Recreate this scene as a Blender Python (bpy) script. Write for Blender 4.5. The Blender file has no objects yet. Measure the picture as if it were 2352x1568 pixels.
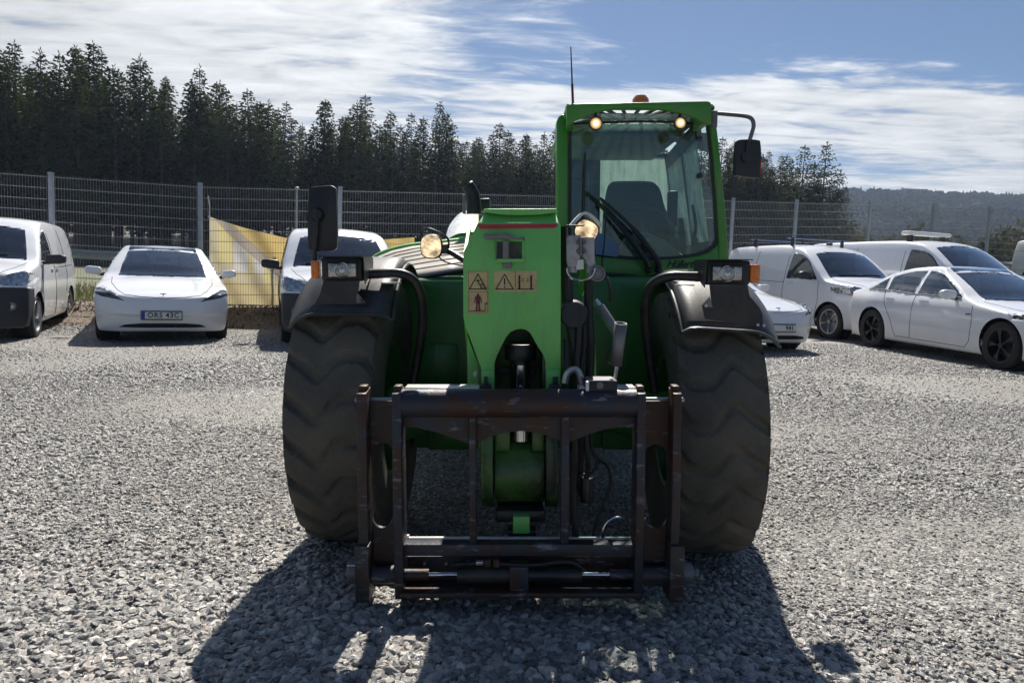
import bpy, bmesh, math, random
import numpy as np
from mathutils import Vector, Matrix
from mathutils.bvhtree import BVHTree
R = math.radians
C = bpy.context.scene.collection
scene = bpy.context.scene

# ------------------------------------------------------------------ camera
PW, PH, F = 2352.0, 1568.0, 1695.0
PITCH = math.atan(164 / F)
ROLL = 0.037
H = 1.30
CAM_ROLL = Matrix.Rotation(-ROLL, 4, 'Y')
CAMPOS = Vector((0, 0, H))
cd = bpy.data.cameras.new('camera')
cam = bpy.data.objects.new('camera', cd); C.objects.link(cam)
cd.sensor_width = 36; cd.lens = 36 * F / PW
cd.clip_start = 0.05; cd.clip_end = 5000
cam.matrix_world = Matrix.Translation(CAMPOS) @ CAM_ROLL @ Matrix.Rotation(math.pi / 2 - PITCH, 4, 'X')
scene.camera = cam

# ------------------------------------------------------------------ light
SUN_EL, SUN_AZ = R(50), R(3)          # azimuth measured from +Y towards +X
sun_dir = Vector((math.sin(SUN_AZ) * math.cos(SUN_EL), math.cos(SUN_AZ) * math.cos(SUN_EL), math.sin(SUN_EL)))
sl = bpy.data.lights.new('sun', 'SUN'); sl.energy = 5.0; sl.angle = R(0.55); sl.color = (1.0, 0.94, 0.85)
so = bpy.data.objects.new('sun', sl); C.objects.link(so)
so.rotation_euler = sun_dir.to_track_quat('Z', 'Y').to_euler(); so.location = (3, 30, 40)
scene.view_settings.view_transform = 'Standard'
scene.view_settings.look = 'None'
scene.view_settings.gamma = 1
scene.view_settings.use_curve_mapping = False
scene.view_settings.exposure = 0.6
scene.render.engine = 'CYCLES'
cy = scene.cycles
cy.max_bounces = 6; cy.diffuse_bounces = 3; cy.glossy_bounces = 3; cy.transmission_bounces = 4
cy.transparent_max_bounces = 12; cy.volume_bounces = 0
cy.caustics_reflective = False; cy.caustics_refractive = False
cy.use_denoising = True
cy.sample_clamp_indirect = 4.0; cy.sample_clamp_direct = 12.0


class NT:
    """small helper round a node tree"""
    def __init__(s, tree):
        s.t = tree; s.n = tree.nodes; s.l = tree.links
    def new(s, kind, **kw):
        n = s.n.new(kind)
        for k, v in kw.items():
            if k.startswith('_'):
                setattr(n, k[1:], v)
        return n
    def put(s, sock, v):
        if v is None:
            return
        if isinstance(v, bpy.types.NodeSocket):
            s.l.new(v, sock)
        else:
            if isinstance(v, (tuple, list)) and len(v) == 3 and sock.type == 'RGBA':
                v = tuple(v) + (1,)
            sock.default_value = v
    def math(s, op, a, b=None, c=None, clamp=False):
        n = s.n.new('ShaderNodeMath'); n.operation = op; n.use_clamp = clamp
        s.put(n.inputs[0], a)
        if b is not None: s.put(n.inputs[1], b)
        if c is not None: s.put(n.inputs[2], c)
        return n.outputs[0]
    def mix(s, f, a, b, mode='MIX'):
        n = s.n.new('ShaderNodeMix'); n.data_type = 'RGBA'; n.blend_type = mode
        s.put(n.inputs[0], f); s.put(n.inputs[6], a); s.put(n.inputs[7], b)
        return n.outputs[2]
    def ramp(s, f, stops, interp='LINEAR'):
        n = s.n.new('ShaderNodeValToRGB'); n.color_ramp.interpolation = interp
        e = n.color_ramp.elements
        while len(e) < len(stops): e.new(0.5)
        for k, (p, c) in enumerate(stops):
            e[k].position = p
            e[k].color = (c, c, c, 1) if isinstance(c, (int, float)) else tuple(c) + (1,)
        s.put(n.inputs[0], f)
        return n.outputs[0]
    def noise(s, vec, scale, detail=4, rough=0.55, dist=0.0, out=0):
        n = s.n.new('ShaderNodeTexNoise')
        s.put(n.inputs['Vector'], vec)
        n.inputs['Scale'].default_value = scale; n.inputs['Detail'].default_value = detail
        n.inputs['Roughness'].default_value = rough; n.inputs['Distortion'].default_value = dist
        return n.outputs[out]
    def vor(s, vec, scale, feature='F1', out='Distance', rnd=1.0):
        n = s.n.new('ShaderNodeTexVoronoi'); n.feature = feature
        s.put(n.inputs['Vector'], vec); n.inputs['Scale'].default_value = scale
        n.inputs['Randomness'].default_value = rnd
        return n.outputs[out]
    def mapping(s, vec, scale=(1, 1, 1), rot=(0, 0, 0), loc=(0, 0, 0)):
        n = s.n.new('ShaderNodeMapping'); s.put(n.inputs[0], vec)
        n.inputs['Scale'].default_value = scale; n.inputs['Rotation'].default_value = rot
        n.inputs['Location'].default_value = loc
        return n.outputs[0]
    def bump(s, h, strength=0.3, dist=0.01, normal=None):
        n = s.n.new('ShaderNodeBump'); s.put(n.inputs['Height'], h)
        n.inputs['Strength'].default_value = strength; n.inputs['Distance'].default_value = dist
        if normal is not None: s.put(n.inputs['Normal'], normal)
        return n.outputs[0]


# ------------------------------------------------------------------ world: nishita sky and a sheet of altocumulus
w = bpy.data.worlds.new('World'); scene.world = w; w.use_nodes = True
T = NT(w.node_tree); T.n.clear()
out = T.new('ShaderNodeOutputWorld'); bg = T.new('ShaderNodeBackground')
sky = T.new('ShaderNodeTexSky'); sky.sky_type = 'NISHITA'; sky.sun_disc = False
sky.sun_elevation = SUN_EL; sky.sun_rotation = SUN_AZ; sky.air_density = 1.0; sky.dust_density = 0.4; sky.ozone_density = 2.0
bg.inputs[1].default_value = 0.062
tc = T.new('ShaderNodeTexCoord')
sep = T.new('ShaderNodeSeparateXYZ'); T.l.new(tc.outputs['Generated'], sep.inputs[0])
dx, dy, dz = sep.outputs
zz = T.math('ADD', T.math('MAXIMUM', dz, 0.0), 0.035)
qx = T.math('DIVIDE', dx, zz); qy = T.math('DIVIDE', dy, zz)
cb = T.new('ShaderNodeCombineXYZ'); T.l.new(qx, cb.inputs[0]); T.l.new(qy, cb.inputs[1])
q = cb.outputs[0]
n1 = T.noise(T.mapping(q, (0.55, 1.0, 1), (0, 0, 0.25)), 1.05, 8, 0.60, 0.35)
n2 = T.noise(T.mapping(q, (1.0, 2.1, 1), (0, 0, -0.12)), 2.3, 7, 0.62, 0.5)
n3 = T.noise(T.mapping(q, (0.9, 1.5, 1), (0, 0, 0.5), (4.3, 1.7, 0)), 0.30, 3, 0.5)
# the sheet of cloud covers the low sky towards the sun and the left; clear blue over the upper right
side = T.math('SUBTRACT', T.math('DIVIDE', dx, T.math('MAXIMUM', T.math('ABSOLUTE', dy), 0.05)), 0.0)
leftm = T.math('MULTIPLY_ADD', T.math('ADD', side, T.math('MULTIPLY', T.math('ADD', T.math('SUBTRACT', n1, 0.5), T.math('SUBTRACT', n3, 0.5)), 0.75)), -2.6, 0.42, clamp=True)
edge = T.math('ADD', T.math('MULTIPLY', qx, -0.10), 3.05)
lowm = T.math('MULTIPLY', T.math('SUBTRACT', T.math('ADD', qy, T.math('MULTIPLY', T.math('SUBTRACT', n1, 0.5), 2.2)), edge), 1.3, clamp=True)
mask = T.math('MAXIMUM', leftm, lowm)
# behind the camera the sheet breaks up
front = T.math('MULTIPLY_ADD', dy, 1.6, 0.55, clamp=True)
mask = T.math('MULTIPLY', mask, front)
high = T.math('MULTIPLY_ADD', dz, -3.6, 2.35, clamp=True)
mask = T.math('MULTIPLY', mask, high)
cov = T.math('ADD', T.math('MULTIPLY', n1, 0.55), T.math('MULTIPLY', n2, 0.45))
cov = T.math('ADD', cov, T.math('MULTIPLY', T.math('SUBTRACT', n3, 0.5), 0.42))
cov = T.math('ADD', cov, T.math('MULTIPLY_ADD', mask, 0.225, -0.085))
cl = T.new('ShaderNodeMapRange'); cl.interpolation_type = 'SMOOTHSTEP'
T.l.new(cov, cl.inputs[0]); cl.inputs[1].default_value = 0.46; cl.inputs[2].default_value = 0.65
cloud = T.math('MULTIPLY', cl.outputs[0], 0.97)
# clouds scatter forward: brighter on the sun's side
dt = T.new('ShaderNodeVectorMath', _operation='DOT_PRODUCT')
T.l.new(tc.outputs['Generated'], dt.inputs[0]); dt.inputs[1].default_value = sun_dir
fw = T.math('POWER', T.math('MULTIPLY_ADD', dt.outputs[1], 0.5, 0.5, clamp=True), 2.2)
br = T.math('MULTIPLY_ADD', fw, 11.2, 1.0)
shade = T.math('MULTIPLY_ADD', T.math('ADD', T.math('MULTIPLY', n2, 0.6), T.math('MULTIPLY', n1, 0.4)), 1.7, 0.10)
br = T.math('MULTIPLY', br, shade)
cc = T.new('ShaderNodeVectorMath', _operation='SCALE'); cc.inputs[0].default_value = (0.93, 0.95, 0.96); T.l.new(br, cc.inputs[3])
skc = T.mix(1.0, sky.outputs[0], (0.52, 0.61, 0.72), 'MULTIPLY')
col = T.mix(cloud, skc, cc.outputs[0])
T.l.new(col, bg.inputs[0]); T.l.new(bg.outputs[0], out.inputs[0])


# ------------------------------------------------------------------ pixel rays
def ray(px, py):
    u = (px - PW / 2) / F; v = (py - PH / 2) / F
    cp, sp = math.cos(PITCH), math.sin(PITCH)
    return Vector((u, cp - v * sp, -sp - v * cp))

def P(px, py, Y):
    """a point in the telehandler's own frame, seen at (px, py), Y metres in front of the eye"""
    d = ray(px, py)
    return CAMPOS + d * (Y / d.y)

def Wd(px, py, Y):
    d = CAM_ROLL.to_3x3() @ ray(px, py)
    return CAMPOS + d * (Y / d.y)

def smooth(a, b, x):
    t = min(1, max(0, (x - a) / (b - a))); return t * t * (3 - 2 * t)

def terrain(x, y):
    z = 0.15 * smooth(5.0, 9.0, y)
    z += 0.26 * smooth(13.6, 14.6, y - 0.17 * (x + 5.6))
    return z

# ------------------------------------------------------------------ meshes
def sharp(me, ang=35):
    me.shade_smooth() if hasattr(me, 'shade_smooth') else [setattr(p, 'use_smooth', True) for p in me.polygons]
    me.set_sharp_from_angle(angle=R(ang))

def link(name, me, mat=None, parent=None, loc=None):
    o = bpy.data.objects.new(name, me); C.objects.link(o)
    if mat is not None and me is not None and not me.materials: me.materials.append(mat)
    if parent is not None: o.parent = parent
    if loc is not None: o.location = loc
    return o

def tag(o, label=None, cat=None, group=None, kind=None):
    if label: o['label'] = label
    if cat: o['category'] = cat
    if group: o['group'] = group
    if kind: o['kind'] = kind
    return o

def empty(name, loc=(0, 0, 0), rz=0, label=None, cat=None, group=None):
    o = bpy.data.objects.new(name, None); C.objects.link(o)
    o.empty_display_size = 0.2
    o.location = loc; o.rotation_euler = (0, 0, rz)
    return tag(o, label, cat, group)

class MB:
    def __init__(s): s.v = []; s.f = []
    def add(s, vs, fs):
        n = len(s.v); s.v += [Vector(p) for p in vs]; s.f += [tuple(i + n for i in f) for f in fs]; return s
    def box(s, x0, x1, y0, y1, z0, z1):
        v = [(x, y, z) for x in (x0, x1) for y in (y0, y1) for z in (z0, z1)]
        return s.add(v, [(0, 1, 3, 2), (4, 6, 7, 5), (0, 4, 5, 1), (2, 3, 7, 6), (0, 2, 6, 4), (1, 5, 7, 3)])
    def prism(s, front, off):
        """front: list of 3-D points of one face, extruded by the vector off"""
        n = len(front); off = Vector(off)
        vs = [Vector(p) for p in front] + [Vector(p) + off for p in front]
        fs = [tuple(range(n)), tuple(range(2 * n - 1, n - 1, -1))]
        fs += [(i, i + n, (i + 1) % n + n, (i + 1) % n) for i in range(n)]
        return s.add(vs, fs)
    def tube(s, pts, r, n=8, cap=True, closed=False):
        pts = [Vector(p) for p in pts]; m = len(pts)
        rs = r if isinstance(r, (list, tuple)) else [r] * m
        vs = []; prev = None
        for i, p in enumerate(pts):
            if closed: d = pts[(i + 1) % m] - pts[i - 1]
            else: d = pts[min(i + 1, m - 1)] - pts[max(i - 1, 0)]
            d.normalize()
            if prev is None:
                a = Vector((0, 0, 1)) if abs(d.z) < 0.9 else Vector((1, 0, 0))
                u = d.cross(a).normalized()
            else:
                u = (prev - d * prev.dot(d)).normalized()
            prev = u; v = d.cross(u)
            for k in range(n):
                t = 2 * math.pi * k / n
                vs.append(p + (u * math.cos(t) + v * math.sin(t)) * rs[i])
        fs = []
        for i in range(m if closed else m - 1):
            for k in range(n):
                a = i * n + k; b = i * n + (k + 1) % n; j = ((i + 1) % m) * n
                fs.append((a, b, j + (k + 1) % n, j + k))
        if cap and not closed:
            fs += [tuple(range(n - 1, -1, -1)), tuple((m - 1) * n + k for k in range(n))]
        return s.add(vs, fs)
    def cyl(s, p0, p1, r, r1=None, n=20):
        return s.tube([p0, p1], [r, r if r1 is None else r1], n)
    def lathe(s, prof, c, axis='X', n=32, closed=False):
        """prof: (radius, position along the axis)"""
        c = Vector(c); vs = []; m = len(prof)
        for k in range(n):
            t = 2 * math.pi * k / n; a, b = math.cos(t), math.sin(t)
            for r, h in prof:
                vs.append(c + Vector({'X': (h, r * a, r * b), 'Y': (r * a, h, r * b), 'Z': (r * a, r * b, h)}[axis]))
        fs = []
        for k in range(n):
            k2 = (k + 1) % n
            for i in range(m if closed else m - 1):
                i2 = (i + 1) % m
                fs.append((k * m + i, k * m + i2, k2 * m + i2, k2 * m + i))
        return s.add(vs, fs)
    def sphere(s, c, r, n=12, m=8, half=False):
        c = Vector(c); rr = Vector(r if isinstance(r, (tuple, list)) else (r, r, r))
        vs = []; fs = []
        for i in range(m + 1):
            ph = math.pi * i / m * (0.5 if half else 1)
            for k in range(n):
                t = 2 * math.pi * k / n
                vs.append(c + Vector((rr.x * math.sin(ph) * math.cos(t), rr.y * math.sin(ph) * math.sin(t), rr.z * math.cos(ph))))
        for i in range(m):
            for k in range(n):
                fs.append((i * n + k, (i + 1) * n + k, (i + 1) * n + (k + 1) % n, i * n + (k + 1) % n))
        return s.add(vs, fs)
    def mesh(s, name, bevel=0, ang=35, seg=2, org=None, weld=False):
        me = bpy.data.meshes.new(name)
        if org is not None:
            o = Vector(org); vs = [p - o for p in s.v]
        else: vs = s.v
        me.from_pydata([tuple(p) for p in vs], [], s.f)
        bm = bmesh.new(); bm.from_mesh(me)
        if weld: bmesh.ops.remove_doubles(bm, verts=bm.verts, dist=1e-5)
        bmesh.ops.recalc_face_normals(bm, faces=bm.faces)
        if bevel:
            es = [e for e in bm.edges if len(e.link_faces) == 2 and e.calc_face_angle(0) > R(28)]
            if es:
                bmesh.ops.bevel(bm, geom=es, offset=bevel, segments=seg, profile=0.5, affect='EDGES', clamp_overlap=True)
        bm.to_mesh(me); bm.free()
        sharp(me, ang)
        return me
    def build(s, name, mat, parent=None, bevel=0, ang=35, seg=2, org=None, weld=False):
        return link(name, s.mesh(name, bevel, ang, seg, org, weld), mat, parent)

def curve_pts(pts, n=6):
    """Catmull-Rom through pts"""
    pts = [Vector(p) for p in pts]; o = []
    for i in range(len(pts) - 1):
        p0 = pts[max(i - 1, 0)]; p1 = pts[i]; p2 = pts[i + 1]; p3 = pts[min(i + 2, len(pts) - 1)]
        for k in range(n):
            t = k / n
            o.append(0.5 * ((2 * p1) + (p2 - p0) * t + (2 * p0 - 5 * p1 + 4 * p2 - p3) * t * t + (3 * p1 - p0 - 3 * p2 + p3) * t ** 3))
    o.append(pts[-1]); return o

def text_mesh(name, s, size, depth=0.001, shear=0.0, align='CENTER', spacing=1.0, offset=0.0):
    cu = bpy.data.curves.new(name, 'FONT'); cu.body = s; cu.size = size; cu.extrude = depth
    cu.shear = shear; cu.align_x = align; cu.align_y = 'CENTER'; cu.space_character = spacing; cu.offset = offset
    cu.resolution_u = 3
    o = bpy.data.objects.new(name, cu); C.objects.link(o)
    dg = bpy.context.evaluated_depsgraph_get()
    me = bpy.data.meshes.new_from_object(o.evaluated_get(dg))
    bpy.data.objects.remove(o); bpy.data.curves.remove(cu)
    me.name = name
    return me
# ------------------------------------------------------------------ materials
MAT = {}
def new_mat(name):
    m = bpy.data.materials.new(name); m.use_nodes = True
    t = NT(m.node_tree); t.n.clear()
    o = t.new('ShaderNodeOutputMaterial'); b = t.new('ShaderNodeBsdfPrincipled')
    t.l.new(b.outputs[0], o.inputs[0]); MAT[name] = m
    return m, t, b, o

def simple(name, col, rough=0.5, metal=0.0, spec=0.5, coat=0.0, var=0.0, scale=6, bump=0.0, bscale=60, dirt=None, dirt_amt=0.0, dscale=3, emit=None, estr=0):
    m, t, b, o = new_mat(name)
    tc = t.new('ShaderNodeTexCoord').outputs['Object']
    c = None
    if var:
        n = t.noise(tc, scale, 5, 0.6)
        lo = tuple(x * (1 - var) for x in col); hi = tuple(min(1, x * (1 + var)) for x in col)
        c = t.mix(t.ramp(n, [(0.3, 0.0), (0.7, 1.0)]), lo, hi)
    if dirt is not None:
        n = t.noise(tc, dscale, 7, 0.65, 0.4)
        f = t.math('MULTIPLY', t.ramp(n, [(0.45, 0.0), (0.68, 1.0)]), dirt_amt)
        c = t.mix(f, c if c is not None else col, dirt)
        rr = t.math('MULTIPLY_ADD', f, 0.4, rough, clamp=True)
        t.put(b.inputs['Roughness'], rr)
    else:
        n = t.noise(tc, scale * 2, 4, 0.6)
        t.put(b.inputs['Roughness'], t.math('MULTIPLY_ADD', t.math('SUBTRACT', n, 0.5), rough * 0.35, rough))
    t.put(b.inputs['Base Color'], c if c is not None else col)
    b.inputs['Metallic'].default_value = metal
    b.inputs['Specular IOR Level'].default_value = spec
    b.inputs['Coat Weight'].default_value = coat; b.inputs['Coat Roughness'].default_value = 0.06
    if bump:
        t.put(b.inputs['Normal'], t.bump(t.noise(tc, bscale, 4, 0.6), bump, 0.01))
    if emit is not None:
        b.inputs['Emission Color'].default_value = tuple(emit) + (1,); b.inputs['Emission Strength'].default_value = estr
    return m

simple('white_paint', (0.76, 0.78, 0.80), 0.22, coat=0.7)
# inner side of a car body shell is grey trim
m, t, b, o = new_mat('car_paint')
geo = t.new('ShaderNodeNewGeometry')
tcx = t.new('ShaderNodeTexCoord').outputs['Object']
dirtf = t.math('MULTIPLY', t.ramp(t.noise(tcx, 2.5, 6, 0.7), [(0.4, 0.0), (0.75, 1.0)]), 0.10)
sepz = t.new('ShaderNodeSeparateXYZ'); t.l.new(tcx, sepz.inputs[0])
lowd = t.math('MULTIPLY', t.math('SUBTRACT', 0.55, sepz.outputs[2], clamp=True), 0.45, clamp=True)
cpc = t.mix(t.math('ADD', dirtf, lowd, clamp=True), (0.80, 0.82, 0.86), (0.30, 0.28, 0.25))
t.put(b.inputs['Base Color'], t.mix(geo.outputs['Backfacing'], cpc, (0.05, 0.05, 0.055)))
b.inputs['Roughness'].default_value = 0.28; b.inputs['Coat Weight'].default_value = 0.8; b.inputs['Coat Roughness'].default_value = 0.04
simple('black_plastic', (0.018, 0.020, 0.024), 0.45, var=0.3, bump=0.15, bscale=200)
simple('bumper_plastic', (0.022, 0.025, 0.031), 0.55, var=0.2)
simple('fender_plastic', (0.035, 0.036, 0.038), 0.42, var=0.35, scale=9, dirt=(0.16, 0.145, 0.12), dirt_amt=0.45, dscale=4, bump=0.1, bscale=120)
simple('pipe_black', (0.014, 0.015, 0.018), 0.35, var=0.4, scale=12, dirt=(0.10, 0.08, 0.06), dirt_amt=0.35, dscale=9)
simple('hose_black', (0.012, 0.012, 0.013), 0.5, var=0.3)
simple('cab_dark', (0.020, 0.024, 0.032), 0.6, var=0.3)
simple('seat_fabric', (0.018, 0.021, 0.028), 0.85, var=0.35, scale=30)
simple('console_grey', (0.16, 0.19, 0.19), 0.6, var=0.3)
simple('beige_lining', (0.17, 0.16, 0.12), 0.8, var=0.2)
simple('chrome', (0.62, 0.64, 0.68), 0.12, metal=1.0)
simple('rod_steel', (0.55, 0.57, 0.60), 0.22, metal=1.0)
simple('galvanised', (0.30, 0.33, 0.36), 0.45, metal=0.35, var=0.18, scale=10)
simple('wire_grey', (0.24, 0.255, 0.26), 0.55, metal=0.1)
simple('grey_steel', (0.20, 0.20, 0.21), 0.5, metal=0.4, var=0.3, dirt=(0.12, 0.07, 0.04), dirt_amt=0.4)
simple('coupler_grey', (0.42, 0.41, 0.43), 0.5, var=0.15, scale=20, dirt=(0.14, 0.12, 0.09), dirt_amt=0.7, dscale=14)
simple('red_tape', (0.45, 0.02, 0.035), 0.4, var=0.15)
simple('sticker_cream', (0.62, 0.50, 0.24), 0.55, var=0.12, dirt=(0.30, 0.22, 0.10), dirt_amt=0.5, dscale=20)
simple('print_black', (0.012, 0.012, 0.012), 0.5)
simple('print_maroon', (0.10, 0.02, 0.03), 0.5)
simple('print_red', (0.42, 0.04, 0.03), 0.5)
simple('amber_lens', (0.85, 0.20, 0.01), 0.12, coat=0.6, var=0.25, scale=60, bump=0.5, bscale=140)
simple('red_lens', (0.35, 0.01, 0.01), 0.15, coat=0.6)
simple('headlamp_glass', (0.42, 0.40, 0.36), 0.10, metal=0.75, var=0.5, scale=26, bump=0.5, bscale=40)
simple('rim_alloy', (0.42, 0.43, 0.45), 0.3, metal=0.8)
simple('rim_dark', (0.010, 0.011, 0.013), 0.42)
simple('arch_black', (0.008, 0.008, 0.009), 0.9)
simple('seam_black', (0.02, 0.02, 0.022), 0.8)
simple('car_lamp_dark', (0.05, 0.055, 0.07), 0.08, metal=0.4, coat=1.0, var=0.5, scale=30)
simple('car_lamp_clear', (0.35, 0.36, 0.38), 0.08, metal=0.7, coat=1.0, var=0.6, scale=22)
simple('plate_white', (0.70, 0.71, 0.68), 0.4)
simple('plate_blue', (0.02, 0.06, 0.35), 0.4)
simple('car_seat', (0.03, 0.032, 0.036), 0.8)
simple('bark', (0.085, 0.066, 0.052), 0.95, var=0.45, scale=3, bump=0.6, bscale=18)
simple('concrete', (0.30, 0.29, 0.27), 0.9, var=0.2)
simple('brick_red', (0.25, 0.14, 0.10), 0.9, var=0.2)
simple('rope_white', (0.6, 0.58, 0.52), 0.8)
simple('tyre_car', (0.014, 0.014, 0.015), 0.8, var=0.3, dirt=(0.07, 0.062, 0.05), dirt_amt=0.5, dscale=6, bump=0.3, bscale=90)
simple('silver_panel', (0.70, 0.71, 0.72), 0.28, metal=0.2, var=0.08)
simple('orange_metal', (0.50, 0.36, 0.24), 0.4, metal=0.3)
simple('hood_grey', (0.34, 0.31, 0.27), 0.6, var=0.2, scale=5, dirt=(0.30, 0.27, 0.23), dirt_amt=0.6, dscale=4)
simple('lamp_lit_old', (1, 0.8, 0.5), 0.3, emit=(1.0, 0.74, 0.36), estr=2.2)
simple('lamp_lit_soft', (1, 0.8, 0.5), 0.25, emit=(1.0, 0.62, 0.27), estr=1.3)
simple('rope_dark', (0.03, 0.03, 0.03), 0.8)
simple('steel_bar', (0.42, 0.42, 0.42), 0.3, metal=0.7, var=0.2)

# machine green, lightest on the boom: dust and grease as wear
def green(name, base, dark, rough=0.38, grease=0.0, rust=0.15):
    m, t, b, o = new_mat(name)
    tc = t.new('ShaderNodeTexCoord').outputs['Object']
    n = t.noise(tc, 2.2, 6, 0.62)
    c = t.mix(t.ramp(n, [(0.35, 0.0), (0.7, 1.0)]), base, dark)
    n2 = t.noise(t.mapping(tc, (9, 9, 2.2)), 1.4, 7, 0.7, 0.3)
    c = t.mix(t.math('MULTIPLY', t.ramp(n2, [(0.50, 0.0), (0.72, 1.0)]), 0.38), c, (0.20, 0.19, 0.13))
    ns = t.noise(t.mapping(tc, (60, 60, 4), (0.3, 0.5, 0)), 1.0, 3, 0.7)
    c = t.mix(t.math('MULTIPLY', t.ramp(ns, [(0.66, 0.0), (0.70, 1.0)]), 0.35), c, (0.30, 0.36, 0.26))
    sp = t.vor(tc, 34)
    n3 = t.noise(tc, 5, 5, 0.6)
    chips = t.math('MULTIPLY', t.math('LESS_THAN', sp, 0.07), t.math('GREATER_THAN', n3, 0.55))
    c = t.mix(t.math('MULTIPLY', chips, rust * 4, clamp=True), c, (0.06, 0.03, 0.015))
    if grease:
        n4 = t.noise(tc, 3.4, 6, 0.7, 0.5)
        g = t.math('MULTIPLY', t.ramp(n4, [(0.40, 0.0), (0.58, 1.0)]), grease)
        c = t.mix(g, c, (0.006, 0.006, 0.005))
    t.put(b.inputs['Base Color'], c)
    t.put(b.inputs['Roughness'], t.math('MULTIPLY_ADD', n2, 0.3, rough - 0.12))
    b.inputs['Coat Weight'].default_value = 0.25; b.inputs['Coat Roughness'].default_value = 0.2
    t.put(b.inputs['Normal'], t.bump(t.noise(tc, 150, 3, 0.6), 0.06, 0.01))
    return m
green('boom_green', (0.19, 0.60, 0.14), (0.14, 0.50, 0.11), 0.45, rust=0.25)
green('chassis_green', (0.030, 0.22, 0.03), (0.010, 0.12, 0.022), 0.38)
green('cab_green', (0.065, 0.28, 0.022), (0.050, 0.23, 0.018), 0.34)
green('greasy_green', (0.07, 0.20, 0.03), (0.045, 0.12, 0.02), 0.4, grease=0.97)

# carriage: worn black paint over rust
def rusty(name, paint, amt, steel=0.25):
    m, t, b, o = new_mat(name)
    tc = t.new('ShaderNodeTexCoord').outputs['Object']
    n = t.noise(tc, 4.5, 8, 0.68, 0.5)
    n2 = t.noise(t.mapping(tc, (5, 5, 22)), 1.8, 6, 0.7)
    r1 = t.mix(t.noise(tc, 22, 5, 0.7), (0.085, 0.035, 0.017), (0.036, 0.022, 0.016))
    c = t.mix(t.ramp(n, [(0.5 - amt * 0.3, 0.0), (0.62 - amt * 0.2, 1.0)]), paint, r1)
    c = t.mix(t.math('MULTIPLY', t.ramp(n2, [(0.58, 0.0), (0.66, 1.0)]), steel), c, (0.24, 0.24, 0.27))
    t.put(b.inputs['Base Color'], c)
    t.put(b.inputs['Roughness'], t.math('MULTIPLY_ADD', n, 0.5, 0.22))
    b.inputs['Metallic'].default_value = 0.25
    t.put(b.inputs['Normal'], t.bump(t.noise(tc, 60, 5, 0.7), 0.25, 0.01))
    return m
rusty('worn_black', (0.034, 0.038, 0.050), 0.08, 0.7)
rusty('rusty_steel', (0.042, 0.041, 0.044), 0.28, 0.6)
rusty('scuffed_tube', (0.030, 0.034, 0.048), 0.05, 0.85)

# big tyre rubber with dust
m, t, b, o = new_mat('tyre_rubber')
tc = t.new('ShaderNodeTexCoord').outputs['Object']
n = t.noise(tc, 3.0, 7, 0.7, 0.3)
c = t.mix(t.ramp(n, [(0.35, 0.0), (0.7, 1.0)]), (0.065, 0.062, 0.054), (0.15, 0.13, 0.098))
c = t.mix(t.ramp(t.noise(tc, 40, 4, 0.7), [(0.5, 0.0), (0.8, 0.5)]), c, (0.11, 0.095, 0.075))
t.put(b.inputs['Base Color'], c); b.inputs['Roughness'].default_value = 0.8
t.put(b.inputs['Normal'], t.bump(t.noise(tc, 70, 5, 0.7), 0.4, 0.01))

# window glass: thin, tinted, reflecting by Fresnel
def glass(name, tint, dirt=0.0, refl=1.0, streak=False, dcol=(0.5, 0.55, 0.52)):
    m = bpy.data.materials.new(name); m.use_nodes = True; MAT[name] = m
    t = NT(m.node_tree); t.n.clear()
    o = t.new('ShaderNodeOutputMaterial')
    tr = t.new('ShaderNodeBsdfTransparent'); tr.inputs[0].default_value = tuple(tint) + (1,)
    gl = t.new('ShaderNodeBsdfGlossy'); gl.inputs[0].default_value = (0.9, 0.95, 1, 1); gl.inputs['Roughness'].default_value = 0.03
    fr = t.new('ShaderNodeFresnel'); fr.inputs[0].default_value = 1.6
    f = t.math('MULTIPLY', fr.outputs[0], refl, clamp=True)
    mx = t.new('ShaderNodeMixShader'); t.put(mx.inputs[0], f); t.l.new(tr.outputs[0], mx.inputs[1]); t.l.new(gl.outputs[0], mx.inputs[2])
    last = mx.outputs[0]
    if dirt:
        tc = t.new('ShaderNodeTexCoord').outputs['Object']
        if streak:
            n = t.noise(t.mapping(tc, (26, 26, 1.5)), 1.0, 7, 0.72, 0.2)
            n = t.math('ADD', t.math('MULTIPLY', n, 0.7), t.math('MULTIPLY', t.noise(tc, 9, 5, 0.7), 0.3))
            d = t.math('MULTIPLY', t.ramp(n, [(0.34, 0.15), (0.62, 1.0)]), dirt)
        else:
            n = t.noise(tc, 7, 6, 0.7)
            d = t.math('MULTIPLY', t.ramp(n, [(0.3, 0.4), (0.8, 1.0)]), dirt)
        df = t.new('ShaderNodeBsdfDiffuse'); df.inputs[0].default_value = tuple(dcol) + (1,)
        tl = t.new('ShaderNodeBsdfTranslucent'); tl.inputs[0].default_value = tuple(dcol) + (1,)
        a = t.new('ShaderNodeMixShader'); a.inputs[0].default_value = 0.6
        t.l.new(df.outputs[0], a.inputs[1]); t.l.new(tl.outputs[0], a.inputs[2])
        m2 = t.new('ShaderNodeMixShader'); t.put(m2.inputs[0], d); t.l.new(last, m2.inputs[1]); t.l.new(a.outputs[0], m2.inputs[2])
        last = m2.outputs[0]
    t.l.new(last, o.inputs[0])
    return m
glass('windscreen', (0.84, 0.93, 0.91), 0.035, 0.8, True, (0.6, 0.65, 0.62))
glass('rear_glass', (0.70, 0.80, 0.76), 0.78, 0.4, True, (0.62, 0.70, 0.66))
glass('roof_glass', (0.9, 0.95, 0.94), 0.08, 0.4)
glass('car_glass', (0.34, 0.42, 0.45), 0.12, 2.2, False, (0.4, 0.45, 0.5))

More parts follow.
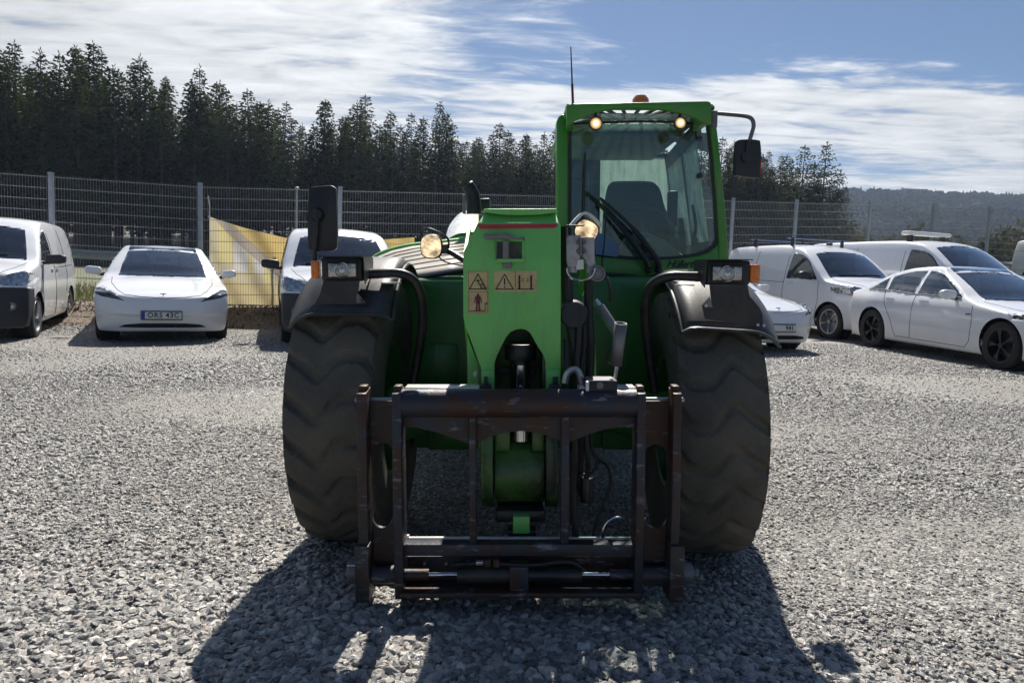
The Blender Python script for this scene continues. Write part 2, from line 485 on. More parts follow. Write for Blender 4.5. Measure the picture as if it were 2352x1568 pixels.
simple('louvre_dark', (0.10, 0.09, 0.08), 0.8)
simple('sunlit_steel', (0.75, 0.74, 0.70), 0.32, metal=0.35, var=0.1, dirt=(0.2, 0.14, 0.09), dirt_amt=0.35, dscale=9)  # pale base colour carries the sun's glare on the tube top and rod

m, t, b, o = new_mat('lamp_lit')
gc = t.new('ShaderNodeTexCoord').outputs['Generated']
sx = t.new('ShaderNodeSeparateXYZ'); t.l.new(gc, sx.inputs[0])
rx_ = t.math('SUBTRACT', sx.outputs[0], 0.5); rz_ = t.math('SUBTRACT', sx.outputs[2], 0.5)
rr_ = t.math('SQRT', t.math('ADD', t.math('MULTIPLY', rx_, rx_), t.math('MULTIPLY', rz_, rz_)))
rib = t.new('ShaderNodeTexWave'); t.put(rib.inputs[0], gc); rib.inputs['Scale'].default_value = 3.5; rib.inputs['Distortion'].default_value = 1.5
t.put(b.inputs['Emission Color'], t.ramp(rr_, [(0.0, (1.0, 0.90, 0.66)), (0.28, (1.0, 0.72, 0.34)), (0.5, (0.75, 0.36, 0.10))]))
t.put(b.inputs['Emission Strength'], t.math('MULTIPLY', t.ramp(rr_, [(0.0, 1.0), (0.25, 0.30), (0.5, 0.10)]), t.math('MULTIPLY_ADD', rib.outputs['Fac'], 2.2, 1.4)))
b.inputs['Base Color'].default_value = (0.6, 0.45, 0.25, 1); b.inputs['Roughness'].default_value = 0.15
# ------------------------------------------------------------------ the ground
rng = np.random.default_rng(7)
random.seed(7)

def bank(x):
    x = min(15, max(-15, x))
    return 0.32 + 0.0175 * (x + 5.6) + 0.045 * max(0, -6 - x) + 0.035 * max(0, x + 1)
def fence_y(x):
    x = min(22, max(-22, x))
    return 14.3 + 0.17 * (x + 6.0) + 0.35 * max(0, x + 1)
def terrain(x, y):
    z = (0.11 + 0.01 * min(12, max(-12, x))) * smooth(5.0, 9.0, y)
    z += bank(x) * smooth(-1.0, 0.0, y - fence_y(x))
    # wooded slope behind the forest edge
    if x < 60: z += 9.0 * smooth(58, 120, y - 0.25 * x) * smooth(60, 34, x) if x > 34 else 9.0 * smooth(58, 120, y - 0.25 * x)
    return z

def nonuni(lo, hi, step0, grow, c=0.0):
    a = [c]; s = step0
    while a[-1] < hi: a.append(a[-1] + s); s *= grow
    b = [c]; s = step0
    while b[-1] > lo: b.append(b[-1] - s); s *= grow
    return sorted(set(b[1:] + a))
gx = nonuni(-900, 900, 0.5, 1.07)
gy = [-30 + 3 * i for i in range(10)] + [0.5 * i for i in range(0, 44)] + nonuni(22, 2400, 1.0, 1.12, 22)[1:]
gy = sorted(set(gy))
vs = [(x, y, terrain(x, y)) for y in gy for x in gx]
nx = len(gx)
fs = [(j * nx + i, j * nx + i + 1, (j + 1) * nx + i + 1, (j + 1) * nx + i) for j in range(len(gy) - 1) for i in range(nx - 1)]
me = bpy.data.meshes.new('ground'); me.from_pydata(vs, [], fs); me.shade_smooth()

m, t, b, o = new_mat('ground')
pos = t.new('ShaderNodeNewGeometry').outputs['Position']
sp = t.new('ShaderNodeSeparateXYZ'); t.l.new(pos, sp.inputs[0])
X_, Y_, Z_ = sp.outputs
big = t.noise(pos, 0.55, 5, 0.6, 0.4)
c1 = t.vor(pos, 42, out='Color'); d1 = t.vor(pos, 42)
c2 = t.vor(pos, 95, out='Color'); d2 = t.vor(pos, 95)
bw = t.new('ShaderNodeRGBToBW'); t.l.new(c1, bw.inputs[0])
bw2 = t.new('ShaderNodeRGBToBW'); t.l.new(c2, bw2.inputs[0])
tone = t.math('ADD', t.math('MULTIPLY', bw.outputs[0], 0.55), t.math('MULTIPLY', bw2.outputs[0], 0.45))
grav = t.ramp(tone, [(0.25, (0.05, 0.05, 0.052)), (0.5, (0.18, 0.175, 0.165)), (0.72, (0.46, 0.44, 0.40))])
dust = t.ramp(t.noise(pos, 90, 3, 0.7), [(0.32, (0.085, 0.08, 0.072)), (0.68, (0.33, 0.31, 0.275))])
dm = t.ramp(t.math('ADD', t.math('MULTIPLY', big, 0.75), t.math('MULTIPLY', t.noise(pos, 9, 4, 0.6), 0.25)), [(0.44, 0.0), (0.62, 0.8)])
gravel_c = t.mix(dm, grav, dust)
# soil, dead leaves and grass along the fence and beyond it
fy = t.math('ADD', t.math('MULTIPLY_ADD', X_, 0.17, 15.32), t.math('MULTIPLY', t.math('MAXIMUM', t.math('ADD', X_, 1.0), 0.0), 0.35))
off = t.math('ADD', t.math('SUBTRACT', Y_, fy), t.math('MULTIPLY', t.math('SUBTRACT', t.noise(pos, 1.3, 4, 0.6), 0.5), 1.4))
soil = t.ramp(t.noise(pos, 24, 6, 0.75), [(0.3, (0.085, 0.058, 0.040)), (0.5, (0.17, 0.125, 0.085)), (0.68, (0.34, 0.27, 0.20))])
grass = t.ramp(t.noise(pos, 14, 6, 0.75), [(0.3, (0.055, 0.07, 0.02)), (0.55, (0.12, 0.13, 0.045)), (0.75, (0.24, 0.22, 0.10))])
fs1 = t.ramp(t.math('MULTIPLY_ADD', off, 0.5, 1.0, clamp=True), [(0.35, 0.0), (0.5, 1.0)])
fs2 = t.ramp(t.math('MULTIPLY_ADD', off, 0.25, 0.5, clamp=True), [(0.50, 0.0), (0.62, 1.0)])
c = t.mix(fs1, gravel_c, soil); c = t.mix(fs2, c, grass)
wood = t.ramp(t.noise(pos, 0.6, 6, 0.75), [(0.35, (0.030, 0.024, 0.018)), (0.65, (0.085, 0.066, 0.048))])
c = t.mix(t.math('MULTIPLY', t.math('SUBTRACT', Y_, 36.0), 0.4, clamp=True), c, wood)
t.put(b.inputs['Base Color'], c); b.inputs['Roughness'].default_value = 0.62
b.inputs['Specular IOR Level'].default_value = 0.5
hgt = t.math('ADD', t.math('MULTIPLY', t.math('SUBTRACT', 1.0, d1), 0.6), t.math('MULTIPLY', t.math('SUBTRACT', 1.0, d2), 0.25))
hgt = t.math('ADD', hgt, t.math('MULTIPLY', bw.outputs[0], 0.5))
t.put(b.inputs['Normal'], t.bump(hgt, 0.85, 0.022))
ground = tag(link('ground', me, m), 'grey gravel yard with a bank of soil and grass', None, None, 'structure')

# ------------------------------------------------------------------ loose stones of the gravel, instanced in one object
m, t, b, o = new_mat('stone')
rnd = t.new('ShaderNodeObjectInfo').outputs['Random']
tc = t.new('ShaderNodeTexCoord').outputs['Object']
base = t.ramp(rnd, [(0.0, (0.08, 0.08, 0.08)), (0.25, (0.16, 0.157, 0.148)), (0.5, (0.30, 0.29, 0.27)), (0.8, (0.50, 0.475, 0.43)), (0.9, (0.42, 0.34, 0.29)), (1.0, (0.72, 0.70, 0.64))])
c = t.mix(t.math('MULTIPLY', t.noise(tc, 2.2, 5, 0.7), 0.7), base, t.mix(0.5, base, (0.30, 0.29, 0.27)))
c = t.mix(t.ramp(t.noise(tc, 7, 4, 0.7), [(0.5, 0.0), (0.75, 0.5)]), c, (0.10, 0.10, 0.105))
t.put(b.inputs['Base Color'], c); b.inputs['Roughness'].default_value = 0.33; b.inputs['Specular IOR Level'].default_value = 1.0
t.put(b.inputs['Normal'], t.bump(t.noise(tc, 5, 5, 0.7), 0.35, 0.08))

def scatter(y0, y1, dens, smin, smax, margin):
    n_try = int((y1 - y0) * 2 * (0.72 * y1 + margin) * dens)
    ys = rng.uniform(y0, y1, n_try); xs = rng.uniform(-1, 1, n_try) * (0.72 * y1 + margin)
    keep = np.abs(xs) < 0.72 * ys + margin
    ys = ys[keep]; xs = xs[keep]
    s = smin * (smax / smin) ** (rng.random(len(xs)) ** 2.0)
    return xs, ys, s
def cloudy(xs, ys, k, seed):
    r = np.random.default_rng(seed); v = np.zeros(len(xs))
    for i in range(9):
        a = r.uniform(0, 2 * np.pi); f = k * r.uniform(0.6, 2.4)
        v += np.sin((xs * np.cos(a) + ys * np.sin(a)) * f + r.uniform(0, 6.28)) / 9
    return v
parts = [scatter(1.6, 2.9, 11500, 0.0036, 0.0160, 0.5), scatter(2.9, 4.6, 8000, 0.0038, 0.0130, 0.6), scatter(4.6, 7.5, 3200, 0.0052, 0.0145, 0.7), scatter(7.5, 13.5, 900, 0.008, 0.018, 0.6)]
xs = np.concatenate([p[0] for p in parts]); ys = np.concatenate([p[1] for p in parts]); ss = np.concatenate([p[2] for p in parts])
cl_ = cloudy(xs * 0.55, ys * 1.3, 1.6, 3)
keep = rng.random(len(xs)) < np.clip(1.0 + 3.0 * (cl_ + 0.03), 0.30, 1.0)
xs, ys, ss, cl_ = xs[keep], ys[keep], ss[keep], cl_[keep]
ss = ss * np.clip(1.0 + 0.9 * cl_, 0.7, 1.4) * np.clip(1.12 - 0.07 * (ys - 1.8), 0.85, 1.12)
zt = (0.11 + 0.01 * np.clip(xs, -12, 12)) * (lambda q_: q_ * q_ * (3 - 2 * q_))(np.clip((ys - 5) / 4, 0, 1))
zs = zt + ss * rng.uniform(0.0, 0.5, len(ss))
me = bpy.data.meshes.new('gravel'); me.vertices.add(len(xs))
me.vertices.foreach_set('co', np.stack([xs, ys, zs], 1).ravel())
a = me.attributes.new('sc', 'FLOAT_VECTOR', 'POINT')
a.data.foreach_set('vector', (ss[:, None] * np.stack([rng.uniform(0.9, 1.45, len(ss)), rng.uniform(0.75, 1.1, len(ss)), rng.uniform(0.38, 0.75, len(ss))], 1)).ravel())
a = me.attributes.new('ro', 'FLOAT_VECTOR', 'POINT')
a.data.foreach_set('vector', np.stack([rng.normal(0, 0.28, len(ss)), rng.normal(0, 0.28, len(ss)), rng.uniform(0, 6.28, len(ss))], 1).ravel())
gravel = link('gravel', me); tag(gravel, 'loose grey crushed stones covering the yard', None, None, 'stuff')
ng = bpy.data.node_groups.new('stones', 'GeometryNodeTree')
ng.interface.new_socket('Geometry', in_out='INPUT', socket_type='NodeSocketGeometry')
ng.interface.new_socket('Geometry', in_out='OUTPUT', socket_type='NodeSocketGeometry')
N = ng.nodes; L = ng.links
gi = N.new('NodeGroupInput'); go = N.new('NodeGroupOutput')
g2i = N.new('GeometryNodeGeometryToInstance')
for k in range(7):
    ico = N.new('GeometryNodeMeshIcoSphere'); ico.inputs['Radius'].default_value = 1.0; ico.inputs['Subdivisions'].default_value = 2
    p = N.new('GeometryNodeInputPosition')
    ad = N.new('ShaderNodeVectorMath'); ad.operation = 'ADD'; ad.inputs[1].default_value = (k * 7.3, k * 3.1, -k * 5.7)
    L.new(p.outputs[0], ad.inputs[0])
    nz = N.new('ShaderNodeTexNoise'); nz.inputs['Scale'].default_value = 0.95; nz.inputs['Detail'].default_value = 1.5
    L.new(ad.outputs[0], nz.inputs['Vector'])
    sb = N.new('ShaderNodeVectorMath'); sb.operation = 'SUBTRACT'; sb.inputs[1].default_value = (0.5, 0.5, 0.5)
    L.new(nz.outputs['Color'], sb.inputs[0])
    scn = N.new('ShaderNodeVectorMath'); scn.operation = 'SCALE'; scn.inputs[3].default_value = 1.9
    L.new(sb.outputs[0], scn.inputs[0])
    sp_ = N.new('GeometryNodeSetPosition'); L.new(ico.outputs['Mesh'], sp_.inputs['Geometry']); L.new(scn.outputs[0], sp_.inputs['Offset'])
    sm = N.new('GeometryNodeSetMaterial'); sm.inputs['Material'].default_value = MAT['stone']
    L.new(sp_.outputs[0], sm.inputs['Geometry']); L.new(sm.outputs[0], g2i.inputs[0])
iop = N.new('GeometryNodeInstanceOnPoints'); iop.inputs['Pick Instance'].default_value = True
m2p = N.new('GeometryNodeMeshToPoints')
L.new(gi.outputs[0], m2p.inputs[0]); L.new(m2p.outputs[0], iop.inputs['Points']); L.new(g2i.outputs[0], iop.inputs['Instance'])
ri = N.new('FunctionNodeRandomValue'); ri.data_type = 'INT'
for s_ in ri.inputs:
    if s_.type == 'INT' and s_.name == 'Min': s_.default_value = 0
    if s_.type == 'INT' and s_.name == 'Max': s_.default_value = 6
L.new([q_ for q_ in ri.outputs if q_.type == 'INT'][0], iop.inputs['Instance Index'])
for nm, sock in (('sc', 'Scale'), ('ro', 'Rotation')):
    na = N.new('GeometryNodeInputNamedAttribute'); na.data_type = 'FLOAT_VECTOR'; na.inputs['Name'].default_value = nm
    L.new(na.outputs['Attribute'], iop.inputs[sock])
L.new(iop.outputs[0], go.inputs[0])
md = gravel.modifiers.new('stones', 'NODES'); md.node_group = ng
gravel.data.materials.append(MAT['stone'])

# ------------------------------------------------------------------ grass and dead stems by the fence
def blades(name, region, n, h0, h1, w_, mat, label, lean=0.35):
    vs = np.zeros((n * 3, 3)); k = 0
    for i in range(n):
        x, y = region()
        z = terrain(x, y) - 0.01; hh = random.uniform(h0, h1) * random.uniform(0.5, 1); a = random.uniform(0, math.pi)
        ww = w_ * random.uniform(0.5, 1.3)
        vs[k] = (x - ww * math.cos(a), y - ww * math.sin(a), z); vs[k + 1] = (x + ww * math.cos(a), y + ww * math.sin(a), z)
        vs[k + 2] = (x + random.gauss(0, lean) * hh, y + random.gauss(0, lean) * hh, z + hh); k += 3
    me = bpy.data.meshes.new(name)
    me.from_pydata([tuple(v) for v in vs], [], [(3 * i, 3 * i + 1, 3 * i + 2) for i in range(n)])
    return tag(link(name, me, mat), label, None, None, 'stuff')
def leafmat(name, stops, trans=0.3, scale=3.0):
    m, t, b, o = new_mat(name)
    ri = t.new('ShaderNodeObjectInfo').outputs['Random']
    pos = t.new('ShaderNodeNewGeometry').outputs['Position']
    n = t.noise(pos, scale, 4, 0.65)
    f = t.math('ADD', t.math('MULTIPLY', n, 0.75), t.math('MULTIPLY', ri, 0.25))
    c = t.ramp(f, stops)
    t.n.remove(b)
    df = t.new('ShaderNodeBsdfDiffuse'); tl = t.new('ShaderNodeBsdfTranslucent'); mx = t.new('ShaderNodeMixShader')
    t.put(df.inputs[0], c); t.put(tl.inputs[0], c); mx.inputs[0].default_value = trans
    t.l.new(df.outputs[0], mx.inputs[1]); t.l.new(tl.outputs[0], mx.inputs[2]); t.l.new(mx.outputs[0], o.inputs[0])
    return m
leafmat('grass_blade', [(0.3, (0.045, 0.065, 0.018)), (0.5, (0.11, 0.13, 0.04)), (0.7, (0.26, 0.23, 0.11))], 0.35, 2.0)
leafmat('dead_stem', [(0.3, (0.10, 0.07, 0.05)), (0.7, (0.34, 0.26, 0.18))], 0.2, 6.0)
def reg_grass():
    x = random.uniform(-16, 16); return x, fence_y(x) + 0.25 + abs(random.gauss(0, 2.6))
def reg_stem():
    x = random.uniform(-16, 16); return x, fence_y(x) + random.uniform(-1.2, 0.6)
blades('grass', reg_grass, 26000, 0.06, 0.30, 0.012, MAT['grass_blade'], 'rough green and straw coloured grass behind the fence')
blades('dry_litter', reg_stem, 14000, 0.015, 0.08, 0.022, MAT['dead_stem'], 'brown dead leaves and stems along the foot of the fence', 1.2)

# ------------------------------------------------------------------ mesh fence with posts
fence = empty('mesh_fence', (-6.0, fence_y(-6.0), terrain(-6.0, fence_y(-6.0))), 0, 'long grey steel mesh fence with square posts running behind the parked cars', 'fence')
FX = [-18.8, -16.3, -13.7, -11.1, -8.57, -6.0, -3.43, -0.95, 1.3, 3.4, 5.4, 7.35, 9.9, 12.4, 14.9, 17.4, 19.9]
FH = 2.33
fo = Vector(fence.location)
def fbase(x):
    return 0.11 + 0.01 * min(12, max(-12, x)) + bank(x) - 0.02
for x in FX:
    y = fence_y(x); z = fbase(x)
    MB().box(x - 0.035, x + 0.035, y - 0.05, y + 0.03, z - 0.05, z + FH + 0.05).box(x - 0.038, x + 0.038, y - 0.053, y + 0.033, z + FH + 0.05, z + FH + 0.06).build('fence_post', MAT['galvanised'], fence, org=fo)
for a_, b_ in zip(FX[:-1], FX[1:]):
    A = Vector((a_ + 0.05, fence_y(a_ + 0.05) - 0.06, fbase(a_))); B = Vector((b_ - 0.05, fence_y(b_ - 0.05) - 0.06, fbase(b_)))
    mb = MB()
    def bar(p, q, r):
        d = (q - p).normalized(); u = Vector((0, 1, 0)) * r; v = d.cross(Vector((0, 1, 0))).normalized() * r
        mb.add([p + u, p + v, p - u, p - v, q + u, q + v, q - u, q - v], [(0, 1, 5, 4), (1, 2, 6, 5), (2, 3, 7, 6), (3, 0, 4, 7)])
    D = B - A; n = max(2, round(D.length / 0.05))
    for k in range(n + 1):
        p = A + D * (k / n); bar(p + Vector((0, 0, 0.03)), p + Vector((0, 0, FH)), 0.0030)
    for k in range(12):
        h = 0.06 + k * (FH - 0.09) / 11
        for s_ in (-0.009, 0.009):
            bar(A + Vector((0, s_, h)), B + Vector((0, s_, h)), 0.0048)
    tag(mb.build('wire_panel', MAT['wire_grey'], fence, org=fo), kind='stuff')

# slim pole behind the fence
p = Wd(682, 432, 16.0)
MB().cyl((p.x, p.y, terrain(p.x, p.y) - 0.1), (p.x, p.y, p.z), 0.025, n=10).sphere((p.x, p.y, p.z), (0.05, 0.05, 0.03), 10, 6).build('metal_pole', MAT['galvanised'])
tag(bpy.data.objects['metal_pole'], 'slim grey pole with a cap standing behind the fence above the banner', 'pole')

# ------------------------------------------------------------------ banner tied behind the fence
def banner_pt(u, v):
    px = 481 + u * (952 - 481)
    top = np.interp(px, [481, 560, 655, 760, 868, 952], [498, 523, 546, 556, 551, 545])
    bot = np.interp(px, [481, 655, 952], [697, 701, 712])
    x0 = (px - PW / 2) / F * 14.8
    Y = fence_y(x0) + 0.12 + 0.05 * math.sin(u * 19 + v * 3) * (0.3 + v) + 0.03 * math.sin(u * 43 + v * 9)
    return Wd(px, bot + (top - bot) * v, Y)
NU, NV = 90, 30
vs = [banner_pt(i / NU, j / NV) for j in range(NV + 1) for i in range(NU + 1)]
b0 = Vector(vs[0])
me = bpy.data.meshes.new('banner')
me.from_pydata([tuple(v - b0) for v in vs], [], [(j * (NU + 1) + i, j * (NU + 1) + i + 1, (j + 1) * (NU + 1) + i + 1, (j + 1) * (NU + 1) + i) for j in range(NV) for i in range(NU)])
me.shade_smooth()
uv = me.uv_layers.new(name='UVMap')
vi = np.zeros(len(me.loops), dtype=np.int32); me.loops.foreach_get('vertex_index', vi)
uv.data.foreach_set('uv', np.stack([(vi % (NU + 1)) / NU, (vi // (NU + 1)) / NV], 1).ravel())
m, t, b, o = new_mat('banner_cloth')
t.n.remove(b)
uvn = t.new('ShaderNodeTexCoord').outputs['UV']; su = t.new('ShaderNodeSeparateXYZ'); t.l.new(uvn, su.inputs[0])
U, V = su.outputs[0], su.outputs[1]
nn = t.noise(uvn, 7, 5, 0.6)
cream = t.mix(nn, (0.44, 0.39, 0.26), (0.55, 0.50, 0.37))
yel = (0.56, 0.42, 0.17); grey = (0.30, 0.26, 0.28); whit = (0.55, 0.54, 0.53)
def band(v, lo, hi): return t.math('MULTIPLY', t.math('GREATER_THAN', v, lo), t.math('LESS_THAN', v, hi))
lit = t.math('ADD', V, t.math('MULTIPLY', U, 0.2))
col = t.mix(t.math('MULTIPLY', band(V, 0.42, 0.80), t.math('GREATER_THAN', U, 0.12)), cream, whit)
# big pale letters read from behind: an upright, bars and a bowl
for (u0, u1, v0, v1) in ((0.04, 0.11, 0.50, 0.95), (0.185, 0.215, 0.35, 0.86), (0.265, 0.30, 0.30, 0.80), (0.34, 0.37, 0.34, 0.76)):
    col = t.mix(t.math('MULTIPLY', t.math('MULTIPLY', band(U, u0, u1), band(V, v0, v1)), 0.75), col, (0.60, 0.52, 0.24))
diag = t.math('ADD', V, t.math('MULTIPLY', U, 1.9))
col = t.mix(t.math('MULTIPLY', t.math('GREATER_THAN', diag, 1.22), t.math('GREATER_THAN', V, 0.32)), col, yel)
col = t.mix(t.math('MULTIPLY', band(diag, 1.04, 1.22), 0.85), col, (0.36, 0.31, 0.27))
col = t.mix(t.math('LESS_THAN', V, 0.28), col, (0.50, 0.42, 0.24))
col = t.mix(t.math('MULTIPLY', band(t.math('SUBTRACT', V, t.math('MULTIPLY', U, 0.6)), 0.18, 0.3), t.math('GREATER_THAN', U, 0.87)), col, grey)
df = t.new('ShaderNodeBsdfDiffuse'); tl = t.new('ShaderNodeBsdfTranslucent'); mx = t.new('ShaderNodeMixShader')
t.put(df.inputs[0], col); t.put(tl.inputs[0], col); mx.inputs[0].default_value = 0.55
t.l.new(df.outputs[0], mx.inputs[1]); t.l.new(tl.outputs[0], mx.inputs[2]); t.l.new(mx.outputs[0], o.inputs[0])
ban = tag(link('banner', me, m, None, b0), 'sagging yellow and cream cloth banner tied behind the mesh fence', 'banner')
p0 = Wd(481, 498, fence_y(-5.9) + 0.02); p1 = Wd(478, 450, fence_y(-5.9) - 0.05)
MB().tube([p0, (p0 + p1) / 2 + Vector((0.02, 0, 0)), p1], 0.013, 6).sphere(p0, 0.03, 8, 6).build('tie_rope', MAT['rope_white'], ban, org=b0)

# ------------------------------------------------------------------ guard rail of the road behind the fence
gr = empty('guard_rail', (-14, 25, terrain(-14, 25)), 0, 'low grey steel guard rail along the road behind the fence', 'guard rail')
go_ = Vector(gr.location)
pts = [(x, 25 + 0.17 * (x + 14)) for x in np.arange(-40, 40, 4.0)]
mb = MB(); prof = [(0, 0.62), (-0.06, 0.68), (0, 0.75), (0, 0.79), (-0.06, 0.86), (0, 0.93)]
for i, (x, y) in enumerate(pts):
    z = terrain(x, y)
    mb.v += [Vector((x, y + a, z + h)) for a, h in prof]
    if i:
        n = len(prof)
        mb.f += [((i - 1) * n + k, (i - 1) * n + k + 1, i * n + k + 1, i * n + k) for k in range(n - 1)]
mb.build('rail', MAT['galvanised'], gr, org=go_)
for x, y in pts:
    z = terrain(x, y); MB().box(x - 0.05, x + 0.05, y + 0.02, y + 0.12, z - 0.1, z + 0.9).build('rail_post', MAT['galvanised'], gr, org=go_)

# ------------------------------------------------------------------ spruces
leafmat('spruce_needles', [(0.25, (0.022, 0.034, 0.010)), (0.5, (0.048, 0.064, 0.018)), (0.8, (0.105, 0.115, 0.036))], 0.28, 0.9)
def spruce(hh, rad, seed, bare=0.22, dens=1.0, ragged=0.3):
    r = random.Random(seed); vs = []; fs = []
    h = hh * bare
    def quad(c, d, L_, W_):
        d = d.normalized(); s_ = d.cross(Vector((r.gauss(0, 0.5), r.gauss(0, 0.5), 1))).normalized()
        n = len(vs)
        vs.extend([c - s_ * W_ * 0.5, c + d * L_ * 0.55 - s_ * W_ * 0.65, c + d * L_, c + d * L_ * 0.5 + s_ * W_ * 0.6])
        fs.append((n, n + 1, n + 2, n + 3))
    while h < hh * 0.985:
        u = (h / hh - bare) / (1 - bare)
        prof = (1 - u) ** 0.75 * (1.0 if u > 0.12 else 0.55 + u * 3.7)
        nb = max(4, int((8 if u < 0.8 else 6) * dens + r.random()))
        a0 = r.uniform(0, 6.28)
        for k in range(nb):
            if r.random() < 0.10: continue
            a = a0 + 6.283 * k / nb + r.gauss(0, 0.25)
            Lb = rad * prof * r.uniform(1 - ragged, 1 + ragged) + 0.12
            droop = -0.30 * (1 - u) + 0.25 * u + r.gauss(0, 0.08)
            out_ = Vector((math.cos(a), math.sin(a), 0))
            steps = max(2, int(Lb / 0.26))
            for s_ in range(steps):
                q_ = (s_ + 0.4 + r.random() * 0.5) / steps
                if q_ < 0.12 and u < 0.8: continue
                c = Vector((0, 0, h)) + out_ * Lb * q_ + Vector((0, 0, Lb * (droop * q_ + 0.22 * q_ * q_)))
                for _ in range(3 if q_ > 0.25 else 2):
                    side_ = Vector((-out_.y, out_.x, 0)) * r.uniform(-1, 1)
                    d = out_ * r.uniform(0.4, 1) + side_ * 0.9 + Vector((0, 0, r.uniform(-0.75, 0.15)))
                    quad(c + side_ * 0.06, d, r.uniform(0.24, 0.46) * (0.6 + 0.4 * prof), r.uniform(0.07, 0.15))
        h += r.uniform(0.17, 0.27) * hh / 13
    for _ in range(9):
        quad(Vector((0, 0, hh * r.uniform(0.95, 0.995))), Vector((r.gauss(0, 0.4), r.gauss(0, 0.4), 1)), r.uniform(0.2, 0.4), 0.06)
    cm = bpy.data.meshes.new('crown'); cm.from_pydata([tuple(v) for v in vs], [], fs); cm.materials.append(MAT['spruce_needles'])
    tb = MB(); lean = Vector((r.gauss(0, 0.06), r.gauss(0, 0.06), 0))
    tb.tube([Vector((0, 0, -0.3)), Vector((0, 0, hh * 0.3)) + lean, Vector((0, 0, hh * 0.7)) + lean, Vector((0, 0, hh * 0.99))], [0.17, 0.13, 0.07, 0.012], 7)
    hb = 0.9
    while hb < hh * (bare + 0.25):      # dead lower twigs
        a = r.uniform(0, 6.28); Lb = r.uniform(0.4, 1.3)
        p0 = Vector((0, 0, hb)); tb.tube([p0, p0 + Vector((math.cos(a) * Lb, math.sin(a) * Lb, r.uniform(-0.25, 0.1)))], [0.016, 0.006], 3, cap=False)
        hb += r.uniform(0.06, 0.2)
    tm = tb.mesh('trunk'); tm.materials.append(MAT['bark'])
    return cm, tm
SPR = [spruce(13.5, 1.9, 1), spruce(13.5, 1.65, 2, ragged=0.4), spruce(13.5, 2.1, 3, 0.26), spruce(13.5, 1.5, 4, 0.2, 0.9, 0.45), spruce(13.5, 1.8, 5, 0.3, 1.1), spruce(13.5, 2.0, 6, 0.18, 0.9, 0.4), spruce(13.5, 1.6, 7, 0.24)]
SPARSE = [spruce(12.5, 2.6, 21, 0.16, 0.85, 0.45), spruce(12.5, 2.3, 22, 0.16, 0.85, 0.5), spruce(12.5, 2.9, 23, 0.10, 0.9, 0.45)]
def plant_tree(x, y, hh, var, label, group, base=13.5):
    o = empty('spruce_tree', (x, y, terrain(x, y) - 0.05), random.uniform(0, 6.28), label, 'tree', group)
    s_ = hh / base; wv = s_ * random.uniform(0.9, 1.2); o.scale = (wv, wv * random.uniform(0.9, 1.1), s_)
    link('crown', var[0], None, o); link('trunk', var[1], None, o)
    return o
# outline of the forest: pixel column -> (distance, pixel row of the tops)
FL = [(-420, 40, 75), (-200, 42, 95), (0, 45, 125), (140, 48, 140), (300, 51, 165), (450, 55, 215), (600, 58, 245), (700, 60, 290), (770, 61, 262), (900, 63, 285), (1050, 66, 300), (1150, 68, 315), (1280, 69, 322), (1400, 69, 330), (1560, 69, 335), (1700, 68, 352), (1790, 67, 372), (1850, 66, 372)]
fpx = [f[0] for f in FL]; fD = [f[1] for f in FL]; fT = [f[2] for f in FL]
px = -420.0; k = 0
while px < 1800:
    D0 = float(np.interp(px, fpx, fD)); T0 = float(np.interp(px, fpx, fT))
    stepm = 1.75
    for row in range(7):
        D = D0 + (row * 2.2 if row < 5 else row * 3.4) + random.uniform(-0.8, 0.8); q_ = px + random.uniform(-0.35, 0.35) * stepm * F / D + (row % 2) * 0.5 * stepm * F / D0
        topy = T0 + random.gauss(0, 26) + (0 if row < 2 else row * 5) + (0 if random.random() > 0.25 else -14)
        p = Wd(q_, topy, D); hh = p.z - terrain(p.x, p.y)
        zones = [(0, 'beyond the left edge of the yard'), (120, 'above the roof of the leftmost van'), (300, 'above the gap between the leftmost van and the saloon'), (480, 'above the saloon with plate ORS 43C'), (650, 'above the sagging banner'),
            (790, 'above the tall rectangular mirror'), (960, 'between the rectangular mirror and the exhaust'), (1110, 'above the exhaust pipe'), (1290, 'above the boom head beside the cab'), (1480, 'behind the left half of the cab'), (9999, 'behind the right half of the cab')]
        zn = [z_ for lim, z_ in zones if q_ < lim][0]
        rw_ = 'front' if row < 2 else ('inner' if row < 5 else 'rearmost')
        lab = 'dark spruce, %s rows, ' % rw_ + zn
        zone = rw_ + ' rows, ' + zn
        plant_tree(p.x, p.y, hh, SPR[random.randrange(7)], lab, 'forest spruces, ' + zone)
    px += stepm * F / D0 * random.uniform(0.8, 1.2); k += 1
for q_, topy, D, v, lab in ((1690, 345, 66, 3, 'slender spruce just right of the green cab beside the round mirror'), (1735, 352, 67, 1, 'spruce half hidden behind the black mirror on the right'),
        (1775, 378, 66, 6, 'short spruce just right of the black mirror'), (1815, 372, 69, 0, 'low spruce between the mirror and the three tall ones at the end'), (1832, 385, 68, 2, 'lowest spruce in the group near the forest end')):
    p = Wd(q_, topy, D); plant_tree(p.x, p.y, p.z - terrain(p.x, p.y), SPR[v], lab, 'spruces near the forest end')
for q_, topy, D, v, lab in ((1850, 332, 66, 0, 'open spruce third from the right end of the forest'), (1900, 326, 66, 1, 'tallest open spruce at the right end of the forest'),
        (1932, 392, 64, 2, 'outermost spruce with long drooping boughs at the right end of the forest'), (1872, 372, 63, 2, 'thin spruce between the two tall open ones')):
    p = Wd(q_, topy, D); plant_tree(p.x, p.y, p.z - terrain(p.x, p.y), SPARSE[v], lab, 'spruces near the forest end', 12.5)

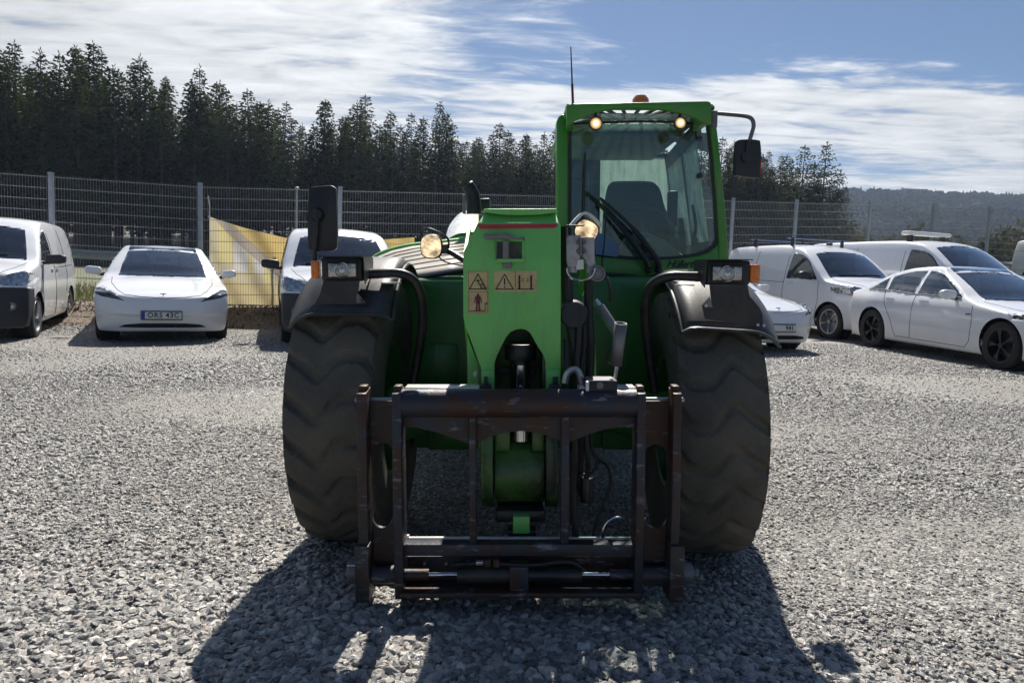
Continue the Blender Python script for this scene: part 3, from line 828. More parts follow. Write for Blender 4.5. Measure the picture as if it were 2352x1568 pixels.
# ------------------------------------------------------------------ far wooded hill with a building on top
HD0, HD1 = 260.0, 520.0
def hill_z(x, y):
    u = min(1, max(0, (y - HD0) / (HD1 - HD0)))
    tz = 0.62 * HD1 * math.tan(math.atan(213 / F)) * 0 + 63.5
    prof = u ** 1.25
    wob = 5 * math.sin(x * 0.021 + 1) * math.sin(y * 0.017) * u * (1 - u) * 4 + 2.0 * math.sin(x * 0.06 + y * 0.03) * u * (1 - u) * 3
    endf = smooth(-60, 60, x)
    return (tz * prof + wob) * endf
hxs = np.arange(-80, 620, 12.0); hys = np.concatenate([np.arange(HD0 - 10, HD1 + 1, 10.0), [HD1 + 40, HD1 + 120]])
vs = [(x, y, hill_z(x, y) - (0 if y <= HD1 else 6) - 1.0 * (y < HD0)) for y in hys for x in hxs]
n = len(hxs)
me = bpy.data.meshes.new('hill'); me.from_pydata(vs, [], [(j * n + i, j * n + i + 1, (j + 1) * n + i + 1, (j + 1) * n + i) for j in range(len(hys) - 1) for i in range(n - 1)]); me.shade_smooth()
simple('hill_soil', (0.035, 0.04, 0.025), 0.95, var=0.3, scale=0.05)
tag(link('hill', me, MAT['hill_soil']), 'wooded hill on the horizon', None, None, 'structure')
mb_v = []; mb_f = []; tones = []
icv = []; bm = bmesh.new(); bmesh.ops.create_icosphere(bm, subdivisions=1, radius=1); icv = [v.co.copy() for v in bm.verts]; icf = [tuple(v.index for v in f.verts) for f in bm.faces]; bm.free()
hv = []; hf = []; ht = []
for i in range(17000):
    y = HD0 + (HD1 - HD0) * random.random() ** 0.7 + 2; x = random.uniform(-40, 600)
    if x < y * 0.22 - 60 or x > y * 0.95: continue
    z = hill_z(x, min(y, HD1)); con = random.random() < 0.35
    s_ = random.uniform(1.5, 2.9) * (0.75 if con else 1.0); n0 = len(hv)
    bright = 0 if con else min(1, max(0, 0.42 + 0.45 * math.sin(x * 0.05 + 2 * math.sin(y * 0.06)) * math.sin(y * 0.045 + x * 0.02) + random.gauss(0, 0.22)))
    if con:
        k_ = 7; hh = random.uniform(3.6, 5.4)
        hv.append((x, y, z + hh)); ht.append(0.1)
        for a in range(k_):
            an = 6.283 * a / k_; rr = s_ * random.uniform(0.45, 0.8); hv.append((x + rr * math.cos(an), y + rr * math.sin(an), z + hh * 0.12)); ht.append(0.0)
        hf += [(n0, n0 + 1 + a, n0 + 1 + (a + 1) % k_) for a in range(k_)]
    else:
        for v in icv:
            j = random.uniform(0.6, 1.35)
            hv.append((x + v.x * s_ * j, y + v.y * s_ * j, z + 1.6 + v.z * s_ * 0.95 * j)); ht.append(bright)
        hf += [tuple(n0 + q_ for q_ in f) for f in icf]
me = bpy.data.meshes.new('hill_forest'); me.from_pydata(hv, [], hf); me.shade_smooth()
at = me.attributes.new('tone', 'FLOAT', 'POINT'); at.data.foreach_set('value', ht)
m, t, b, o = new_mat('hill_foliage')
an = t.new('ShaderNodeAttribute'); an.attribute_name = 'tone'
pos = t.new('ShaderNodeNewGeometry').outputs['Position']
c = t.ramp(an.outputs['Fac'], [(0.0, (0.010, 0.018, 0.012)), (0.5, (0.020, 0.028, 0.014)), (0.8, (0.050, 0.055, 0.022)), (1.0, (0.10, 0.095, 0.04))])
c = t.mix(t.ramp(t.noise(pos, 0.5, 6, 0.8), [(0.4, 0.0), (0.65, 1.0)]), t.mix(0.8, c, (0.008, 0.012, 0.007)), c)
t.put(b.inputs['Base Color'], c); b.inputs['Roughness'].default_value = 1.0; b.inputs['Specular IOR Level'].default_value = 0.0
tag(link('hill_forest', me, m), 'mixed wood covering the far hill', None, None, 'stuff')
# building on the ridge
pA = Wd(2077, 446, 512); pB = Wd(2127, 446, 512); pT = Wd(2100, 434, 512)
bo = Vector(((pA.x + pB.x) / 2, 516, hill_z(pA.x, 512)))
bl = empty('ridge_building', bo, 0, 'long low building with a flat roof on top of the far hill', 'building')
wx = (pB.x - pA.x) / 2; zt_ = pT.z - bo.z
MB().box(-wx, wx, -4, 4, -2, zt_ - 0.5).build('wall', MAT['concrete'], bl)
MB().box(-wx - 0.6, wx + 0.6, -4.6, 4.6, zt_ - 0.5, zt_).build('roof', MAT['grey_steel'], bl)
for k in range(7):
    xx = -wx + (k + 0.6) * 2 * wx / 7
    MB().box(xx - 0.6, xx + 0.6, -4.05, -3.95, zt_ - 2.2, zt_ - 1.1).build('window', MAT['car_lamp_dark'], bl)
MB().box(wx + 0.01, wx + 8, -3, 3, -2, zt_ - 2.6).build('annex', MAT['concrete'], bl)
# scrub and small trees beyond the yard on the right
leafmat('scrub_leaf', [(0.3, (0.05, 0.055, 0.022)), (0.5, (0.10, 0.10, 0.04)), (0.75, (0.20, 0.17, 0.08))], 0.3, 0.6)
def bushmesh(seed, n=900):
    r = random.Random(seed); vs = []; fs = []
    lobes = [(Vector((r.gauss(0, 0.5), r.gauss(0, 0.5), r.uniform(0.5, 1.3))), r.uniform(0.35, 0.7)) for _ in range(9)]
    for _ in range(n):
        c, rr = r.choice(lobes); d = Vector((r.gauss(0, 1), r.gauss(0, 1), r.gauss(0, 1))).normalized()
        p = c + d * rr * r.uniform(0.5, 1.05); s_ = Vector((r.gauss(0, 1), r.gauss(0, 1), r.gauss(0, 1))).normalized() * 0.09; u = d.cross(s_).normalized() * 0.07
        k = len(vs); vs += [p - s_, p + u, p + s_, p - u]; fs.append((k, k + 1, k + 2, k + 3))
    me = bpy.data.meshes.new('foliage'); me.from_pydata([tuple(v) for v in vs], [], fs); me.materials.append(MAT['scrub_leaf'])
    tb = MB()
    for _ in range(5): tb.tube([(0, 0, -0.1), (r.gauss(0, 0.3), r.gauss(0, 0.3), 1.0)], [0.04, 0.01], 5)
    tm = tb.mesh('stem'); tm.materials.append(MAT['bark'])
    return me, tm
BU = [bushmesh(31), bushmesh(32), bushmesh(33)]
for i in range(46):
    D = random.uniform(40, 95); px_ = random.uniform(1870, 2560)
    p = Wd(px_, 690, D); s_ = random.uniform(1.2, 2.6) * (D / 60) ** 0.6
    o = empty('bush', (p.x, p.y, terrain(p.x, p.y) - 0.1), random.uniform(0, 6), 'brownish green scrub bush in the thicket between the yard and the far hill', 'bush', 'scrub below the hill')
    o.scale = (s_, s_, s_ * random.uniform(0.8, 1.2)); link('foliage', BU[i % 3][0], None, o); link('stem', BU[i % 3][1], None, o)
# light masts with cross bars
for (qx_, qy_, D, hw, lab) in ((2098, 485, 95, 1.75, 'pale cross bar mast standing left in front of the far hill'), (2313, 502, 110, 1.8, 'pale cross bar mast in front of the hill near the right edge')):
    p = Wd(qx_, qy_, D); g0 = terrain(p.x, p.y)
    r_ = empty('light_mast', (p.x, p.y, g0), 0, lab, 'mast', 'masts below the hill')
    MB().cyl((0, 0, -0.5), (0, 0, p.z - g0), 0.09, 0.05, 8).build('pole', MAT['galvanised'], r_)
    MB().box(-hw, hw, -0.12, 0.12, p.z - g0, p.z - g0 + 0.12).build('cross_bar', MAT['plate_white'], r_)
    for k in (-0.7, 0, 0.7): MB().box(k * hw - 0.25, k * hw + 0.25, -0.18, 0.18, p.z - g0 + 0.125, p.z - g0 + 0.24).build('lamp', MAT['steel_bar'], r_)

# ------------------------------------------------------------------ haze
hz = MB().box(-760, 780, -60, 700, -1.0, 92).build('haze', None); tag(hz, 'thin pale haze in the air', None, None, 'stuff')
hm = bpy.data.materials.new('haze_air'); hm.use_nodes = True; t = NT(hm.node_tree); t.n.clear()
o = t.new('ShaderNodeOutputMaterial'); pv = t.new('ShaderNodeVolumePrincipled')
pv.inputs['Color'].default_value = (0.58, 0.72, 1.0, 1); pv.inputs['Density'].default_value = 0.00036; pv.inputs['Anisotropy'].default_value = 0.3
t.l.new(pv.outputs[0], o.inputs['Volume']); hz.data.materials.append(hm)
# ------------------------------------------------------------------ cars
def interp(knots):
    """smooth monotone interpolation through (position, value) knots"""
    kx = np.array([k[0] for k in knots], float); ky = np.array([k[1] for k in knots], float)
    d = np.diff(ky) / np.diff(kx); mm = np.zeros(len(kx))
    mm[1:-1] = np.where(d[:-1] * d[1:] > 0, 2 * d[:-1] * d[1:] / (d[:-1] + d[1:] + 1e-12), 0)
    mm[0], mm[-1] = d[0], d[-1]
    def f(x):
        x = np.clip(np.asarray(x, float), kx[0], kx[-1])
        i = np.clip(np.searchsorted(kx, x) - 1, 0, len(kx) - 2)
        h = kx[i + 1] - kx[i]; t = (x - kx[i]) / h
        return (2 * t**3 - 3 * t**2 + 1) * ky[i] + (t**3 - 2 * t**2 + t) * h * mm[i] + (-2 * t**3 + 3 * t**2) * ky[i + 1] + (t**3 - t**2) * h * mm[i + 1]
    return f

def in_poly(pts, poly):
    x, y = pts[:, 0], pts[:, 1]; c = np.zeros(len(x), bool); n = len(poly)
    for i in range(n):
        x1, y1 = poly[i]; x2, y2 = poly[(i + 1) % n]
        if y1 == y2: continue
        c ^= ((y1 > y) != (y2 > y)) & (x < (x2 - x1) * (y - y1) / (y2 - y1) + x1)
    return c
def near_poly(pts, poly):
    best = np.full(len(pts), 1e9); bp = pts.copy(); n = len(poly)
    for i in range(n):
        a = np.array(poly[i], float); b_ = np.array(poly[(i + 1) % n], float); d = b_ - a
        t = np.clip(((pts - a) @ d) / (d @ d + 1e-12), 0, 1); q_ = a + t[:, None] * d
        ds = np.hypot(*(pts - q_).T); k = ds < best; best[k] = ds[k]; bp[k] = q_[k]
    return best, bp
def circle(cx, cy_, r, n=28): return [(cx + r * math.cos(6.2832 * i / n), cy_ + r * math.sin(6.2832 * i / n)) for i in range(n)]
def spline2(pts, n=5):
    return [(p.x, p.y) for p in curve_pts([(a, b_, 0) for a, b_ in pts], n)]

def car_shell(sp, res=0.03):
    """a box lattice wrapped round the car's outline, then relaxed; y runs from the nose to the tail"""
    L_, Wm, zb = sp['L'], sp['W'] / 2, sp['zb']
    ztop = interp(sp['top']); plan = interp(sp['plan']); nose = sp['nose']; tail = sp['tail']; sec = interp(sp['sec']); crown = interp(sp['crown'])
    na = int(L_ / res); nb = int(sp['W'] / res); ns = int(sp['ns'])
    key = {}; co = []; quads = []; side = []
    def vid(i, j, k):
        if (i, j, k) not in key: key[(i, j, k)] = len(co); co.append((i / na, j / nb * 2 - 1, k / ns))
        return key[(i, j, k)]
    for i in range(na):
        for j in range(nb):
            quads.append((vid(i, j, ns), vid(i + 1, j, ns), vid(i + 1, j + 1, ns), vid(i, j + 1, ns))); side.append('top')
            if i % 1 == 0: quads.append((vid(i, j, 0), vid(i, j + 1, 0), vid(i + 1, j + 1, 0), vid(i + 1, j, 0))); side.append('bottom')
    for i in range(na):
        for k in range(ns):
            quads.append((vid(i, 0, k), vid(i + 1, 0, k), vid(i + 1, 0, k + 1), vid(i, 0, k + 1))); side.append('side')
            quads.append((vid(i, nb, k), vid(i, nb, k + 1), vid(i + 1, nb, k + 1), vid(i + 1, nb, k))); side.append('side')
    for j in range(nb):
        for k in range(ns):
            quads.append((vid(0, j, k), vid(0, j, k + 1), vid(0, j + 1, k + 1), vid(0, j + 1, k))); side.append('front')
            quads.append((vid(na, j, k), vid(na, j + 1, k), vid(na, j + 1, k + 1), vid(na, j, k + 1))); side.append('rear')
    co = np.array(co); a, b_, s = co.T
    yf0 = nose(np.abs(b_), s); yr0 = L_ - tail(np.abs(b_), s)
    y = yf0 + a * (yr0 - yf0)
    zt = ztop(y + sp.get('curv', 0.1) * b_**2 * np.where(y < L_ * 0.5, -1, 1) * np.clip((ztop(y) - sp['belt']) / 0.1, 0, 1) * np.clip((s - 0.0) * 5, 0, 1))
    zt = zt - crown(y) * np.abs(b_) ** 2.4
    z = zb + s * (zt - zb)
    zb_local = interp(sp['bot'])(y); z = np.maximum(z, 0) ; z = zb_local + s * (zt - zb_local)
    W_ = Wm * plan(y) * sec(z)
    x = b_ * W_
    V = np.stack([x, y, z], 1)
    Q = np.array(quads)
    # relax
    n = len(V); nbm = [[] for _ in range(0)]
    e = np.concatenate([Q[:, [0, 1]], Q[:, [1, 2]], Q[:, [2, 3]], Q[:, [3, 0]]])
    e = np.concatenate([e, e[:, ::-1]])
    deg = np.bincount(e[:, 0], minlength=n)[:, None]
    for it in range(sp.get('relax', 5)):
        S = np.zeros_like(V)
        for d in range(3): S[:, d] = np.bincount(e[:, 0], V[e[:, 1], d], minlength=n)
        V = V + 0.5 * (S / deg - V)
    return V, Q, np.array(side)

class Regions:
    def __init__(s, V, Q, side, res):
        s.V, s.Q, s.side, s.res = V, Q, side, res
        s.lab = np.array(['body'] * len(Q), dtype=object); s.locked = np.zeros(len(V), bool)
        c = V[Q].mean(1)
        nrm = np.cross(V[Q[:, 2]] - V[Q[:, 0]], V[Q[:, 3]] - V[Q[:, 1]]); s.N = nrm / (np.linalg.norm(nrm, axis=1)[:, None] + 1e-12)
        flip = (s.N * (c - np.array([0, V[:, 1].mean(), 0.6]))).sum(1) < 0; s.N[flip] *= -1
    def cut(s, name, proj, poly, sel, over=None):
        ax = {'side': (1, 2), 'front': (0, 2), 'top': (0, 1)}[proj]
        cen = s.V[s.Q].mean(1)
        ok = sel(cen, s.N)
        if over is not None: ok &= np.isin(s.lab, over)
        vid = np.unique(s.Q[ok].ravel()); vid = vid[~s.locked[vid]]
        P2 = s.V[vid][:, ax]
        d, q_ = near_poly(P2, poly); k = d < s.res * 0.66
        for m_, axx in enumerate(ax): s.V[vid[k], axx] = q_[k, m_]
        s.locked[vid[k]] = True
        cen = s.V[s.Q].mean(1)
        inside = in_poly(cen[:, ax], poly) & ok
        s.lab[inside] = name
    def cut2(s, name, proj, poly, sel, over=None):
        """the region and its mirror image, kept as two parts"""
        mir = [(-a, b_) if proj in ('front', 'top') else (a, b_) for a, b_ in poly]
        s.cut(name + '#1', proj, poly, lambda c, n: sel(c, n) & (c[:, 0] > 0), over)
        s.cut(name + '#2', proj, mir, lambda c, n: sel(c, n) & (c[:, 0] < 0), over)
    def build(s, parent, mats, inset=None):
        tree = BVHTree.FromPolygons([tuple(v) for v in s.V], [tuple(map(int, f)) for f in s.Q])
        objs = {}
        for nm in sorted(set(s.lab)):
            if nm == 'cut': continue
            f = s.Q[s.lab == nm]; u, inv = np.unique(f.ravel(), return_inverse=True)
            base = nm.split('#')[0]
            me = bpy.data.meshes.new(base); me.from_pydata([tuple(v) for v in s.V[u]], [], [tuple(map(int, q_)) for q_ in inv.reshape(-1, 4)])
            bm = bmesh.new(); bm.from_mesh(me)
            # normals outwards
            cc = Vector((0, float(s.V[:, 1].mean()), 0.7))
            fl = [fc for fc in bm.faces if fc.normal.dot(fc.calc_center_median() - cc) < 0]
            bmesh.ops.reverse_faces(bm, faces=fl)
            bmesh.ops.recalc_face_normals(bm, faces=bm.faces) if False else None
            bm.to_mesh(me); bm.free(); me.shade_smooth()
            objs[nm] = link(base, me, MAT[mats[base]], parent)
        return objs, tree

def drape(tree, pts, proj, sgn=1, lift=0.002, n=10):
    """lay a polyline on the shell, seen from the side, the front or above"""
    o = []
    pts = [Vector((a, b_, 0)) for a, b_ in pts]; q_ = []
    for a, b_ in zip(pts[:-1], pts[1:]):
        k = max(1, int((b_ - a).length / 0.05))
        q_ += [a.lerp(b_, i / k) for i in range(k)]
    q_.append(pts[-1])
    for p in q_:
        if proj == 'side': O, D = Vector((2 * sgn, p.x, p.y)), Vector((-sgn, 0, 0))
        elif proj == 'front': O, D = Vector((p.x, -2, p.y)), Vector((0, 1, 0))
        elif proj == 'rear': O, D = Vector((p.x, 9, p.y)), Vector((0, -1, 0))
        else: O, D = Vector((p.x, p.y, 4)), Vector((0, 0, -1))
        h = tree.ray_cast(O, D)
        if h[0] is not None: o.append(h[0] - D * lift)
    return o

def wheel_mesh(r, w_, style, name='wheel'):
    rr = r * (0.70 if style != 'steel' else 0.66)
    ty = MB().lathe([(rr, -w_ * 0.46), (r * 0.90, -w_ * 0.5), (r * 0.97, -w_ * 0.46), (r, -w_ * 0.38), (r, -w_ * 0.12), (r * 0.985, -w_ * 0.11), (r * 0.985, -w_ * 0.09), (r, -w_ * 0.08), (r, w_ * 0.08), (r * 0.985, w_ * 0.09), (r * 0.985, w_ * 0.11), (r, w_ * 0.12), (r, w_ * 0.38), (r * 0.97, w_ * 0.46), (r * 0.90, w_ * 0.5), (rr, w_ * 0.46)], (0, 0, 0), 'X', 40)
    tm = ty.mesh('tyre'); tm.materials.append(MAT['tyre_car'])
    rb = MB()
    rb.lathe([(rr, -w_ * 0.46), (rr + 0.008, w_ * 0.44), (rr + 0.012, w_ * 0.47), (rr - 0.012, w_ * 0.47), (rr - 0.02, w_ * 0.36), (rr * 0.93, w_ * 0.1), (rr * 0.9, -w_ * 0.3), (0.02, -w_ * 0.3)], (0, 0, 0), 'X', 40)
    ns_ = {'aero': 5, 'steel': 8, 'alloy': 5}[style]
    for k in range(ns_):
        t0 = 6.2832 * k / ns_; hw = {'aero': 0.42, 'steel': 0.28, 'alloy': 0.20}[style]
        x0, x1 = w_ * 0.30, w_ * 0.43
        pts = []
        for q_, wd in ((0.12, hw * 0.8), (0.55, hw * 0.62), (1.0, hw * 1.0)):
            pts.append((q_ * rr * 0.97, wd))
        f = []
        for rad_, wd in pts: f.append(Vector((x1 if rad_ < rr * 0.9 else x1 - 0.01, rad_ * math.cos(t0 - wd / 2), rad_ * math.sin(t0 - wd / 2))))
        for rad_, wd in reversed(pts): f.append(Vector((x1 if rad_ < rr * 0.9 else x1 - 0.01, rad_ * math.cos(t0 + wd / 2), rad_ * math.sin(t0 + wd / 2))))
        rb.prism(f, (-(x1 - x0), 0, 0))
    rb.cyl((w_ * 0.2, 0, 0), (w_ * 0.45, 0, 0), rr * 0.2, rr * 0.16, 20)
    for k in range(5):
        a = 6.2832 * (k + 0.5) / 5; rb.cyl((w_ * 0.36, rr * 0.13 * math.cos(a), rr * 0.13 * math.sin(a)), (w_ * 0.46, rr * 0.13 * math.cos(a), rr * 0.13 * math.sin(a)), 0.011, n=8)
    rm = rb.mesh('rim', bevel=0.004, seg=1); rm.materials.append(MAT['rim_dark' if style == 'aero' else 'rim_alloy'])
    return tm, rm

def number_plate(parent, text, x, y, z, tilt=0.0, blue=True, w_=0.52, h_=0.11):
    pl = MB().box(-w_ / 2, w_ / 2, -0.006, 0.006, -h_ / 2, h_ / 2).build('number_plate', MAT['plate_white'], parent, bevel=0.004)
    pl.location = (x, y, z); pl.rotation_euler = (tilt, 0, 0)
    MB().box(-w_ / 2 - 0.012, w_ / 2 + 0.012, 0.007, 0.016, -h_ / 2 - 0.012, h_ / 2 + 0.012).build('plate_holder', MAT['black_plastic'], pl, bevel=0.004)
    MB().box(-w_ / 2 + 0.002, -w_ / 2 + 0.044, -0.009, -0.0065, -h_ / 2 + 0.002, h_ / 2 - 0.002).build('blue_band', MAT['plate_blue'], pl)
    fr = MB()
    for a in ((-w_ / 2 + 0.002, w_ / 2 - 0.002, h_ / 2 - 0.007, h_ / 2 - 0.003), (-w_ / 2 + 0.002, w_ / 2 - 0.002, -h_ / 2 + 0.003, -h_ / 2 + 0.007)):
        fr.box(a[0], a[1], -0.0095, -0.0065, a[2], a[3])
    fr.build('plate_edge', MAT['print_black'], pl)
    tm = text_mesh('lettering', text, 0.098, 0.0008, spacing=1.12, offset=0.0018)
    o = link('lettering', tm, MAT['print_black'], pl); o.rotation_euler = (math.pi / 2, 0, 0); o.location = (0.022, -0.0105, 0)
    return pl

def interior(parent, sp):
    y0, y1, zb = sp['dash'], sp['seat'], 0.45
    MB().box(-0.70, 0.70, y0 - 0.35, y0 + 0.18, zb, sp['belt'] - 0.03).build('dashboard', MAT['car_seat'], parent, bevel=0.05)
    for sx in (-0.36, 0.36):
        for yy in ([y1, y1 + 0.85] if sp.get('rows', 1) == 2 else [y1]):
            b_ = MB().prism([(sx - 0.24, yy + 0.05, 0.55), (sx + 0.24, yy + 0.05, 0.55), (sx + 0.19, yy + 0.22, sp['seatz']), (sx - 0.19, yy + 0.22, sp['seatz'])], (0, 0.12, 0.02))
            b_.box(sx - 0.24, sx + 0.24, yy - 0.45, yy + 0.05, 0.42, 0.56)
            s_ = b_.build('seat', MAT['car_seat'], parent, bevel=0.04)
            MB().box(sx - 0.12, sx + 0.12, yy + 0.24, yy + 0.34, sp['seatz'] + 0.04, sp['seatz'] + 0.23).build('headrest', MAT['car_seat'], s_, bevel=0.04)
    MB().lathe([(0.185 + 0.014 * math.cos(a), 0.014 * math.sin(a)) for a in np.linspace(0, 6.2832, 8, endpoint=False)], (0, 0, 0), 'Y', 24, closed=True).build('steering_wheel', MAT['black_plastic'], parent)
    bpy.data.objects[[o.name for o in parent.children if o.name.startswith('steering_wheel')][0]].location = (sp.get('wheel_side', 0.36), y0 + 0.32, sp['belt'] - 0.04)
    MB().box(-0.11, 0.11, sp['mir'][0] - 0.02, sp['mir'][0] + 0.02, sp['mir'][1] - 0.04, sp['mir'][1] + 0.03).build('interior_mirror', MAT['black_plastic'], parent, bevel=0.015)
    if sp.get('floor', True):
        MB().box(-0.78, 0.78, y0 - 0.3, sp['L'] - 0.3, 0.36, 0.42).build('floor_pan', MAT['car_seat'], parent)

def wing_mirror(parent, x, y, z, sx, mat, scale=1.0):
    xc = x + sx * 0.15 * scale; a = 0.12 * scale; h = 0.075 * scale
    mb = MB().prism([(xc - a, y + 0.05, z - h * 0.9), (xc + a * 0.95, y + 0.05, z - h * 0.55), (xc + a, y + 0.05, z + h * 0.75), (xc + a * 0.4 * sx, y + 0.05, z + h), (xc - a, y + 0.05, z + h * 0.8)] if sx > 0 else [(xc + a, y + 0.05, z - h * 0.9), (xc + a, y + 0.05, z + h * 0.8), (xc - a * 0.4, y + 0.05, z + h), (xc - a, y + 0.05, z + h * 0.75), (xc - a * 0.95, y + 0.05, z - h * 0.55)], (0, -0.11, 0))
    m_ = mb.build('wing_mirror', MAT[mat], parent, bevel=0.035, seg=4, ang=50)
    MB().tube([(x - sx * 0.02, y + 0.01, z - 0.05), (x + sx * 0.07, y, z - 0.055)], [0.03, 0.022], 8).build('mirror_foot', MAT['black_plastic'], m_)
    MB().lathe([(0.001, 0), (0.9, 0)], (0, 0, 0), 'Y', 16).build('mirror_glass', MAT['chrome'], m_)
    g = [c for c in m_.children if c.name.startswith('mirror_glass')][0]
    g.scale = (0.105 * scale, 1, 0.07 * scale); g.location = (x + sx * 0.15 * scale, y + 0.052, z)

def add_wheels(root, sp, style, steer=0.0):
    tm, rm = wheel_mesh(sp['wr'], sp['ww'], style)
    for yy in (sp['fa'], sp['fa'] + sp['wb']):
        for sx in (-1, 1):
            wv = bpy.data.objects.new('wheel', tm); C.objects.link(wv); wv.parent = root
            wv.location = (sx * (sp['W'] / 2 - sp['ww'] / 2 - 0.025), yy, sp['wr'] - 0.012)
            wv.rotation_euler = (random.uniform(0, 6), 0, (math.pi if sx < 0 else 0) + (steer if yy == sp['fa'] else 0))
            rv = bpy.data.objects.new('rim', rm); C.objects.link(rv); rv.parent = wv
            MB().lathe([(sp['wr'] + 0.055, -0.17 if sx > 0 else -0.05), (sp['wr'] + 0.055, 0.05 if sx > 0 else 0.17)], (wv.location.x, yy, sp['wr']), 'X', 28).build('arch_liner', MAT['arch_black'], root)
            MB().lathe([(0.01, 0), (sp['wr'] + 0.05, 0)], (wv.location.x - sx * 0.15, yy, sp['wr']), 'X', 28).build('arch_back', MAT['arch_black'], root)

top_ = lambda c, n: n[:, 2] > 0.12
side_ = lambda c, n: (np.abs(n[:, 0]) > 0.5)
front_ = lambda c, n: (c[:, 1] < 1.1) & (c[:, 2] > 0.12) & (n[:, 2] > -0.5)

def make_sedan():
    """low white electric saloon"""
    sp = dict(L=4.72, W=1.85, zb=0.17, ns=40, belt=0.93, fa=0.84, wb=2.875, wr=0.335, ww=0.235, dash=1.75, seat=2.35, seatz=1.05, rows=2, mir=(2.05, 1.20), relax=6, curv=0.10,
        top=[(0, .60), (.08, .665), (.3, .735), (.7, .82), (1.15, .90), (1.42, .945), (1.75, 1.12), (2.1, 1.29), (2.35, 1.39), (2.75, 1.44), (3.2, 1.415), (3.6, 1.32), (4.0, 1.17), (4.3, 1.07), (4.6, 1.01), (4.72, .97)],
        bot=[(0, .20), (.15, .155), (.6, .15), (4.2, .16), (4.6, .27), (4.72, .33)],
        plan=[(0, .94), (.25, .965), (.6, .985), (.9, 1.0), (1.4, .985), (2.4, .985), (3.3, .985), (3.75, 1.0), (4.2, .965), (4.72, .90)],
        sec=[(.14, .93), (.25, .965), (.45, .99), (.62, 1.0), (.78, .985), (.90, .95), (.97, .905), (1.1, .845), (1.25, .76), (1.38, .665), (1.45, .60)],
        crown=[(0, .02), (.6, .045), (1.3, .06), (1.6, .03), (2.3, .02), (2.8, .03), (3.6, .02), (4.2, .05), (4.72, .05)],
        nose=lambda b_, s: 0.34 * b_ ** 3.2 + 0.07 * (1 - s) ** 2 * (s < 0.5) + 0.055 * np.clip((s - 0.55) / 0.45, 0, 1) ** 2,
        tail=lambda b_, s: 0.24 * b_ ** 3.0 + 0.10 * (1 - s) ** 1.5)
    V, Q, sd = car_shell(sp); RG = Regions(V, Q, sd, 0.03)
    body = ['body']
    for yy in (sp['fa'], sp['fa'] + sp['wb']):
        RG.cut('cut', 'side', circle(yy, sp['wr'] - 0.01, sp['wr'] + 0.045), lambda c, n: (np.abs(c[:, 0]) > 0.62) & (c[:, 2] < 0.75), body)
    cut_low = lambda c, n: (np.abs(c[:, 0]) > 0.6)
    ws = [(-0.64, 1.47), (-0.33, 1.37), (0, 1.335), (0.33, 1.37), (0.64, 1.47)]
    ws += [(0.60, 1.80), (0.53, 2.25), (0.3, 2.22), (0, 2.205), (-0.3, 2.22), (-0.53, 2.25), (-0.60, 1.80)]
    RG.cut('windscreen', 'top', ws, top_, body)
    RG.cut('roof_glass', 'top', [(-0.52, 2.30), (0, 2.255), (0.52, 2.30), (0.47, 2.9), (0.47, 3.25), (-0.47, 3.25), (-0.47, 2.9)], top_, body)
    RG.cut('rear_window', 'top', [(-0.46, 3.31), (0.46, 3.31), (0.50, 3.7), (0.48, 4.15), (0, 4.22), (-0.48, 4.15), (-0.50, 3.7)], top_, body)
    gl = lambda c, n: (np.abs(n[:, 0]) > 0.35) & (c[:, 2] > 0.85)
    RG.cut2('quarter_window', 'side', [(3.52, 1.02), (3.55, 1.22), (3.78, 1.10), (3.95, 1.01)], gl, body)
    RG.cut2('rear_door_window', 'side', [(2.75, .965), (2.72, 1.345), (3.0, 1.34), (3.28, 1.29), (3.47, 1.235), (3.46, 1.01)], gl, body)
    RG.cut2('front_door_window', 'side', spline2([(1.68, .945), (1.95, 1.11), (2.25, 1.26), (2.45, 1.325), (2.66, 1.345)], 3) + [(2.68, .965)], gl, body)
    hl = [(0.49, 0.60), (0.62, 0.625), (0.80, 0.655), (0.895, 0.70), (0.885, 0.755), (0.84, 0.775), (0.76, 0.745), (0.62, 0.68)]
    RG.cut2('headlight', 'front', hl, lambda c, n: (c[:, 1] < 0.75) & (c[:, 2] > 0.5), body)
    RG.cut('lower_grille', 'front', [(-0.58, 0.225), (-0.50, 0.265), (-0.3, 0.285), (0.3, 0.285), (0.50, 0.265), (0.58, 0.225), (0.3, 0.222), (-0.3, 0.222)], lambda c, n: (c[:, 1] < 0.5) & (n[:, 1] < 0), body)
    RG.cut2('tail_light', 'side', [(4.40, .86), (4.46, .95), (4.75, .90), (4.75, .80)], lambda c, n: c[:, 2] > 0.7, body)
    root = empty('white_saloon')
    mats = dict(body='car_paint', windscreen='car_glass', roof_glass='car_glass', rear_window='car_glass', quarter_window='car_glass', rear_door_window='car_glass', front_door_window='car_glass', headlight='car_lamp_dark', lower_grille='arch_black', tail_light='red_lens')
    objs, tree = RG.build(root, mats)
    bd = objs['body']
    sm = MB()
    for sg in (-1, 1):
        for line, pj in (([(1.42, .90), (1.38, .62), (1.42, .33), (1.5, .24)], 'side'), ([(2.69, .95), (2.69, .6), (2.72, .24)], 'side'), ([(3.50, 1.0), (3.40, .78), (3.22, .55), (3.14, .38), (3.08, .25)], 'side'), ([(1.5, .23), (3.08, .25)], 'side')):
            pts = drape(tree, line, pj, sg, 0.0005); 
            if len(pts) > 1: sm.tube(pts, 0.0045, 4, cap=False)
        pts = drape(tree, [(sg * 0.50, 0.16), (sg * 0.60, 0.40), (sg * 0.70, 0.9), (sg * 0.72, 1.4)], 'top', 1, 0.0005); sm.tube(pts, 0.0045, 4, cap=False)
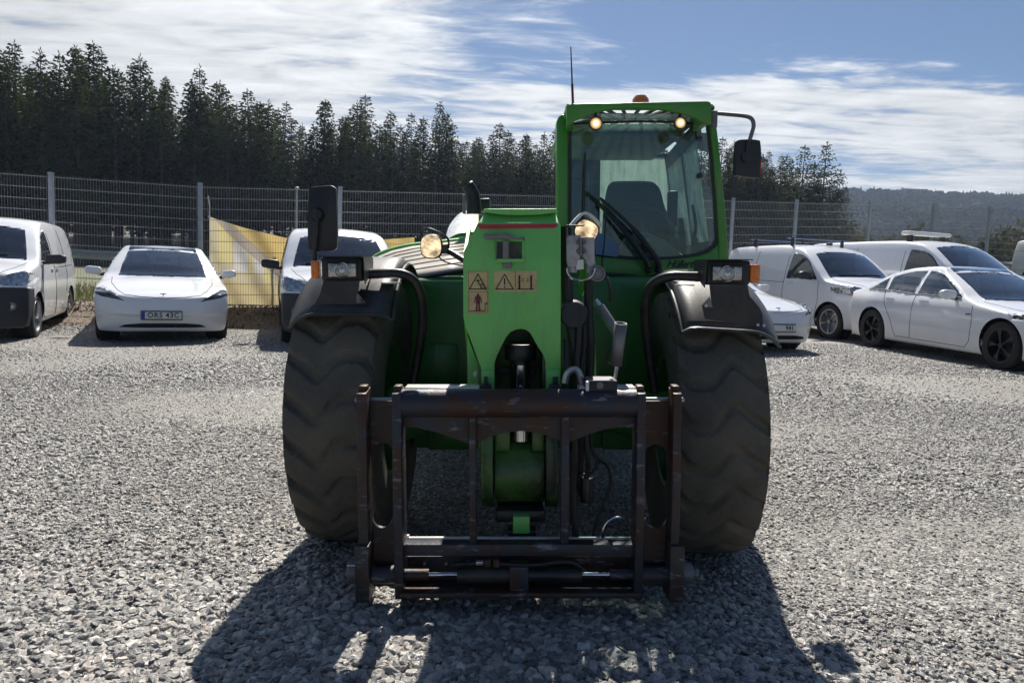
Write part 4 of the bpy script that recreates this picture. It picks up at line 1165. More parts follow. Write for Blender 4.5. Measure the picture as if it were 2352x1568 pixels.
    pts = drape(tree, [(-0.5, 0.16), (-0.3, 0.09), (0, 0.065), (0.3, 0.09), (0.5, 0.16)], 'top', 1, 0.0005); sm.tube(pts, 0.005, 4, cap=False)
    sm.build('panel_gaps', MAT['seam_black'], bd)
    for sg in (-1, 1):
        for yy in (2.45, 3.28):
            p = drape(tree, [(yy - 0.1, 0.86), (yy + 0.1, 0.865)], 'side', sg, 0.004)
            if len(p) > 1: MB().tube(p, 0.011, 6).build('door_handle', MAT['chrome'], bd)
        p = drape(tree, [(1.69, .943), (2.2, .953), (2.68, .962), (3.5, 1.01), (3.95, 1.01)], 'side', sg, 0.003)
        if len(p) > 1: MB().tube(p, 0.009, 5).build('window_strip', MAT['black_plastic'], bd)
    for sx in (-1, 1): wing_mirror(root, sx * 0.86, 1.78, 0.985, sx, 'white_paint', 1.0)
    for a, b2 in (((-0.52, 1.44), (0.02, 1.40)), ((0.0, 1.38), (0.50, 1.43))):
        q3 = drape(tree, [a, ((a[0] + b2[0]) / 2, 1.375), b2], 'top', 1, 0.010); MB().tube(q3, 0.007, 5).build('wiper', MAT['black_plastic'], root)
    for sg in (-1, 1):
        q3 = drape(tree, [(1.42, 0.72), (1.50, 0.715)], 'side', sg, 0.004)
        if len(q3) > 1: MB().tube(q3, 0.012, 6).build('side_camera', MAT['black_plastic'], bd)
    # emblem: a small T of grey metal
    p = drape(tree, [(0, 0.12), (0, 0.13)], 'top', 1, 0.002)[0]
    em = MB().prism([(-0.035, 0, 0.012), (0.035, 0, 0.012), (0.03, 0, 0.004), (0.008, 0, 0.002), (0, 0, -0.03), (-0.008, 0, 0.002), (-0.03, 0, 0.004)], (0, 0.003, 0)).build('emblem', MAT['grey_steel'], root)
    em.location = (p.x, p.y - 0.005, p.z + 0.02); em.rotation_euler = (-0.6, 0, 0); em.scale = (1.3, 1, 1.3)
    interior(root, sp); add_wheels(root, sp, 'aero')
    return root, sp, tree

def make_van(kind='small', white_front=False):
    if kind == 'small':
        sp = dict(L=4.50, W=1.86, zb=0.22, ns=52, belt=1.10, fa=0.88, wb=2.72, wr=0.325, ww=0.21, dash=1.35, seat=2.0, seatz=1.25, rows=1, mir=(1.75, 1.50), relax=5, curv=0.10,
            top=[(0, .80), (.06, .90), (.25, 1.0), (.6, 1.08), (.95, 1.15), (1.3, 1.40), (1.62, 1.635), (1.85, 1.745), (2.2, 1.80), (3.0, 1.83), (4.2, 1.81), (4.42, 1.77), (4.50, 1.68)],
            bot=[(0, .24), (.2, .19), (4.3, .22), (4.50, .30)],
            plan=[(0, .92), (.3, .965), (.9, 1.0), (3.8, 1.0), (4.3, .97), (4.5, .93)],
            sec=[(.2, .95), (.4, .99), (.7, 1.0), (.95, .985), (1.1, .96), (1.3, .925), (1.5, .875), (1.68, .81), (1.78, .74), (1.85, .66)],
            crown=[(0, .04), (1, .07), (1.6, .06), (2.5, .05), (4.5, .06)],
            nose=lambda b_, s: 0.33 * b_ ** 3.0 + 0.05 * np.clip((s - 0.6) / 0.4, 0, 1) ** 2, tail=lambda b_, s: 0.10 * b_ ** 4 + 0.10 * s ** 2)
        WS = [(-0.74, 1.10), (-0.4, 1.01), (0, 0.975), (0.4, 1.01), (0.74, 1.10), (0.69, 1.35), (0.61, 1.68), (0.3, 1.67), (0, 1.665), (-0.3, 1.67), (-0.61, 1.68), (-0.69, 1.35)]
        DW = spline2([(1.28, 1.10), (1.42, 1.27), (1.62, 1.47), (1.85, 1.58), (2.1, 1.61)], 3) + [(2.16, 1.10)]
        HL = [(0.52, 0.86), (0.64, 0.79), (0.84, 0.785), (0.90, 0.84), (0.905, 0.96), (0.86, 1.0), (0.72, 0.96)]
        seams = [[(1.22, 1.08), (1.18, .7), (1.28, .32), (1.4, .27)], [(2.2, 1.58), (2.22, .9), (2.2, .27)], [(2.2, 1.02), (3.9, 1.06)], [(3.2, 1.66), (3.25, .9), (3.12, .6)], [(1.4, .26), (2.2, .26)]]
        handle = [(2.0, 1.0), (2.4, 1.0)]; mirror = (0.90, 1.42, 1.16); WM = 1.35
    else:
        sp = dict(L=5.14, W=1.93, zb=0.22, ns=54, belt=1.18, fa=0.90, wb=3.20, wr=0.34, ww=0.22, dash=1.35, seat=2.05, seatz=1.32, rows=1, mir=(1.85, 1.62), relax=5, curv=0.08,
            top=[(0, .85), (.06, .95), (.25, 1.05), (.6, 1.13), (.95, 1.22), (1.3, 1.48), (1.65, 1.73), (1.9, 1.845), (2.3, 1.89), (3.2, 1.91), (4.8, 1.90), (5.06, 1.86), (5.14, 1.78)],
            bot=[(0, .25), (.2, .2), (4.9, .24), (5.14, .30)],
            plan=[(0, .93), (.3, .965), (.9, 1.0), (4.6, 1.0), (5.14, .95)],
            sec=[(.2, .95), (.4, .99), (.7, 1.0), (1.0, .99), (1.18, .965), (1.4, .93), (1.62, .88), (1.78, .82), (1.88, .76), (1.95, .68)],
            crown=[(0, .04), (1, .07), (1.6, .06), (2.5, .05), (5, .06)],
            nose=lambda b_, s: 0.33 * b_ ** 3.0 + 0.05 * np.clip((s - 0.6) / 0.4, 0, 1) ** 2, tail=lambda b_, s: 0.10 * b_ ** 4 + 0.08 * s ** 2)
        WS = [(-0.78, 1.08), (-0.4, 1.0), (0, 0.975), (0.4, 1.0), (0.78, 1.08), (0.74, 1.35), (0.66, 1.74), (0.3, 1.73), (0, 1.725), (-0.3, 1.73), (-0.66, 1.74), (-0.74, 1.35)]
        DW = spline2([(1.30, 1.17), (1.45, 1.35), (1.65, 1.56), (1.9, 1.66), (2.15, 1.68)], 3) + [(2.22, 1.17)]
        HL = [(0.52, 0.88), (0.66, 0.82), (0.86, 0.82), (0.93, 0.88), (0.93, 1.0), (0.86, 1.03), (0.72, 0.99)]
        seams = [[(1.25, 1.15), (1.2, .7), (1.3, .32)], [(2.27, 1.66), (2.3, .9), (2.27, .27)], [(2.3, 1.12), (4.3, 1.14)], [(3.5, 1.74), (3.52, .35)]]
        handle = [(2.05, 1.08), (2.5, 1.08)]; mirror = (0.94, 1.44, 1.25); WM = 1.4
    V, Q, sd = car_shell(sp, 0.032); RG = Regions(V, Q, sd, 0.03)
    body = ['body']
    for yy in (sp['fa'], sp['fa'] + sp['wb']):
        RG.cut('cut', 'side', circle(yy, sp['wr'] - 0.01, sp['wr'] + 0.05), lambda c, n: (np.abs(c[:, 0]) > 0.62) & (c[:, 2] < 0.78), body)
    RG.cut('windscreen', 'top', WS, lambda c, n: (n[:, 2] > 0.12) & (c[:, 1] < 2.2), body)
    RG.cut2('door_window', 'side', DW, lambda c, n: (np.abs(n[:, 0]) > 0.3) & (c[:, 2] > 0.9), body)
    RG.cut2('headlight', 'front', HL, lambda c, n: (c[:, 1] < 0.9) & (c[:, 2] > 0.6), body)
    if white_front:
        RG.cut('front_grille', 'front', [(-0.80, 0.36), (-0.66, 0.33), (0.66, 0.33), (0.80, 0.36), (0.84, 0.44), (0.74, 0.53), (0.58, 0.585), (-0.58, 0.585), (-0.74, 0.53), (-0.84, 0.44)], lambda c, n: (c[:, 1] < 0.6) & (np.abs(n[:, 2]) < 0.9), body)
    elif kind == 'small':
        RG.cut('bumper', 'front', [(-1.0, 0.1), (-1.0, 0.70), (-0.88, 0.76), (-0.62, 0.765), (-0.50, 0.73), (-0.42, 0.66), (0.42, 0.66), (0.50, 0.73), (0.62, 0.765), (0.88, 0.76), (1.0, 0.70), (1.0, 0.1)], lambda c, n: (c[:, 1] < 0.62) & (np.abs(n[:, 2]) < 0.9), body)
    root = empty('white_van')
    objs, tree = RG.build(root, dict(body='car_paint', windscreen='car_glass', door_window='car_glass', headlight='car_lamp_clear', bumper='bumper_plastic', front_grille='arch_black'))
    bd = objs['body']; sm = MB()
    for sg in (-1, 1):
        for line in seams:
            pts = drape(tree, line, 'side', sg, 0.0005)
            if len(pts) > 1: sm.tube(pts, 0.005, 4, cap=False)
        pts = drape(tree, [(sg * 0.58, 0.14), (sg * 0.70, 0.5), (sg * 0.76, 1.0)], 'top', 1, 0.0005); sm.tube(pts, 0.005, 4, cap=False)
    pts = drape(tree, [(-0.58, 0.14), (-0.3, 0.06), (0, 0.04), (0.3, 0.06), (0.58, 0.14)], 'top', 1, 0.0005)
    if len(pts) > 1: sm.tube(pts, 0.005, 4, cap=False)
    sm.build('panel_gaps', MAT['seam_black'], bd)
    for sg in (-1, 1):
        for a in handle:
            p = drape(tree, [(a[0] - 0.09, a[1]), (a[0] + 0.09, a[1])], 'side', sg, 0.012)
            if len(p) > 1: MB().tube(p, 0.014, 6).build('door_handle', MAT['white_paint'], bd)
        p = drape(tree, [(0.15 if kind == 'small' else 0.2, 0.0)], 'side', sg)
        hl = objs.get('headlight#1' if sg > 0 else 'headlight#2')
    for sx in (-1, 1): wing_mirror(root, sx * mirror[0], mirror[1], mirror[2], sx, 'black_plastic', 1.15)
    # lower intake and fog lamp surrounds
    lo = drape(tree, [(-0.55, 0.46), (0.55, 0.46)], 'front', 1, 0.004)
    if kind == 'small' and not white_front:
        MB().tube(lo, 0.05, 8).build('lower_intake', MAT['arch_black'], root)
        for sg in (-1, 1):
            p = drape(tree, [(sg * 0.72, 0.50), (sg * 0.722, 0.50)], 'front', 1, 0.0)[0]
            fl = MB().lathe([(0.035, 0.01), (0.04, -0.006), (0.055, -0.008), (0.062, 0.01)], (p.x, p.y - 0.005, p.z), 'Y', 20).build('fog_lamp', MAT['grey_steel'], root)
            MB().lathe([(0.001, -0.002), (0.034, 0.002)], (p.x, p.y - 0.004, p.z), 'Y', 16).build('lens', MAT['car_lamp_clear'], fl)
    if kind == 'small' and not white_front:
        for zz in (0.56, 0.60):
            q3 = drape(tree, [(-0.38, zz), (0.38, zz)], 'front', 1, 0.003); MB().tube(q3, 0.008, 5).build('grille_slat', MAT['arch_black'], root)
    # wiper
    p = drape(tree, [(-0.55, 1.09), (-0.1, 1.03), (0.5, 1.10)], 'top', 1, 0.012); MB().tube(p, 0.009, 5).build('wiper', MAT['black_plastic'], root)
    MB().lathe([(0.001, 0), (0.055, 0), (0.055, 0.012), (0.03, 0.014)], (0, 0, 0), 'Y', 24).build('emblem', MAT['chrome'], root)
    e = [c for c in root.children if c.name.startswith('emblem')][0]; pp = drape(tree, [(0, 0.78), (0.001, 0.78)], 'front', 1, 0.012)[0]; e.location = pp
    # bulkhead behind the seats
    MB().box(-0.74, 0.74, sp['seat'] + 0.55, sp['seat'] + 0.60, 0.4, sp['top'][8][1] - 0.25).build('bulkhead', MAT['console_grey'], root)
    interior(root, sp); add_wheels(root, sp, 'alloy' if kind == 'small' else 'steel')
    return root, sp, tree

def copy_tree(o, parent=None, skip=()):
    c = o.copy(); C.objects.link(c)
    if parent is not None: c.parent = parent
    for ch in list(o.children):
        if ch.name.split('.')[0] in skip: continue
        copy_tree(ch, c, skip)
    return c

def place(root, sp, front_px, y_px, D, heading, label, cat, name=None, group='white vehicles parked in the yard'):
    """stand the car so the middle of its front axle lies at front_px, D metres away; heading 0 faces the camera"""
    p = Wd(front_px, y_px, D)
    rz = heading
    m = Matrix.Rotation(rz, 3, 'Z'); off_ = m @ Vector((0, sp['fa'], 0))
    x, y = p.x - off_.x, p.y - off_.y
    ft = Vector((p.x, p.y)); rt = ft + Vector((m @ Vector((0, sp['wb'], 0)))[:2])
    root.location = (x, y, terrain(p.x, p.y) + 0.005); root.rotation_euler = (0, 0, rz)
    if name: root.name = name
    return tag(root, label, cat, group)

sedan, SP_S, TS = make_sedan()
van, SP_V, TV = make_van('small')
bigvan, SP_B, TB = make_van('large')
sedan2 = copy_tree(sedan); sedan3 = copy_tree(sedan); sedan4 = copy_tree(sedan)
van2 = copy_tree(van); van3, _sp, _t = make_van('small', True); van4 = copy_tree(bigvan)
place(sedan, SP_S, 376, 782, 11.35, R(25), 'white electric saloon facing the camera with number plate ORS 43C', 'car')
place(van, SP_V, -78, 790, 10.7, R(22), 'white van with black bumper cut off by the left edge of the photograph', 'van')
place(van2, SP_V, 785, 785, 11.5, R(18), 'white van half hidden behind the black rectangular mirror and lamp', 'van')
place(sedan2, SP_S, 1715, 778, 12.2, R(20), 'white saloon mostly hidden behind the right tyre with plate ending 941', 'car')
place(van3, SP_V, 1990, 770, 14.9, R(19), 'white van with silver roof bars right of the cab', 'van')
place(bigvan, SP_B, 2290, 760, 15.6, R(22), 'large white van with light bar on its roof behind the row', 'van')
place(sedan3, SP_S, 2422, 850, 10.25, R(8), 'nearest white saloon at the right showing its side and dark wheels', 'car')
place(sedan4, SP_S, 2470, 780, 19.5, R(12), 'white saloon of which only roof and bonnet show at the far right', 'car')
place(van4, SP_B, 2590, 740, 27.0, R(15), 'distant white van cut off by the right edge', 'van')
bigvan.scale = (1.11,) * 3; van3.scale = (1.05,) * 3
number_plate(sedan, 'ORS 43C', -0.02, -0.02, 0.405, -0.10)
number_plate(sedan2, '       941', -0.02, -0.02, 0.405, -0.10)
# roof bars of the small van
for yy in (2.35, 3.55):
    rb_ = MB().tube([(-0.78, yy, 1.93), (0.78, yy, 1.93)], 0.016, 6).build('roof_bar', MAT['chrome'], van3)
    MB().box(-0.66, -0.62, yy - 0.03, yy + 0.03, 1.76, 1.92).build('bar_foot', MAT['black_plastic'], rb_); MB().box(0.62, 0.66, yy - 0.03, yy + 0.03, 1.76, 1.92).build('bar_foot', MAT['black_plastic'], rb_)
MB().box(-0.04, 0.04, 1.95, 2.06, 1.80, 1.85).build('roof_antenna', MAT['black_plastic'], van3, bevel=0.01)
# light bar of the large van
lb = MB().box(-0.62, 0.62, 2.40, 2.62, 2.0, 2.08).build('light_bar', MAT['plate_white'], bigvan, bevel=0.03)
MB().box(-0.5, -0.44, 2.46, 2.56, 1.88, 2.0).build('bar_foot', MAT['black_plastic'], lb); MB().box(0.44, 0.5, 2.46, 2.56, 1.88, 2.0).build('bar_foot', MAT['black_plastic'], lb)
# ------------------------------------------------------------------ the telehandler
MO = Vector((0.08, 3.6, 0.0))
tele = empty('telehandler', (0, 0, 0), 0, 'green telehandler facing the camera with an empty black fork carriage and lit work lamps', 'telehandler')
tele.matrix_world = Matrix.Translation(CAMPOS) @ CAM_ROLL @ Matrix.Translation(-CAMPOS) @ Matrix.Translation(MO)
def gz(x): return -ROLL * x                       # the ground in the machine's frame
def part(mb, name, mat, parent=None, **kw):
    kw.setdefault('org', MO)
    return mb.build(name, MAT[mat], parent or tele, **kw)
def holder(name, parent=None):
    o = bpy.data.objects.new(name, None); C.objects.link(o); o.parent = parent or tele; o.empty_display_size = 0.1; return o
def plate(mb, pts, Y, t_):
    return mb.prism([P(a, b_, Y) for a, b_ in pts], (0, t_, 0))
def pbox(mb, x0, y0, x1, y1, Y, t_):
    a = P(x0, y0, Y); b_ = P(x1, y1, Y)
    return mb.box(min(a.x, b_.x), max(a.x, b_.x), Y, Y + t_, min(a.z, b_.z), max(a.z, b_.z))
def ptube(mb, pts, r, n=10, sm=5):
    return mb.tube(curve_pts([P(*p) for p in pts], sm), r, n)

# ---- tyres and rims
def tyre_mesh(r, w_, nth=300, nw=44):
    prof = []
    hw = w_ / 2; rr = r * 0.515
    co = []; rimr = rr
    # outline across the tyre: side wall, shoulder, tread, shoulder, side wall
    side_pts = [(rr, -hw * 0.80), (rr + 0.02, -hw * 0.90), (r * 0.66, -hw * 1.0), (r * 0.78, -hw * 1.03), (r * 0.87, -hw * 1.0), (r * 0.94, -hw * 0.955), (r * 0.975, -hw * 0.92)]
    tread = [(r * (1 - 0.022 * abs(t_) ** 3), t_ * hw * 0.88) for t_ in np.linspace(-1, 1, nw)]
    prof = side_pts + tread + [(a, -b_) for a, b_ in reversed(side_pts)]
    m_ = len(prof); V = []
    lugs = 22
    for k in range(nth):
        th = 2 * math.pi * k / nth
        for i, (ra, xa) in enumerate(prof):
            u = xa / (hw * 0.88)
            d = 0
            if abs(u) <= 1.06 and i >= 4 and i < m_ - 4:
                # wavy lateral grooves, worn nearly smooth in the middle
                ph = th * lugs / (2 * math.pi) + 0.27 * math.sin(u * 3.9 + 0.5) + 0.05 * math.sin(u * 9)
                g = abs((ph % 1.0) - 0.5) * 2
                g = min(1, max(0, (g - 0.64) / 0.18)); g = g * g * (3 - 2 * g)
                d = -0.026 * g * (0.45 + 0.65 * min(1, abs(u)) ** 1.5)
                d += 0.0015 * math.sin(th * 97 + u * 31)
            if i in (4, m_ - 5): d *= 0.6
            V.append((xa, (ra + d) * math.cos(th), (ra + d) * math.sin(th)))
    fs = []
    for k in range(nth):
        k2 = (k + 1) % nth
        for i in range(m_ - 1): fs.append((k * m_ + i, k * m_ + i + 1, k2 * m_ + i + 1, k2 * m_ + i))
    me = bpy.data.meshes.new('tyre'); me.from_pydata(V, [], fs)
    bm = bmesh.new(); bm.from_mesh(me); bmesh.ops.recalc_face_normals(bm, faces=bm.faces); bm.to_mesh(me); bm.free()
    sharp(me, 40); me.materials.append(MAT['tyre_rubber'])
    return me, rr
TR, TW = 0.625, 0.385
tyre_me, rimr = tyre_mesh(TR, TW)
rimb = MB().lathe([(rimr + 0.004, -TW * 0.40), (rimr - 0.02, -TW * 0.38), (rimr - 0.03, -TW * 0.2), (rimr - 0.05, 0.0), (rimr - 0.05, 0.04), (0.16, 0.07), (0.14, 0.13), (0.02, 0.14)], (0, 0, 0), 'X', 40)
rimb.lathe([(rimr + 0.004, TW * 0.40), (rimr - 0.02, TW * 0.38), (rimr - 0.03, TW * 0.2), (rimr - 0.05, 0.04)], (0, 0, 0), 'X', 40)
for k in range(8):
    a = 6.2832 * k / 8; rimb.cyl((0.06, 0.2 * math.cos(a), 0.2 * math.sin(a)), (0.095, 0.2 * math.cos(a), 0.2 * math.sin(a)), 0.016, n=6)
rim_me = rimb.mesh('rim'); rim_me.materials.append(MAT['chassis_green'])
AX = 3.53
WX = {-1: -0.728, 1: 0.890}
wh = {}
for (sx, yy, st) in ((-1, AX, R(-2)), (1, AX, R(-2.5)), (-1, AX + 2.75, 0), (1, AX + 2.75, 0)):
    x = WX[sx]
    o = bpy.data.objects.new('wheel', tyre_me); C.objects.link(o); o.parent = tele
    o.location = Vector((x, yy, gz(x) + TR - 0.012)) - MO
    o.rotation_euler = (random.uniform(0, 0.2), 0, (math.pi if sx < 0 else 0) + st); o['label'] = 'big worn tyre with wavy lugs'
    r2 = bpy.data.objects.new('rim', rim_me); C.objects.link(r2); r2.parent = o
    wh[(sx, yy)] = o

# ---- mudguards over the front wheels, each with its lamp stalk
def fender(sx, lip_in, lip_out, w0, w1):
    xc = WX[sx]; cz = gz(xc) + TR
    holder_ = MB(); ns_, nx_ = 26, 15; Rf = TR + 0.085
    grid = []
    for i in range(ns_):
        row = []
        for j in range(nx_):
            u = j / (nx_ - 1)                      # 0 inner edge, 1 outer edge
            x = w0 + (w1 - w0) * u
            lip = lip_in + (lip_out - lip_in) * u
            a = R(lip + (128 - lip) * i / (ns_ - 1))
            drop = 0.10 * max(0, (u - 0.62) / 0.38) ** 2.2 + 0.035 * max(0, (0.10 - u) / 0.10) ** 1.5
            rr = Rf - drop
            row.append(Vector((x, AX - rr * math.cos(a), cz + rr * math.sin(a))))
        grid.append(row)
    v = [p for r_ in grid for p in r_]; f = [(i * nx_ + j, i * nx_ + j + 1, (i + 1) * nx_ + j + 1, (i + 1) * nx_ + j) for i in range(ns_ - 1) for j in range(nx_ - 1)]
    holder_.add(v, f)
    me = holder_.mesh('mudguard', org=MO)
    o = link('mudguard', me, MAT['fender_plastic'], tele)
    so = o.modifiers.new('thick', 'SOLIDIFY'); so.thickness = 0.008; so.offset = -1
    # rolled bead round the front edge
    edge = [grid[0][j] for j in range(nx_)]; edge2 = [grid[i][0] for i in range(ns_ - 1, -1, -1)]
    part(MB().tube(edge2 + edge, 0.0075, 6), 'edge_bead', 'fender_plastic', o)
    return o, grid
fl, gl_ = fender(-1, 41, 42, -0.490, -0.935)
fr_, gr_ = fender(1, 42, 39.5, 0.700, 1.118)

def lamp_unit(sx, hx0, hx1, hy0, hy1, Y, lens, ind, par):
    o = MB(); pbox(o, hx0, hy0, hx1, hy1, Y, 0.085)
    h = part(o, 'headlight', 'black_plastic', bevel=0.010)
    # open sheet-metal hood over the lamp
    t_ = MB(); a = P(hx0 - 3, hy0 - 1, Y - 0.02); b_ = P(hx1 + 3, hy0 - 1, Y - 0.02)
    t_.box(a.x, b_.x, Y - 0.045, Y + 0.16, a.z, a.z + 0.004)
    xin = b_.x if sx < 0 else a.x
    t_.prism([(xin, Y - 0.045, a.z), (xin, Y + 0.16, a.z), (xin, Y + 0.16, a.z - 0.05), (xin, Y - 0.02, a.z - 0.11)], (0.004 * (1 if sx < 0 else -1), 0, 0))
    part(t_, 'lamp_hood', 'black_plastic', h)
    l_ = MB(); pbox(l_, lens[0] - 3, lens[1] - 3, lens[2] + 3, lens[3] + 3, Y - 0.006, 0.01); part(l_, 'bezel', 'cab_dark', h, bevel=0.004)
    l_ = MB(); pbox(l_, *lens, Y - 0.012, 0.012); part(l_, 'lens', 'headlamp_glass', h, bevel=0.006, seg=3)
    c = P((lens[0] + lens[2]) / 2, (lens[1] + lens[3]) / 2, Y - 0.014)
    part(MB().lathe([(0.0285, -0.001), (0.031, -0.003), (0.0335, -0.001)], c, 'Y', 28).lathe([(0.001, -0.004), (0.012, -0.001)], c, 'Y', 16), 'reflector_ring', 'rod_steel', h)
    i_ = MB(); pbox(i_, *ind, Y - 0.004, 0.07); part(i_, 'indicator', 'amber_lens', None, bevel=0.008, seg=3)
    return h
hl_ = lamp_unit(-1, 737, 833, 591, 645.8, 3.05, (752.5, 603.5, 819, 636.5), (712.5, 598, 733, 639.5), fl)
hr_ = lamp_unit(1, 1624, 1723, 598.5, 654.6, 3.0, (1637, 611, 1705, 644.5), (1724.5, 607, 1746.5, 650), fr_)
# black stalk plates from lamp down to the mudguard lip
m1 = MB(); plate(m1, [(742.7, 645), (826, 645), (822, 672), (820, 696), (839, 695), (839, 700), (836, 721), (766, 726), (716, 727), (712, 706), (726, 694), (736, 672)], 3.035, 0.006)
sb_ = part(m1, 'lamp_bracket', 'pipe_black', fl)
m2 = MB(); plate(m2, [(818, 678), (822, 674), (840, 694), (819, 696)], 3.030, 0.004); part(m2, 'bracket_gusset', 'grey_steel', sb_)
for a, b_ in ((831, 690),): part(MB().cyl(P(a, b_, 3.035), P(a, b_, 3.015), 0.006, n=8), 'bolt', 'pipe_black', sb_)
m1 = MB(); plate(m1, [(1630, 654.6), (1717, 654.6), (1722, 680), (1744, 706), (1752, 722), (1752, 750), (1700, 744), (1619.9, 732), (1613, 703), (1613.5, 700.5), (1635.5, 706)], 2.985, 0.006)
sb2 = part(m1, 'lamp_bracket', 'pipe_black', fr_)
m2 = MB(); plate(m2, [(1613, 700), (1630, 681), (1637, 706)], 2.980, 0.004); part(m2, 'bracket_gusset', 'grey_steel', sb2)
for a, b_ in ((1622, 702), (1741, 746), (1755, 747)): part(MB().cyl(P(a, b_, 2.985), P(a, b_, 2.972), 0.0065, n=8), 'bolt', 'steel_bar', sb2)

# ---- tubular guards round the lamps down to the axle
o = MB(); ptube(o, [(832, 630, 3.13), (880, 628, 3.13), (925, 630, 3.14), (955, 650, 3.15), (969, 690, 3.18), (970, 745, 3.22), (960, 820, 3.27), (944, 900, 3.3)], 0.021, 12, 6)
part(o, 'guard_tube', 'pipe_black')
o = MB(); ptube(o, [(1626, 636, 3.08), (1580, 635, 3.08), (1535, 636, 3.10), (1500, 652, 3.13), (1483, 685, 3.17), (1482, 740, 3.22), (1492, 820, 3.27), (1504, 900, 3.3)], 0.021, 12, 6)
part(o, 'guard_tube', 'pipe_black')
for a in ((896, 634, 3.12), (1573, 639, 3.08)):
    o = MB(); p = P(*a); o.box(p.x - 0.04, p.x + 0.04, p.y, p.y + 0.05, p.z - 0.032, p.z - 0.026); part(o, 'guard_clip', 'steel_bar')

# ---- left mirror on its stalk
mz = holder('mirror')
o = MB(); plate(o, spline2([(708, 440), (711, 431), (730, 428), (758, 426), (768, 430), (771, 440), (773, 500), (773, 560), (770, 572), (758, 576), (722, 577), (710, 573), (707, 560), (706, 500), (708, 440)], 3)[:-1], 3.10, 0.035)
part(o, 'mirror_shell', 'black_plastic', mz, bevel=0.008)
o = MB(); plate(o, [(710, 434), (768, 431), (770, 570), (710, 571)], 3.136, 0.003); part(o, 'mirror_glass', 'chrome', mz)
o = MB(); ptube(o, [(722, 600, 3.09), (724, 560, 3.08), (729, 500, 3.075)], 0.010, 8); p = P(730, 494, 3.10)
o.lathe([(0.001, -0.03), (0.022, -0.03), (0.026, -0.01), (0.030, 0.0)], p, 'Y', 20); o.box(p.x - 0.016, p.x + 0.008, p.y - 0.035, p.y - 0.005, p.z - 0.014, p.z + 0.022)
part(o, 'mirror_stalk', 'pipe_black', mz, bevel=0)

# ---- front chassis
o = MB(); a, b_ = P(908, 640, 3.85), P(1560, 642, 3.85)
o.box(a.x, b_.x, 3.85, 6.9, 0.58, 1.262); part(o, 'chassis', 'chassis_green', bevel=0.06, seg=4)
o = MB(); o.box(-0.52, 0.78, 3.80, 4.2, 0.37, 0.58).box(-0.44, -0.2, 3.76, 3.8, 0.37, 0.60).box(0.47, 0.66, 3.76, 3.8, 0.37, 0.60).box(-0.40, 0.60, 4.2, 6.4, 0.34, 0.58); part(o, 'front_crossmember', 'chassis_green', bevel=0.012)
o = MB(); o.tube([(WX[-1] + 0.15, AX, 0.60), (-0.35, AX, 0.62), (0.5, AX, 0.60), (WX[1] - 0.15, AX, 0.58)], [0.14, 0.09, 0.09, 0.14], 16); part(o, 'axle', 'chassis_green')
o = MB(); o.tube([(WX[-1] + 0.15, AX + 2.75, 0.60), (WX[1] - 0.15, AX + 2.75, 0.58)], 0.10, 12); part(o, 'axle', 'chassis_green')
o = MB(); plate(o, [(958, 790), (1048, 790), (1052, 800), (1052, 894), (958, 894)], 3.835, 0.012); part(o, 'access_panel', 'chassis_green', bevel=0.004)
# engine compartment on the left of the boom
hood = MB()
N_ = 9; lo = [(900, 634), (930, 634), (960, 634), (1000, 628), (1030, 623), (1066, 618)]; hi = [(846, 606), (868, 588), (900, 575), (945, 565), (1000, 559), (1066, 552)]
v = []
for i in range(6):
    for k in range(N_):
        t_ = k / (N_ - 1); x = lo[i][0] + (hi[i][0] - lo[i][0]) * t_; y = lo[i][1] + (hi[i][1] - lo[i][1]) * t_
        q_ = P(x, y, 3.90 + 0.95 * t_); q_.z += 0.02 * math.sin(t_ * math.pi); v.append(q_)
hood.add(v, [(i * N_ + k, i * N_ + k + 1, (i + 1) * N_ + k + 1, (i + 1) * N_ + k) for i in range(5) for k in range(N_ - 1)])
hd = link('engine_hood', hood.mesh('engine_hood', org=MO), MAT['hood_grey'], tele); q_ = hd.modifiers.new('t', 'SOLIDIFY'); q_.thickness = 0.02
for k in range(6):
    t_ = 0.16 + k * 0.135; row = []
    for i in range(6):
        x = lo[i][0] + (hi[i][0] - lo[i][0]) * t_; y = lo[i][1] + (hi[i][1] - lo[i][1]) * t_
        q_ = P(x, y, 3.90 + 0.95 * t_); q_.z += 0.02 * math.sin(t_ * math.pi) + 0.004; row.append(q_)
    o = MB(); o.tube(row, 0.003, 6); part(o, 'louvre', 'louvre_dark', hd)
# rim of the hood
rimline = [P(a, b_ + 1, 3.90 + 0.97) for a, b_ in hi]
o = MB(); o.tube(curve_pts(rimline, 4), 0.022, 8); part(o, 'hood_rim', 'boom_green', hd)
o = MB(); vv = [P(a, b_, 3.90) for a, b_ in lo]; o.tube(curve_pts([q_ + Vector((0, 0, -0.012)) for q_ in vv], 4), 0.010, 6); part(o, 'hood_seal', 'hose_black', hd)
o = MB(); o.box(-0.98, P(1062, 700, 4.2).x, 4.85, 6.0, 0.75, 1.33); o.box(-0.60, P(1062, 700, 4.2).x, 3.92, 4.85, 0.9, 1.24); part(o, 'engine_cover', 'chassis_green', bevel=0.05, seg=3)
